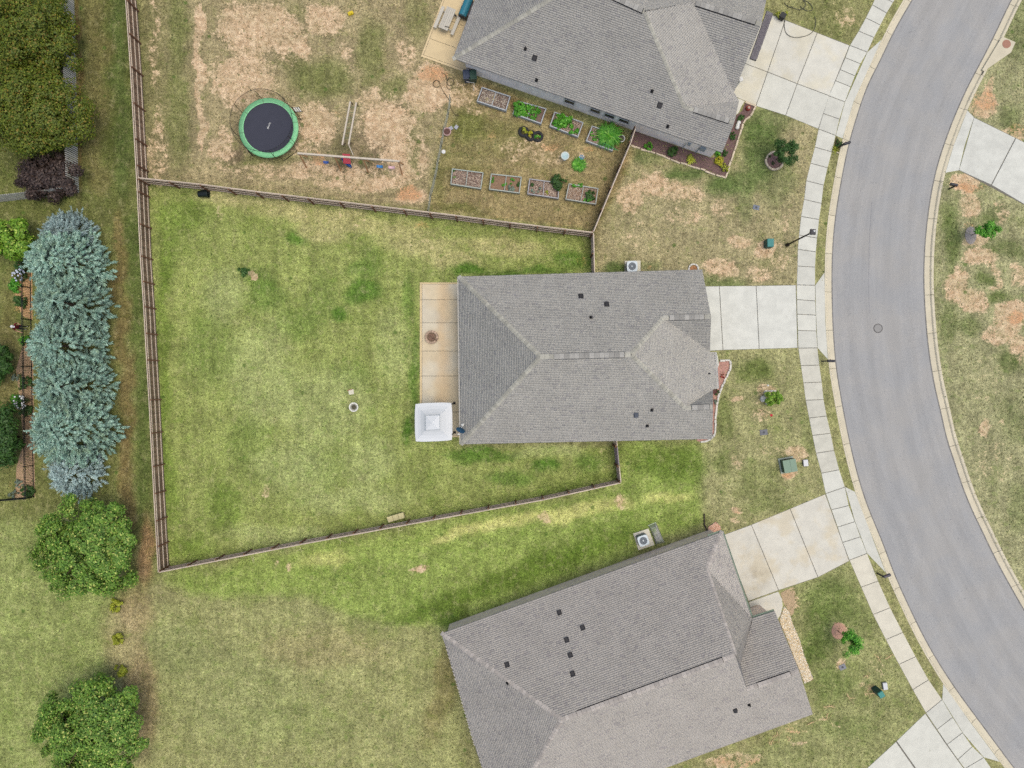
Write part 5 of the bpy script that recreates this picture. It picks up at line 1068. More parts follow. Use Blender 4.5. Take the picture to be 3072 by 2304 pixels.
# ---- raised beds
M_STEEL = mat((186,192,198), .06, 6, .45); M_SOIL = mat((128,106,96), .35, 14, .95, bump=.6); M_SOILB = mat((150,122,98), .35, 14, .95, bump=.6)
def veg(parent, name, p, rx, ry, rz, n, size, mk, seed, z): 
    rng = np.random.default_rng(seed); q, nr = crown_points(n, rx, ry, rz, rng, max(6, n//45), .35, flatb=-.2); q += np.array((p.x, p.y, z+rz*.5)); q[:,2] = np.maximum(q[:,2], z+.02)
    return obj(name, leaves(name, q, nr, size*(.7+.6*rng.random(n)), LM[mk], .6, rng=rng), LM[mk], parent)
def raised_bed(corners, label, m, soil, crops, chips=None, h=.42, seed=0, bar=True):
    P = [G(x, y, h) for x, y in corners]; c = flat(sum(P, Vector())/4); t = thing('raised_bed', c, label, 'garden bed', 'raised garden beds'); F0 = [flat(p) for p in P]
    for i in range(4): mb = MB(); a, b = F0[i], F0[(i+1)%4]; mb.beam(a+UP*h/2, b+UP*h/2, .035, h); obj('side_panel', mb, m, t); mb = MB(); mb.beam(a+UP*(h+.01), b+UP*(h+.01), .075, .03); obj('rim', mb, m, t)
    for p in F0: mb = MB(); mb.tube([p, p+UP*(h+.02)], .045, 8); obj('corner_post', mb, m, t)
    mb = MB(); mb.prism([(p.x, p.y) for p in [c+(q-c)*.97 for q in F0]], .05, h-.12); obj('soil', mb, soil, t)
    if bar: mb = MB(); mb.beam((F0[0]+F0[1])/2+UP*(h+.0), (F0[2]+F0[3])/2+UP*(h+.0), .05, .03); obj('cross_bar', mb, m, t)
    ex_, ey_ = (F0[1]-F0[0]), (F0[3]-F0[0]); rng = np.random.default_rng(seed+77)
    if chips:
        n = 900; uv = rng.random((n,2))*.92+.04; p = np.array(F0[0])[None]+uv[:,:1]*np.array(ex_)[None]+uv[:,1:]*np.array(ey_)[None]; p[:,2] = h-.11+.03*rng.random(n)
        obj('wood_chips', leaves('wood_chips', p, np.array([0,0,1])+.4*rng.normal(size=(n,3)), .07+.07*rng.random(n), chips, .45, rng=rng), chips, t, kind='stuff')
    for k, (u_, v_, rx, ry, rz, n, sz, mk) in enumerate(crops): veg(t, 'crop', F0[0]+ex_*u_+ey_*v_, rx, ry, rz, n, sz, mk, seed*10+k, h-.14)
CHIP = leafmat((150,120,104),(222,204,184),'wood_chip'); CHIPG = leafmat((120,100,92),(236,224,206),'wood_chip_pale')
tg = T(1250, 0)
q4 = lambda *p: [tg(*a) for a in p]
raised_bed(q4((425,567),(605,625),(578,715),(393,655)), 'bare raised bed nearest the bins, straw on dark soil', M_STEEL, M_SOIL, [(.35,.55,.5,.22,.1,120,.1,'straw')], CHIPG, seed=1)
raised_bed(q4((655,655),(838,705),(805,800),(625,735)), 'raised bed with lush low green crops, second from the bins', M_STEEL, M_SOIL, [(.12,.3,.45,.45,.28,900,.14,'veg'),(.12,.75,.42,.36,.3,800,.14,'veg'),(.35,.5,.5,.6,.14,1300,.11,'bright'),(.66,.5,.42,.6,.16,1100,.11,'veg')], seed=2)
raised_bed(q4((895,728),(1078,795),(1045,885),(865,815)), 'raised bed overflowing with bright leaves, third from the bins', M_STEEL, M_SOIL, [(.35,.4,.7,.55,.3,1700,.17,'bright'),(.2,.7,.4,.3,.24,600,.15,'veg'),(.8,.8,.36,.24,.22,500,.14,'veg'),(.12,.35,.2,.3,.1,60,.12,'straw'),(.66,.62,.3,.2,.12,160,.12,'straw')], CHIP, bar=False, seed=3)
raised_bed(q4((1138,818),(1290,868),(1268,975),(1100,912)), 'raised bed with tall strappy leaves beside a white bucket', M_STEEL, M_SOIL, [(.12,.45,.2,.26,.16,220,.14,'veg'),(.28,.7,.16,.2,.14,140,.14,'bright')], CHIP, bar=False, seed=4)
raised_bed(q4((232,1095),(430,1120),(415,1222),(222,1192)), 'bare lower raised bed with purple brown wood chips', mat((176,184,176), .08, 6, .5), M_SOIL, [(.04,.05,.16,.14,.12,160,.1,'dark'),(.1,.5,.1,.1,.1,60,.09,'veg')], CHIP, seed=5)
raised_bed(q4((485,1128),(678,1148),(665,1250),(472,1225)), 'lower raised bed with scattered seedlings on pale soil', mat((176,184,176), .08, 6, .5), M_SOILB, [(.45,.62,.2,.16,.14,200,.12,'veg'),(.72,.8,.3,.2,.2,420,.13,'sage'),(.92,.3,.14,.34,.18,300,.12,'dark'),(.7,.3,.2,.22,.16,220,.12,'veg'),(.08,.4,.1,.4,.1,120,.1,'veg')], seed=6)
raised_bed(q4((733,1160),(920,1185),(918,1285),(720,1255)), 'lower raised bed with dry stalks and a dark bush', mat((172,172,176), .08, 6, .5), M_SOIL, [(.12,.35,.18,.18,.16,240,.12,'dark'),(.66,.75,.16,.16,.14,160,.12,'chart'),(.3,.7,.4,.26,.14,140,.14,'sage')], CHIP, seed=7)
raised_bed(q4((988,1192),(1175,1222),(1160,1322),(967,1290)), 'lower raised bed with a dark green clump, nearest the board fence', mat((176,180,172), .08, 6, .5), M_SOILB, [(.78,.6,.46,.4,.26,800,.14,'dark'),(.72,.86,.4,.2,.2,420,.12,'veg'),(.3,.0,.46,.2,.2,420,.12,'veg')], CHIP, seed=8)
tree('garden_bush', 'dark grey green bush at the edge of the third lower bed', 'shrub', flat(G(1671,552)), 1, .62, .56, .4, .5, 'dark', 1300, .13, 61, clumps=24, trunk=.02, limbs=0)
# strappy clump (daylilies)
def strap_clump(name, label, p, r, n, L, mk, seed, wid=.05):
    rng = np.random.default_rng(seed); t = thing(name, p, label, 'plant'); V, F = [], []
    for k in range(n):
        a = rng.random()*6.28; o = np.array([p.x, p.y, .05+p.z])+np.array([math.cos(a), math.sin(a), 0])*r*rng.random()*.8; a += rng.normal()*.5; l_ = L*(.6+.6*rng.random()); d = np.array([math.cos(a), math.sin(a), 0]); s_ = np.array([-d[1], d[0], 0])*wid/2; b0 = len(V)
        for i in range(5): f = i/4; c_ = o+d*l_*f*.9+np.array([0,0,1])*(l_*(1.1*f-1.15*f*f)+.02); ww = 1-.85*f*f; V += [tuple(c_+s_*ww), tuple(c_-s_*ww)]
        F += [(b0+2*i, b0+2*i+1, b0+2*i+3, b0+2*i+2) for i in range(4)]
    me = npmesh('blades', np.array(V), np.array(F)); obj('blades', me, LM[mk], t); return t
strap_clump('daylily_clump', 'tall strappy green plant spilling over the fourth upper bed', flat(G(*tg(1242,890)))+UP*.35, .75, 420, .75, 'veg', 5, .06)
strap_clump('grass_clump', 'round green grass tuft under the blue pinwheel', flat(G(*tg(1052,1068))), .42, 420, .42, 'bright', 6, .04)
# trellis, bucket, pots, stones in the kitchen garden
t = thing('trellis', flat(G(*tg(1250,950))), 'green wire trellis leaning over the fourth upper bed', 'trellis'); m = mat((70,172,96), .08, 8, .5); a, b, c_ = G(*tg(1195,918),.6), G(*tg(1308,975),.75), G(*tg(1192,942),.5)
d_ = G(*tg(1290,972),.5); mb = MB(); mb.tube([a, b, d_, c_], .016, 6, True); obj('frame', mb, m, t)
for k in range(1,6): mb = MB(); mb.tube([a.lerp(b,k/6), c_.lerp(d_,k/6)], .010, 5); obj('wire', mb, m, t)
mb = MB(); mb.tube([a.lerp(c_,.5), b.lerp(d_,.5)], .010, 5); obj('wire', mb, m, t)
def pot(x, y, r, h, m, fill, label, name='plant_pot', cat='pot', group=None):
    c = flat(G(x,y)); t = thing(name, c, label, cat, group); mb = MB(); mb.lathe(c, [(r*.72,0),(r*.95,h-.03),(r*1.06,h-.03),(r*1.06,h),(r*.86,h),(r*.8,h-.06)], 22); obj('body', mb, m, t, smooth=False)
    mb = MB(); mb.lathe(c, [(.01,h-.055),(r*.83,h-.055)], 18, False); obj('fill', mb, fill, t); return t
pot(*tg(1322,908), .27, .4, M_WHITE, mat((90,88,70), .3, 12), 'white bucket beside the strappy green plant', 'bucket', 'bucket')
pot(*tg(199,862), .30, .36, mat((206,170,168), .08, 6), mat((98,66,58), .3, 12), 'pink flowerpot by the wire fence')
def birdbath(x, y, label):
    c = flat(G(x,y)); t = thing('bird_bath', c, label, 'bird bath'); mb = MB(); mb.lathe(c, [(.2,0),(.17,.05),(.07,.12),(.06,.5),(.12,.56)], 18); obj('pedestal', mb, mat((206,210,204), .08, 8), t, smooth=True)
    mb = MB(); mb.lathe(c, [(.1,.55),(.3,.62),(.33,.68),(.29,.675),(.2,.64),(.01,.63)], 26, False); obj('basin', mb, mat((214,218,212), .08, 8), t, smooth=True); mb = MB(); mb.lathe(c, [(.01,.655),(.25,.66)], 24, False); obj('water', mb, mat((170,200,204), .1, 6, .15, .6), t)
birdbath(*tg(958,1026), 'pale round bird bath in the kitchen garden')
t = thing('pinwheel', flat(G(*tg(1058,1050))), 'blue garden pinwheel on a stake over the grass tuft', 'garden ornament'); c = flat(G(*tg(1058,1050))); mb = MB(); mb.tube([c, c+UP*1.0], .012, 6); obj('stake', mb, M_BLACK, t)
for k in range(6): a = k*math.pi/3; mb = MB(); d = Vector((math.cos(a), math.sin(a), 0)); s_ = Vector((-d.y, d.x, 0)); q = c+UP*1.02+Vector((.06,.08,0)); mb.add([q, q+d*.2+s_*.05, q+d*.2-s_*.05+UP*.03], [(0,1,2)]); mb.add([q-UP*.01, q+d*.2+s_*.05-UP*.01, q+d*.2-s_*.05+UP*.02], [(2,1,0)]); obj('vane', mb, mat((76,150,196), .1, 8, .4), t)
for i, (x, y) in enumerate(((222,833),(257,826))): mb = MB(); mb.box(flat(G(*tg(x,y)))+UP*.05, (.30,.26,.1), rz=.5+.4*i); obj('paving_stone', mb, mat((176,178,188), .1, 8), None, label=('grey paving stone next to the pink flowerpot','grey paving stone farther from the pink flowerpot')[i], cat='stone')
mb = MB(); mb.lathe(flat(G(*tg(174,984))), [(.16,0),(.16,.05),(.13,.07),(.01,.075)], 18); obj('frisbee', mb, M_WHITE, None, label='round white disc lying by the wire fence', cat='toy')
for i, (x, y, r, mk, lb) in enumerate(((694,858,.30,'chart','old tyre planter with yellow green leaves, left of three'),(738,882,.34,'yellow','old tyre planter with yellow leaves, middle of three'),(785,888,.34,'veg','old tyre planter with green leaves, right of three'))):
    c = flat(G(*tg(x,y))); t = thing('tyre_planter', c, lb, 'planter', 'tyre planters in the kitchen garden'); mb = MB(); prof = [(.2+.1*math.cos(a)*1.2+.12, .14+.13*math.sin(a)) for a in [k*math.pi/4 for k in range(9)]]; mb.lathe(c, prof, 24, False); obj('tyre', mb, mat((52,52,54), .15, 8, .8), t, smooth=True)
    veg(t, 'foliage', c, r*.8, r*.8, .2, 200, .13, mk, 90+i, .2)
# white pvc pipe by the bins
mb = MB(); mb.tube([G(1399,245,.5), G(1423,249,.5), G(1421,272,.05)], .018, 6); obj('white_pipe', mb, M_WHITE, None, label='bent white pipe below the wheeled bins', cat='pipe')
# ---- things on the main lawn
t = thing('plastic_tub', flat(G(618,584)), 'black plastic tub tipped against the upper board fence', 'tub'); c = flat(G(616,585)); mb = MB(); mb.tube([c+Vector((-.40,.0,.30)), c+Vector((.36,.06,.33))], [.24,.33], 14, cap=False); obj('body', mb, mat((30,38,36), .1, 8, .35), t, smooth=True)
mb = MB(); mb.tube([c+Vector((-.42,0,.30)), c+Vector((-.39,0,.30))], [.2,.25], 14); obj('base', mb, mat((44,56,50), .1, 8, .35), t); mb = MB(); mb.tube(ringpts(Vector((0,0,0)),.34,20), .02, 5, True); o = obj('lip', mb, mat((56,66,62), .1, 8, .3), t); o.matrix_basis = Matrix.Translation(c+Vector((.36,.06,.33))) @ Matrix.Rotation(math.pi/2, 4, 'Y')
c = flat(G(1063.5,1221)); t = thing('urn_planter', c, 'round white fluted planter on the green lawn', 'planter'); mb = MB(); n = 40; prof = [(.17,0),(.22,.06),(.14,.12),(.3,.26),(.36,.3)]; mb.lathe(c, prof, 28, False); obj('bowl', mb, mat((226,224,212), .06, 8), t)
mb = MB(); mb.lathe(c, [(.36,.3),(.37,.34),(.345,.35),(.27,.33)], 32, False); obj('rim', mb, mat((238,236,226), .05, 8), t); mb = MB(); mb.lathe(c, [(.01,.24),(.29,.25)], 20, False); obj('soil', mb, mat((82,78,56), .3, 14), t)
for k in range(20): a = k*math.pi/10; d = Vector((math.cos(a), math.sin(a), 0)); mb = MB(); mb.beam(c+d*.27+UP*.335, c+d*.19+UP*.26, .03, .04); obj('flute', mb, mat((228,226,214), .05, 8), t)
mb = MB(); mb.box(flat(G(1054,1176))+UP*.03, (.40,.38,.06), rz=.12); o = obj('stepping_stone', mb, mat((228,222,200), .1, 9), None, label='square cream stepping stone on the green lawn', cat='stone')
mb = MB(); p = flat(G(1046,1170)); mb.beam(p+UP*.08+Vector((-.1,-.05,0)), p+UP*.08+Vector((.3,.07,0)), .05, .04); obj('brick_edge', mb, mat((168,112,92), .1, 9), None, label='thin reddish brick beside the cream stepping stone', cat='brick')
t = thing('storage_bench', flat(G(1186,1553)), 'pale beige three part bench against the lower fence', 'bench'); m = mat((216,206,156), .05, 6, .6, obj=.05); a, b = flat(G(1162,1560,.4)), flat(G(1212,1545,.4)); d = (b-a).normalized(); s_ = Vector((-d.y, d.x, 0))
for k in range(3): mb = MB(); q = a.lerp(b,(k+.5)/3); mb.beam(q-d*.205+UP*.40, q+d*.205+UP*.40, .44, .06); obj('seat_panel', mb, m, t)
mb = MB(); mb.beam(a+UP*.2-s_*.0, b+UP*.2, .40, .34); obj('box', mb, mat((190,182,140), .06, 6), t)
# ---- patio: canopy, fire pit
def canopy():
    P = [G(1246.5,1212.5,2.15), G(1354,1209,2.15), G(1355.5,1319.5,2.15), G(1247.5,1324,2.15)]; c = sum(P, Vector())/4; t = thing('canopy', flat(c), 'square white fabric canopy at the end of the patio', 'canopy'); m = mat((236,239,243), .02, 2, .6)
    top = c+UP*.78; k_ = .36; mb = MB(); v = []; f = []; N_ = 8
    inner = [c+(p-c)*k_+UP*.62 for p in P]
    for i in range(4):
        a, b = P[i], P[(i+1)%4]; ia, ib = inner[i], inner[(i+1)%4]; o = len(v)
        for j in range(N_+1):
            g = j/N_
            for h_ in range(5):
                q_ = h_/4; e_ = a.lerp(b, g); e_ = e_+(c-e_)*(.0); bow = 4*g*(1-g); outw = ((a+b)/2-c); outw.z = 0; outw.normalize()
                e_ = e_+outw*.06*math.sin(bow*1.57)*(1 if True else 0); p = e_.lerp(ia.lerp(ib, g), q_); p.z -= .10*math.sin(math.pi*q_)*1.0; v.append(tuple(p))
        f += [(o+j*5+h_, o+(j+1)*5+h_, o+(j+1)*5+h_+1, o+j*5+h_+1) for j in range(N_) for h_ in range(4)]
    mb.add(v, f); obj('roof_fabric', mb, m, t, smooth=False)
    mb = MB(); o_ = [c+(p-c)*(k_+.03)+UP*.68 for p in P]; ap = c+UP*.98; mb.add(o_+[ap], [(0,1,4),(1,2,4),(2,3,4),(3,0,4)]); mb.add([p-UP*.05 for p in o_]+o_, [(i, (i+1)%4, 4+(i+1)%4, 4+i) for i in range(4)]); obj('vent_cap', mb, m, t); mb = MB(); mb.tube([p+UP*.004 for p in o_], .022, 6, True); obj('vent_gap_shade', mb, mat((176,184,190), .04, 6), t)  # grey tube stands in for the shade in the gap under the vent cap
    mb = MB(); mb.add([p-UP*.22 for p in P]+[p+(c-p)*.004 for p in P], [(i, (i+1)%4, 4+(i+1)%4, 4+i) for i in range(4)]); obj('valance', mb, m, t)
    for x, y in ((1357,1211.5),(1357.5,1302.5),(1262,1226),(1262,1302)):
        mb = MB(); b = flat(G(x,y,2.1 if x > 1300 else 2.0)); mb.tube([b, b+UP*2.12], .03, 8); mb.lathe(b+UP*2.12, [(.055,0),(.055,.05),(.02,.06)], 12); mb.box(b+UP*.07, (.2,.2,.02)); obj('pole', mb, M_BLACK, t)
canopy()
c = flat(G(1296,1012)); t = thing('fire_pit', c, 'round brick fire pit with square grate on the patio', 'fire pit'); 
for row in range(2):
    for k in range(14):
        a0, a1 = (k+.04+.5*row)*2*math.pi/14, (k+.96+.5*row)*2*math.pi/14; mb = MB(); mb.prism([(c.x+r*math.cos(a), c.y+r*math.sin(a)) for r, a in ((.36,a0),(.52,a0),(.52,(a0+a1)/2),(.52,a1),(.36,a1),(.36,(a0+a1)/2))], .06+.13*row, .185+.13*row); obj('brick', mb, mat((196,170,148), .16, 9, .9, obj=.14), t)
mb = MB(); mb.lathe(c, [(.01,.1),(.37,.1)], 20, False); obj('ash', mb, mat((150,128,108), .3, 10), t); mb = MB()
for k in range(5): mb.beam(c+Vector((-.22,-.2+.1*k,.34)), c+Vector((.22,-.2+.1*k,.34)), .055, .04)
obj('grate', mb, mat((146,112,92), .15, 10), t)
mb = MB(); mb.tube([c+Vector((.1,-.1,.36)), c+Vector((.42,-.26,.36))], .02, 6); mb.tube([c+Vector((.30,-.34,.36)), c+Vector((.46,-.10,.36))], .02, 6); obj('log', mb, mat((92,70,56), .2, 9), t)
# satellite dish
t = thing('satellite_dish', G(1386,1288,2.6), 'dark blue satellite dish on the roof corner above the patio', 'satellite dish'); q = G(1390,1274,2.95); mb = MB(); mb.tube([q-UP*.12, q+UP*.12, G(1383,1285,3.25)], .022, 8); mb.box(q-UP*.06, (.3,.14,.05), rz=.2); obj('arm', mb, M_WHITE, t)
mb = MB(); n = 24; N0 = Vector((-.35,-.8,.75)).normalized(); u_ = Vector((0,0,1)).cross(N0).normalized(); v_ = N0.cross(u_); cc = G(1382,1290,3.35); vs = [tuple(cc-N0*.06)]
for r_, dz in ((.14,-.045),(.27,-.02),(.36,.02)): vs += [tuple(cc+u_*r_*1.0*math.cos(2*math.pi*k/n)+v_*r_*.88*math.sin(2*math.pi*k/n)+N0*dz) for k in range(n)]
mb.add(vs, [(0, 1+k, 1+(k+1)%n) for k in range(n)]+[(1+a*n+k, 1+(a+1)*n+k, 1+(a+1)*n+(k+1)%n, 1+a*n+(k+1)%n) for a in range(2) for k in range(n)]); obj('dish', mb, mat((44,82,112), .06, 6, .4), t, smooth=True)
mb = MB(); mb.tube([cc-v_*.3, cc+N0*.32-v_*.12], .014, 6); mb.box(cc+N0*.33-v_*.11, (.16,.06,.06)); obj('feed_horn', mb, M_WHITE, t)
# ---- air conditioners
def aircon(pad, unit, rz, label, fanrot):
    P = [G(x,y) for x, y in pad]; c = flat(sum(P, Vector())/4); t = thing('air_conditioner', c, label, 'air conditioner', 'outdoor air conditioners'); mb = MB(); mb.prism([(p.x,p.y) for p in P], -.02, .09); obj('pad', mb, mat((232,226,208), .05, 6), t)
    u_ = flat(G(*unit,.85)); s_ = .40; h = .85; mb = MB(); M3 = Matrix.Rotation(rz,3,'Z'); rp = [(x,y) for x,y in ((-s_,-s_*.8),(-s_*.8,-s_),(s_*.8,-s_),(s_,-s_*.8),(s_,s_*.8),(s_*.8,s_),(-s_*.8,s_),(-s_,s_*.8))]
    pts = [u_+M3@Vector((x,y,0)) for x, y in rp]; mb.prism([(p.x,p.y) for p in pts], .1, h); obj('cabinet', mb, mat((126,136,146), .08, 8, .5), t)
    n = 24; mb = MB(); vs = [tuple(p+UP*h) for p in [u_+M3@Vector((x*1.02,y*1.02,0)) for x,y in rp]]; top = []
    ring = [u_+Vector((.30*math.cos(2*math.pi*k/n+rz), .30*math.sin(2*math.pi*k/n+rz), h+.03)) for k in range(n)]; outer = []
    for k in range(n):
        a = 2*math.pi*k/n; cx, cy = math.cos(a), math.sin(a); f = s_*1.02/max(abs(cx),abs(cy)); f = min(f, s_*1.28); outer.append(u_+M3@Vector((cx*f,cy*f,0))+UP*(h+.03))
    mb.add(ring+outer+[p-UP*.05 for p in outer], [(k, n+k, n+(k+1)%n, (k+1)%n) for k in range(n)]+[(n+k, 2*n+k, 2*n+(k+1)%n, n+(k+1)%n) for k in range(n)]); obj('top_plate', mb, mat((214,226,234), .04, 6, .4), t)
    mb = MB(); mb.lathe(u_+UP*(h-.1), [(.01,0),(.30,.0)], 20, False); obj('fan_well', mb, mat((52,60,78), .1, 8), t)
    for k in range(3):
        a = fanrot+k*2*math.pi/3; mb = MB(); v = []
        for r_ in (.06,.17,.28):
            for da in (-.34,0,.34): v.append((u_.x+r_*math.cos(a+da), u_.y+r_*math.sin(a+da), h-.04+.05*da))
        mb.add(v, [(i*3+j, i*3+j+3, i*3+j+4, i*3+j+1) for i in range(2) for j in range(2)]); obj('fan_blade', mb, mat((196,206,216) if k < 2 else (168,180,194), .05, 8, .4), t)
    mb = MB(); mb.lathe(u_+UP*(h-.02), [(.06,-.04),(.07,.03),(.01,.035)], 14); obj('fan_hub', mb, mat((220,228,234), .04, 6), t)
    mb = MB()
    for r_ in (.10,.16,.22,.28): mb.tube(ringpts(u_, r_, 24, h+.04), .004, 4, True)
    for k in range(12): a = k*math.pi/6; mb.tube([u_+Vector((.05*math.cos(a),.05*math.sin(a),h+.04)), u_+Vector((.30*math.cos(a),.30*math.sin(a),h+.04))], .004, 4)
    obj('fan_guard', mb, mat((120,128,138), .05, 6, .4), t); return t
aircon([(1874,783),(1921,782),(1921,820),(1874,820)], (1896.5,799), .02, 'air conditioner on a pale pad above the middle house roof', 2.3)
aircon([(1899,1600),(1945,1585),(1963,1634),(1915,1650)], (1930,1622), .34, 'air conditioner on a pale pad beside a crumpled tarp, lower house', 1.9)
# tarp covered stack
t = thing('tarp_covered_stack', flat(G(1970,1600)), 'crumpled grey green tarp beside the lower air conditioner', 'tarp'); a, b, c_, d_ = G(1945,1577), G(1968,1568), G(1994,1628), G(1968,1634); mb = MB(); v = []; n1_, n2_ = 10, 16; rng = np.random.default_rng(3)
for i in range(n1_+1):
    for j in range(n2_+1):
        u_, w_ = i/n1_, j/n2_; p = a.lerp(b,u_).lerp(d_.lerp(c_,u_), w_); e_ = min(u_,1-u_,w_,1-w_)*4; z = .30*min(1,e_*2)+.07*rng.random()*min(1,e_*2)+.03*math.sin(9*u_+14*w_); v.append((p.x, p.y, max(.02, z)))
mb.add(v, [(i*(n2_+1)+j, (i+1)*(n2_+1)+j, (i+1)*(n2_+1)+j+1, i*(n2_+1)+j+1) for i in range(n1_) for j in range(n2_)]); s = NT('tarp'); p = s.pos(); col = s.mix(s.step(s.noise(p,1.2,3),.42,.58), C(150,164,126), C(172,172,168)); s.bump(s.noise(p,6,3),.5,.05); m = s.fin(s.scale(col, s.step(s.noise(p,9,3),.3,.7,.85,1.15)), .6, .3); obj('tarp', mb, m, t)
mb = MB(); mb.beam(G(1944,1577,.06), G(1968,1567,.06), .05, .05); obj('plank', mb, mat((190,206,172), .08, 8), t)
# ================================================================== FRONT GARDENS, STREET FURNITURE, PERSON
def mulch(name, poly, rgb, z=.02, kind='structure', sc=16, var=.35):
    mb = MB(); mb.prism([tuple(G(x,y)[:2]) for x, y in poly], -.03, z); return obj(name, mb, mat(rgb, var, sc, .95, .1, bump=.7), None, kind=kind)
def border(name, label, pts, m, L=.28, wd=.15, h=.13, closed=False, jit=.02, cat='edging'):
    P = [flat(G(x,y)) for x, y in pts]; q = resample([tuple(p[:2]) for p in P], L) if len(P) > 2 else [Vector(p[:2]) for p in P]; t = thing(name, P[0], label, cat)
    if len(P) == 2: n = max(1, int((P[1]-P[0]).length/L)); q = [Vector((P[0].lerp(P[1], k/n))[:2]) for k in range(n+1)]
    for a, b in zip(q, q[1:]):
        d = (b-a); l_ = d.length; ang = math.atan2(d.y, d.x); c = (a+b)/2; mb = MB(); hh = h*random.uniform(.85,1.15); ww = wd*random.uniform(.85,1.12)
        M3 = Matrix.Rotation(ang+random.uniform(-.06,.06), 3, 'Z'); o = Vector((c.x+random.uniform(-jit,jit), c.y+random.uniform(-jit,jit), 0)); hx, hy = l_/2-.008, ww/2; k = .02
        lo = [o+M3@Vector((sx*hx, sy*hy, -.02)) for sx, sy in ((-1,-1),(1,-1),(1,1),(-1,1))]; mi = [p+UP*(hh-k+.02) for p in lo]; hi = [o+M3@Vector((sx*(hx-k), sy*(hy-k), hh)) for sx, sy in ((-1,-1),(1,-1),(1,1),(-1,1))]
        mb.add(lo+mi+hi, [(0,1,5,4),(1,2,6,5),(2,3,7,6),(3,0,4,7),(4,5,9,8),(5,6,10,9),(6,7,11,10),(7,4,8,11),(8,9,10,11)]); obj('stone', mb, m, t)
    return t
M_WST = mat((230,226,218), .1, 9, .9, obj=.08); M_SST = mat((222,206,182), .14, 9, .9, obj=.1)
def bush(label, x, y, r, mk, n=320, size=.12, seed=None, h=None, name='garden_shrub', group=None, z=.0):
    s = seed or int(x*7+y); h = h or r*.8; return tree(name, label, 'shrub', flat(G(x,y)), 1, r, r, h*.6, h*.7, mk, n, size, s, group, clumps=max(10, n//25), trunk=.02, limbs=3, cl=.36)
# middle house bed
z5 = lambda x, y: (2100+x/5.53, 1040+y/5.53)
bl = [z5(*p) for p in ((325,230),(495,230),(507,300),(495,380),(440,500),(380,620),(330,730),(295,880),(265,1050),(253,1250),(248,1440),(200,1510),(120,1560),(0,1582))]
mulch('mulch_bed', [bl[0]]+bl[1:]+[(2090,1322),(2095,1300),(2118,1300),(2126,1180),(2128,1120),(2150,1118)], (200,154,142))
border('stone_border', 'white stone edging curving around the red mulch of the middle house', bl[1:], M_WST); border('stone_border', 'short straight white stone edging at the top of the red mulch bed', bl[:2], M_WST)
bush('small round dark shrub in the red mulch by the porch', *z5(262,750), .22, 'dark', 260, .09); bush('tiny shrub below the dark one in the red mulch', *z5(250,915), .16, 'sage', 140, .09); bush('red leaved plant in the red mulch bed', *z5(375,490), .2, 'red', 90, .1)
mb = MB(); c = flat(G(*z5(255,745))); mb.lathe(c+Vector((-.12,.02,0)), [(.16,0),(.2,.24),(.17,.24),(.15,.2)], 16); obj('dark_pot', mb, mat((96,52,48), .1, 9), None, label='dark red pot beside the porch shrub', cat='pot')
# planter ring at the upper wall of the middle house
c = G(2080,807); ringp = [(2080+14.5*math.cos(a), 807-14.5*math.sin(a)) for a in [k*2*math.pi/20 for k in range(21)]]
border('ring_planter', 'white stone ring against the upper wall of the middle house', ringp, M_WST, L=.22, wd=.12, jit=.005, cat='planter'); mulch('mulch_bed', [(2080+11*math.cos(a), 807+11*math.sin(a)) for a in [k*.5236 for k in range(12)]], (176,128,92))
# upper house bed
z6 = lambda x, y: (1880+x/6.506, 380+y/6.506); z7 = lambda x, y: (2150+x/7.54, 300+y/7.54)
e1 = [z6(*p) for p in ((75,365),(240,430),(500,505),(700,580),(1000,700),(1090,730),(1500,850),(1800,965),(1925,1010))]; e2_ = [z7(*p) for p in ((205,1760),(300,1440),(430,1060),(560,660),(615,465),(755,385),(830,235),(875,140))]
mulch('mulch_bed', e1+e2_+[z7(640,50), z7(580,240), z7(440,350),(2196,385),(2150,470),(2131,474),(1905,394)], (126,102,100))
border('stone_border', 'sandstone edging along the lower side of the dark mulch bed', e1, M_SST, L=.42, wd=.13, h=.1, jit=.04); border('stone_border', 'sandstone edging along the street side of the dark mulch bed', e2_, M_SST, L=.45, wd=.14, h=.12); border('stone_border', 'sandstone edging between dark mulch bed and driveway corner', [z7(875,140), z7(640,50)], M_SST, L=.4)
for lb, p, r, mk, n in (('bright green shrub in the dark mulch nearest the board fence',z6(430,400),.30,'bright',420),('dark green shrub, second from the board fence',z6(880,510),.40,'dark',700),('shrub at the lower house corner of the dark mulch bed',z6(1765,545),.30,'veg',380),
    ('yellow oval shrub in the dark mulch corner',z6(1795,680),.36,'yellow',600),('loose light green plant at the outer corner of the dark mulch',z6(1900,830),.36,'chart',360),('dark shrub at the roof corner of the upper house',z6(1900,530),.24,'dark',320),
    ('dark round shrub midway along the street side mulch',z7(355,820),.26,'dark',420),('dark round shrub near the walk of the upper house',z7(530,410),.30,'dark',460)): bush(lb, p[0], p[1], r, mk, n, .11)
strap_clump('strappy_plant', 'spiky green plant in the middle of the dark mulch', flat(G(*z6(1240,650))), .16, 60, .45, 'chart', 8, .05)
for i, p in enumerate((z7(488,525), z7(465,585), z7(455,635))):
    mb = MB(); c = flat(G(*p)); mb.lathe(c, [(.05,0),(.14,.06),(.16,.15),(.13,.24),(.02,.29)], 16); obj('white_globe', mb, M_WHITE, None, smooth=True, label=('white globe ornament nearest the driveway','white globe ornament, middle of three','white globe ornament farthest from the driveway')[i], cat='ornament', group='white globe ornaments')
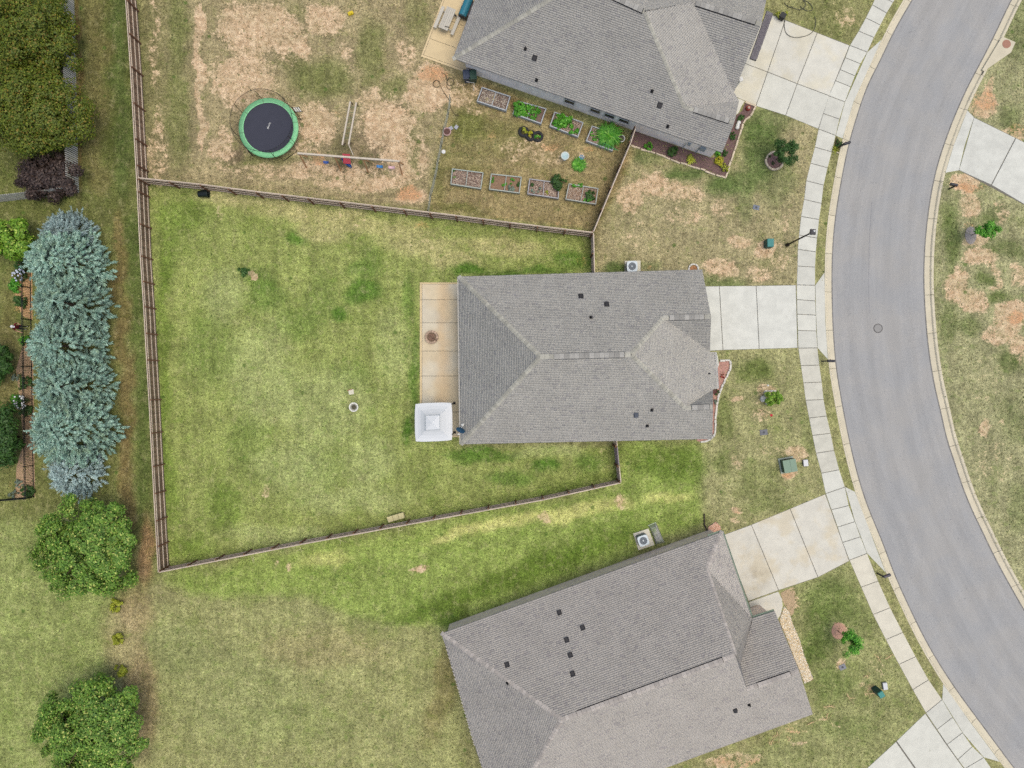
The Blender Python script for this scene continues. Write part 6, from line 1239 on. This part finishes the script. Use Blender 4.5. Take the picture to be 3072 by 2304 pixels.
t = thing('garden_gnome', flat(G(*z7(700,200))), 'small red garden figure in the mulch by the upper driveway', 'ornament'); c = flat(G(*z7(700,200))); mb = MB(); mb.lathe(c, [(.17,0),(.2,.1),(.15,.3),(.08,.34)], 14); obj('body', mb, mat((168,72,60), .2, 9), t, smooth=True); mb = MB(); mb.lathe(c+Vector((-.03,-.05,.32)), [(.02,0),(.09,.05),(.09,.12),(.02,.18)], 12); obj('head', mb, mat((226,196,180), .1, 9), t, smooth=True)
# ring round the young tree
ringp = [(2322+26.5*math.cos(a), 484-26.5*math.sin(a)) for a in [k*2*math.pi/16 for k in range(17)]]; border('tree_ring', 'sandstone ring around the young dark green tree', ringp, M_SST, L=.33, wd=.15, h=.2, cat='edging')
mulch('mulch_bed', [(2322+24*math.cos(k*.4189), 484+24*math.sin(k*.4189)) for k in range(15)], (140,112,108), z=.1)
for i, (x, y) in enumerate(((2305,470),(2338,484),(2318,492))): bush(('small plant in the tree ring, left','small plant in the tree ring, right','small plant in the tree ring, lower')[i], x, y, .13, 'dark', 110, .08, z=.1)
# mulch around saplings
mulch('mulch_ring', [(2912+17*math.cos(k*.4189), 706+27*math.sin(k*.4189)) for k in range(15)], (170,162,158), .025, var=.2)
mulch('mulch_ring', [(2516+22*math.cos(k*.4189), 1893+25*math.sin(k*.4189)) for k in range(15)], (212,168,144), .025, var=.2)
# gravel bed of the lower house
def pebbles(name, poly, n, s0, s1, m, seed, z=.03):
    P = np.array([tuple(G(x,y)[:2]) for x, y in poly]); rng = np.random.default_rng(seed); lo, hi = P.min(0), P.max(0); q = lo+(hi-lo)*rng.random((n*3,2)); q = q[inpoly([tuple(p) for p in P], q[:,0], q[:,1])][:n]; k = len(q); s = s0+(s1-s0)*rng.random(k)
    oct_ = np.array([(1,0,0),(0,1,0),(-1,0,0),(0,-1,0),(0,0,.7),(0,0,-.4)]); tri = np.array([(0,1,4),(1,2,4),(2,3,4),(3,0,4),(1,0,5),(2,1,5),(3,2,5),(0,3,5)])
    a = rng.random(k)*6.28; ca, sa = np.cos(a), np.sin(a); ex_ = .7+.6*rng.random(k); V = np.zeros((k,6,3)); ox, oy = oct_[None,:,0]*ex_[:,None], oct_[None,:,1]
    V[:,:,0] = q[:,:1]+s[:,None]*(ox*ca[:,None]-oy*sa[:,None]); V[:,:,1] = q[:,1:]+s[:,None]*(ox*sa[:,None]+oy*ca[:,None]); V[:,:,2] = z+s[:,None]*oct_[None,:,2]
    F = (tri[None]+6*np.arange(k)[:,None,None]).reshape(-1,3); return obj(name, npmesh(name, V.reshape(-1,3), F), m, None, kind='stuff')
z8 = lambda x, y: (2180+x/4.881, 1740+y/4.881)
gpoly = [z8(*p) for p in ((840,395),(905,450),(960,640),(1060,860),(1130,1100),(1262,1450),(1140,1512),(1090,1380),(990,1140),(880,850),(770,590))]
mulch('gravel_bed', gpoly, (236,222,188), .02); s = NT('pebble'); rn = s.n('NewGeometry').outputs['Random Per Island']; M_PEB = s.fin(s.mix(s.step(rn,.6,.9), s.mix(rn, C(220,190,140), C(250,240,218)), C(250,246,236)), .8, .3)
props(pebbles('pebbles', gpoly, 5200, .035, .075, M_PEB, 4), 'cream and ochre pebbles beside the lower house porch', 'gravel')
z9 = lambda x, y: (1880+x/6.9125, 1520+y/6.9125); rk = [z9(*p) for p in ((1700,420),(1840,325),(1930,390),(1940,480),(1860,540),(1760,560),(1690,500))]
s = NT('rock_chip'); rn = s.n('NewGeometry').outputs['Random Per Island']; M_ROCK = s.fin(s.mix(rn, C(206,150,116), C(240,206,186)), .85, .2); mulch('rock_patch', rk, (208,160,126)); props(pebbles('rock_chips', rk, 700, .04, .09, M_ROCK, 5), 'orange pink rock chips by the downspout of the lower house', 'gravel')
mulch('dirt_patch', [z8(*p) for p in ((790,190),(900,130),(990,210),(1000,330),(985,470),(950,530),(890,430),(830,330))], (196,172,140), .012, var=.25)
# porch downspout of the lower house
mb = MB(); p, q = G(*z8(430,420),.1), G(*z8(500,515),.5); mb.beam(p, q, .18, .12); mb.box(G(*z8(425,415))+UP*.12, (.24,.2,.16), rz=.5); obj('porch_downspout', mb, mat((78,62,58), .12, 8), h3); mb = MB(); mb.prism([tuple(G(*z8(*v))[:2]) for v in ((350,400),(440,362),(462,415),(372,455))], .0, .09); obj('splash_block', mb, mat((206,186,158), .1, 8), h3)
# ---- main front lawn ornaments
za = lambda x, y: (2250+x/5.025, 1130+y/5.025)
border('stone_border', 'white brick edging above the yellow green bush', [za(215,215), za(388,215)], M_WST, L=.22, wd=.12, h=.14, jit=.004); border('stone_border', 'white brick edging left of the yellow green bush', [za(212,222), za(216,292)], M_WST, L=.2, wd=.12, h=.14, jit=.004); border('stone_border', 'white brick edging below the yellow green bush', [za(225,402), za(312,412)], M_WST, L=.22, wd=.12, h=.14, jit=.004)
c = flat(G(*za(185,335))); t = thing('garden_statue', c, 'white stone rabbit statue beside the yellow green bush', 'statue'); mb = MB(); mb.lathe(c, [(.2,0),(.24,.1),(.22,.25),(.14,.38),(.06,.44)], 18); obj('body', mb, M_WHITE, t, smooth=True); mb = MB(); mb.lathe(c+Vector((-.14,.06,.28)), [(.03,0),(.12,.06),(.13,.14),(.07,.22),(.01,.24)], 14); obj('head', mb, M_WHITE, t, smooth=True)
for s2 in (-1,1): mb = MB(); mb.tube([c+Vector((-.15,.06+.05*s2,.48)), c+Vector((-.2,.06+.1*s2,.66))], [.035,.015], 8); obj('ear', mb, M_WHITE, t)
for s2 in (-1,1): mb = MB(); mb.tube([c+Vector((.08,.16*s2,.06)), c+Vector((-.1,.2*s2,.03))], [.08,.05], 8); obj('foot', mb, M_WHITE, t)
def stake(a, b, h, label, ball, m, rball=.085):
    p, q = flat(G(*a)), G(*b, h); t = thing('garden_stake', p, label, 'garden ornament'); mb = MB(); mb.tube([p, p.lerp(q,.5)+Vector((.0,.01,.05)), q], .014, 6); obj('stake', mb, mat((70,52,44), .1, 9), t)
    if ball == 'ball': mb = MB(); mb.lathe(q-UP*.02, [(.02,-rball),(rball*.75,-rball*.6),(rball,0),(rball*.75,rball*.6),(.01,rball)], 14); obj('globe', mb, m, t, smooth=True)
    else:
        for k in range(6): a_ = k*math.pi/3; d = Vector((math.cos(a_), math.sin(a_), .25)); mb = MB(); s_ = Vector((-d.y, d.x, 0)); mb.add([q, q+d*.07+s_*.05, q+d*.13, q+d*.07-s_*.05], [(0,1,2,3)]); mb.add([q-UP*.008, q+d*.07+s_*.05-UP*.008, q+d*.13-UP*.008, q+d*.07-s_*.05-UP*.008], [(3,2,1,0)]); obj('petal', mb, m, t)
stake(za(120,168), za(272,132), 1.1, 'white globe on a thin stake above the yellow green bush', 'ball', M_WHITE); stake(za(165,488), za(322,582), 1.1, 'red flower on a thin stake below the yellow green bush', 'flower', mat((196,44,60), .1, 9))
def lid_box(x, y, wd, dp, rz, m, label, name='meter_lid'):
    c = flat(G(x,y)); t = thing(name, c, label, 'meter lid', 'water meter lids'); mb = MB(); mb.box(c+UP*.0, (wd,dp,.05), rz=rz); obj('frame', mb, m, t); mb = MB(); mb.box(c+UP*.028, (wd-.07,dp-.07,.02), rz=rz); obj('lid', mb, m, t); mb = MB(); mb.lathe(c+UP*.038, [(.09,0),(.09,.012),(.01,.014)], 14); obj('reading_cap', mb, mat((84,86,92), .1, 9), t)
lid_box(2291,1297,.60,.44,.1,mat((122,124,130), .12, 12),'slate grey meter lid below the yellow green bush'); lid_box(2268.5,622.5,.5,.36,-.25,mat((128,136,150), .12, 12),'blue grey meter lid on the upper front lawn'); lid_box(2527,2001,.52,.42,.42,mat((142,144,152), .12, 12),'grey meter lid below the lower lawn sapling')
# transformer
P = [G(*za(x,y),.78) for x, y in ((495,1268),(678,1235),(716,1425),(532,1456))]; F0 = [flat(p) for p in P]; c = sum(F0, Vector())/4; t = thing('utility_transformer', c, 'green metal transformer box on a bare patch of the middle lawn', 'transformer'); GT_ = mat((126,154,132), .06, 6, .5)
mb = MB(); q = [c+(p-c)*1.22 for p in F0]; mb.prism([(p.x,p.y) for p in q], -.02, .1); obj('pad', mb, mat((170,180,168), .08, 8), t); mb = MB(); mb.prism([(p.x,p.y) for p in F0], .1, .72); obj('cabinet', mb, mat((82,104,88), .08, 6, .5), t)
for u0, u1, zt in ((-.03,.53,.80),(.545,1.03,.79)):
    q = [F0[0].lerp(F0[1],u0), F0[0].lerp(F0[1],u1), F0[3].lerp(F0[2],u1), F0[3].lerp(F0[2],u0)]; mb = MB(); mb.prism([(p.x,p.y) for p in q], .70, zt); obj('lid_panel', mb, GT_, t)
mb = MB(); mb.beam(F0[0].lerp(F0[1],.3)+UP*.4+Vector((0,.02,0)), F0[0].lerp(F0[1],.42)+UP*.4+Vector((0,.02,0)), .05, .12); obj('latch', mb, M_BLACK, t)
def pedestal(x, y, wd, dp, h, rz, m, label, name='utility_pedestal', slope=.0, mt=None):
    c = flat(G(x,y)); t = thing(name, c, label, 'utility box'); M3 = Matrix.Rotation(rz,3,'Z'); lo = [c+M3@Vector((sx*wd/2, sy*dp/2, 0)) for sx, sy in ((-1,-1),(1,-1),(1,1),(-1,1))]; mb = MB(); mb.prism([(p.x,p.y) for p in lo], -.02, h-.06); obj('body', mb, m, t)
    lo2 = [c+(p-c)*1.06 for p in lo]; zz = [h-.07-slope, h-.07, h-.07, h-.07-slope]; tp = [c+(p-c)*.9+UP*(z+.09) for p, z in zip(lo2, zz)]; mb = MB(); mb.add([p+UP*z for p, z in zip(lo2, zz)]+tp, [(0,1,5,4),(1,2,6,5),(2,3,7,6),(3,0,4,7),(4,5,6,7),(3,2,1,0)]); obj('hood', mb, mt or m, t)
pedestal(2301,734,.5,.62,.85,.0,mat((34,92,88), .08, 8, .5),'dark teal pedestal box beside the lamp post',slope=.0,mt=mat((56,140,136), .08, 8, .5)); pedestal(2414,1388,.36,.5,.25,.1,mat((110,112,112), .06, 8),'low white box next to the green transformer',mt=mat((232,232,234), .04, 8)); pedestal(2624,2067,.42,.46,1.1,.55,mat((30,82,78), .08, 8, .5),'dark teal pedestal on the lower front lawn',mt=mat((60,148,140), .08, 8, .5)); pedestal(2652,2056,.34,.54,.22,.15,mat((120,122,122), .06, 8),'low white box next to the lower teal pedestal',mt=mat((226,228,232), .04, 8))
# lamp post
b = flat(G(2361,735)); h = 5.1; t = thing('street_lamp', b, 'black street lamp leaning over the pavement with square head', 'street lamp'); blk = mat((34,28,28), .08, 8, .45); mb = MB(); mb.lathe(b, [(.14,0),(.14,.25),(.09,.4),(.075,.45)], 16); obj('base', mb, blk, t); mb = MB(); mb.tube([b+UP*.3, b+UP*2.5, b+UP*(h-.35)], [.07,.06,.05], 12); obj('pole', mb, mat((40,30,26), .08, 8, .45), t, smooth=True)
mb = MB(); mb.lathe(b+UP*(h-.4), [(.07,0),(.16,.06),(.2,.3),(.02,.32)], 8); obj('lantern', mb, mat((214,214,206), .05, 8, .3), t); mb = MB(); mb.box(b+UP*(h-.04), (.40,.40,.10), rz=-.04); mb.box(b+UP*(h+.03), (.30,.30,.05), rz=-.04); obj('head', mb, mat((44,46,54), .1, 8, .45), t)
mb = MB(); mb.lathe(b+Vector((.07,.05,h+.05)), [(.075,0),(.07,.05),(.03,.06),(.03,.02)], 16); obj('light_sensor', mb, M_WHITE, t)
# mailboxes
def mailbox(base, face, label, m, newsp=True, h=1.08):
    c = flat(G(*base)); f = Vector(face).to_3d(); f.z = 0; f.normalize(); s_ = Vector((-f.y, f.x, 0)); t = thing('mailbox', c, label, 'mailbox', 'mailboxes along the street'); mb = MB(); mb.box(c+UP*(h/2-.05), (.09,.09,h-.1), rz=math.atan2(f.y,f.x)); obj('post', mb, M_BLACK, t)
    mb = MB(); mb.beam(c-f*.12+UP*(h-.12), c+f*.5+UP*(h-.12), .09, .07); obj('bracket', mb, M_BLACK, t); mb = MB(); n = 10; v = []; cc = c+f*.24+UP*(h-.08)
    for e_ in (-.26,.26):
        v += [tuple(cc+f*e_-s_*.1), tuple(cc+f*e_+s_*.1)]+[tuple(cc+f*e_+s_*.1*math.cos(math.pi*k/n)+UP*(.13+.1*math.sin(math.pi*k/n))) for k in range(n+1)]
    k = n+3; mb.add(v, [tuple(range(k))[::-1], tuple(range(k, 2*k))]+[(i, (i+1)%k, k+(i+1)%k, k+i) for i in range(k)]); obj('box', mb, m, t); mb = MB(); mb.beam(cc-f*.08+s_*.108+UP*.1, cc-f*.08+s_*.108+UP*.22, .02, .05); obj('flag', mb, mat((150,50,50), .1, 8), t)
M_MB = mat((58,58,64), .08, 8, .35)
mailbox((2513,446),(.95,.3),'black mailbox over the planted corner at the upper driveway',M_MB); mailbox((2466,1084),(1,-.02),'black mailbox on the verge beside the middle driveway',M_MB); mailbox((2632,1720),(.93,.36),'black mailbox on the verge beside the lower driveway',mat((84,82,92), .08, 8, .35)); mailbox((2846,567),(-.97,.2),'black mailbox on the bare lawn across the road',M_MB)
bush('leafy plant around the foot of the upper driveway mailbox', 2512, 432, .28, 'dark', 340, .11); strap_clump('strappy_plant', 'yellow green blades below the upper driveway mailbox', flat(G(2505,449)), .14, 60, .3, 'chart', 9, .03); border('stone_border', 'short sandstone edging below the upper driveway mailbox', [(2498,454),(2516,460)], M_SST, L=.25, wd=.1, h=.1)
mulch('mulch_bed', [(2508,410),(2520,424),(2523,437),(2516,458),(2499,453)], (96,88,66), .015)
# ---- mulch, shrubs and flowers along the railing
mulch('mulch_bed', [(58,770),(96,770),(98,960),(70,950),(52,915),(46,880),(50,830)], (214,172,128), .015); mulch('mulch_bed', [(70,1030),(99,1030),(105,1488),(45,1494),(50,1400),(70,1330),(60,1200),(48,1110)], (188,158,128), .015, var=.45)
GF = 'shrubs in the mulch along the railing'
for lb, x, y, r, mk, n in (('dark shrub under the lime green tree by the railing',74,800,.62,'dark',900),('bright green bush in the orange mulch',52,860,.52,'veg',900),('small green shrub below the bright bush',54,897,.3,'dark',360),('round dark shrub at the end of the orange mulch',72,910,.42,'dark',600),
    ('yellow green plants behind the railing below the person',80,1022,.4,'bright',500),('dark shrub behind the railing halfway down',82,1148,.55,'dark',700),('bright green bush left of the lower white flowers',55,1202,.46,'veg',800),('green plants behind the railing under the lower white flowers',86,1235,.5,'dark',600),('grey green agave like plant in the lower mulch',60,1452,.32,'sage',260),('grey green plant at the lower end of the mulch',48,1482,.34,'sage',260),('dark green bush in the lower railing corner',90,1472,.5,'dark',700),('small green shrub beside the leaning branches',50,1130,.3,'sage',240)): bush(lb, x, y, r, mk, n, .13, group=GF)
def flowers(x, y, r, n, label, seed, rgb=(240,242,248)):
    rng = np.random.default_rng(seed); c = np.array(flat(G(x,y))); t = thing('flowering_shrub', c, label, 'shrub'); m = mat(rgb, .04, 9); k = 300; q, nr = crown_points(k, r, r, .3, rng, 14, .4); q += c+np.array([0,0,.4]); q[:,2] = np.maximum(q[:,2], .05); obj('foliage', leaves('foliage', q, nr, .12+.05*rng.random(k), LM['dark'], .6, rng=rng), LM['dark'], t)
    for i in range(n):
        a, d = rng.random()*6.28, r*math.sqrt(rng.random()); p = Vector((c[0]+d*math.cos(a), c[1]+d*math.sin(a), .62+.18*rng.random())); mb = MB(); mb.lathe(p, [(.01,-.03),(.07,0),(.075,.03),(.04,.06),(.01,.065)], 10); obj('blossom', mb, m, t)
flowers(73,828,.5,22,'white blue flowering shrub by the railing under the lime tree',1,(214,222,246)); flowers(76,1206,.55,26,'white flowering shrub by the railing lower down',2)
# ---- dry runners on the lower front lawn
for i, (x, y, l_, a) in enumerate(((2470,2120,40,50),(2484,2140,30,70),(2540,2080,34,60),(2600,2035,22,20),(2605,2080,24,35),(2655,1975,30,40),(2630,1968,24,5),(2330,2195,30,60),(2362,2208,24,50),(2308,2225,36,70),(2420,2175,22,40),(1350,1545,26,85),(1200,1580,24,80),(1010,1612,30,75),(760,1668,24,80),(900,1640,26,70))):
    rng = np.random.default_rng(i+5); mb = MB(); p = Vector((x,y)); pts = []; aa = R(a)
    for k in range(9): pts.append(G(p.x, p.y, .035)); aa += rng.normal()*.55; p = p+Vector((math.cos(aa), math.sin(aa)))*l_/8
    mb.tube(pts, [.03,.032,.035,.032,.03,.028,.024,.02,.012], 5)
    for k in (3,5): b0 = pts[k]; mb.tube([b0, b0+Vector((rng.normal()*.2, rng.normal()*.2, 0)), b0+Vector((rng.normal()*.35, rng.normal()*.35, 0))], [.022,.016,.008], 5)
    low = i < 11; obj('dry_runner', mb, mat((226,200,150) if low else (206,208,150), .12, 12), None, label='bleached dry runner on the lower front lawn' if low else 'pale dry runner in the grass along the lower board fence', cat='dead plant', group='dry runners on the lower front lawn' if low else 'dry runners along the lower board fence')
# ---- the person by the railing
def person(x, y):
    c = flat(G(x,y)); rot = Matrix.Rotation(R(-12), 4, 'Z'); pts = {}; ed = []; rad = {}
    def j(n, p, r, to=None): pts[n] = Vector(p); rad[n] = r if isinstance(r, tuple) else (r, r); ed.append((to, n)) if to else None
    j('pelvis',(0,0,.95),(.15,.12)); j('waist',(0,0,1.1),(.14,.11),'pelvis'); j('chest',(.02,0,1.30),(.17,.12),'waist'); j('neck',(.03,0,1.48),.06,'chest'); j('head0',(.05,0,1.57),(.075,.085),'neck'); j('head1',(.06,0,1.68),(.08,.095),'head0'); j('crown',(.05,0,1.745),(.06,.07),'head1')
    for s, k in ((1,'l'),(-1,'r')):
        j('hip'+k,(0,.1*s,.9),.095,'pelvis'); j('knee'+k,(.05 if s > 0 else .0,.11*s,.5),.062,'hip'+k); j('ankle'+k,(.02 if s > 0 else -.06,.11*s,.09),.045,'knee'+k); j('toe'+k,(.18 if s > 0 else .1,.13*s,.035),.035,'ankle'+k); j('sh'+k,(.01,.19*s,1.42),.065,'chest')
    j('elr',(.12,-.29,1.16),.046,'shr'); j('wrr',(.32,-.34,1.0),.032,'elr'); j('har',(.40,-.35,.96),.030,'wrr'); j('ell',(.06,.31,1.17),.046,'shl'); j('wrl',(.24,.24,1.25),.032,'ell'); j('hal',(.32,.21,1.28),.030,'wrl')
    for hnd, dx in (('har', Vector((.9,-.1,-.4))), ('hal', Vector((.9,-.25,.25)))):
        wr = pts['wr'+hnd[2]]; d = dx.normalized(); sd2 = d.cross(Vector((0,0,1))).normalized()
        for k, (o_, L) in enumerate(((-.027,.06),(-.009,.072),(.009,.068),(.026,.052))):
            a = pts[hnd]+d*.02+sd2*o_; j(f'{hnd}f{k}a', a+d*L*.5, .010, hnd); j(f'{hnd}f{k}b', a+d*L*.9-Vector((0,0,.018)), .008, f'{hnd}f{k}a')
        j(hnd+'tha', pts[hnd]-d*.02-sd2*.04, .011, hnd); j(hnd+'thb', pts[hnd]+d*.02-sd2*.055, .009, hnd+'tha')
    names = list(pts); me = bpy.data.meshes.new('body'); me.from_pydata([tuple(rot @ pts[n]) for n in names], [(names.index(a), names.index(b)) for a, b in ed], []); o = bpy.data.objects.new('tmp_body', me); COL.objects.link(o)
    o.modifiers.new('s', 'SKIN'); sv = me.skin_vertices[0].data
    for i, n_ in enumerate(names): sv[i].radius = rad[n_]; sv[i].use_root = (n_ == 'pelvis')
    ss = o.modifiers.new('u', 'SUBSURF'); ss.levels = 2; dg = bpy.context.evaluated_depsgraph_get(); bm = bpy.data.meshes.new_from_object(o.evaluated_get(dg)); bpy.data.objects.remove(o)
    t = thing('person', c, 'person in maroon shirt, dark trousers and white cap at the railing', 'person'); bm.materials.clear()
    for m in (mat((214,168,144), .05, 9), mat((122,32,44), .08, 9, .85), mat((52,58,78), .1, 9, .9), mat((208,206,204), .08, 9)): bm.materials.append(m)
    inv = rot.inverted()
    for p in bm.polygons:
        q = inv @ p.center; arm = abs(q.y) > .235; p.material_index = 3 if q.z < .085 else 2 if (q.z < .97 and not arm and q.x < .25) else 1 if (.9 < q.z < 1.47 and (not arm or q.z > 1.24 and q.x < .1)) else 0; p.use_smooth = True
    for v in bm.vertices: v.co += c
    b = bpy.data.objects.new('body', bm); link(b, t); hc = c+rot@Vector((.05,0,1.66))
    mb = MB(); mb.lathe(hc, [(.112,.02),(.115,.06),(.10,.12),(.06,.155),(.01,.165)], 18); v = []; n = 8
    for k in range(n+1): a = -1.1+2.2*k/n; v += [tuple(hc+rot@Vector((.10*math.cos(a), .10*math.sin(a), .03))), tuple(hc+rot@Vector((.10*math.cos(a)+.09*math.cos(a*.6), .085*math.sin(a), .015)))]
    mb.add(v, [(2*k, 2*k+1, 2*k+3, 2*k+2) for k in range(n)]); obj('cap', mb, mat((238,236,242), .04, 9), t, smooth=True)
    mb = MB(); f = hc+rot@Vector((.11,0,-.045)); mb.tube([f+UP*.02, f+rot@Vector((.025,0,-.015))], [.012,.016], 8); obj('nose', mb, mat((210,160,138), .05, 9), t)
    for s2 in (-1,1): mb = MB(); e_ = hc+rot@Vector((.088,.034*s2,-.012)); mb.lathe(e_, [(.002,-.01),(.011,0),(.002,.01)], 8); obj('eye', mb, M_BLACK, t); mb = MB(); e_ = hc+rot@Vector((.0,.098*s2,-.03)); mb.tube([e_-UP*.025, e_+UP*.03], [.012,.018], 8); obj('ear', mb, mat((210,160,138), .05, 9), t)
    mb = MB(); mb.beam(f+rot@Vector((-.012,-.025,-.05)), f+rot@Vector((-.012,.025,-.05)), .012, .01); obj('mouth', mb, mat((170,96,90), .05, 9), t)
person(77.5, 984)
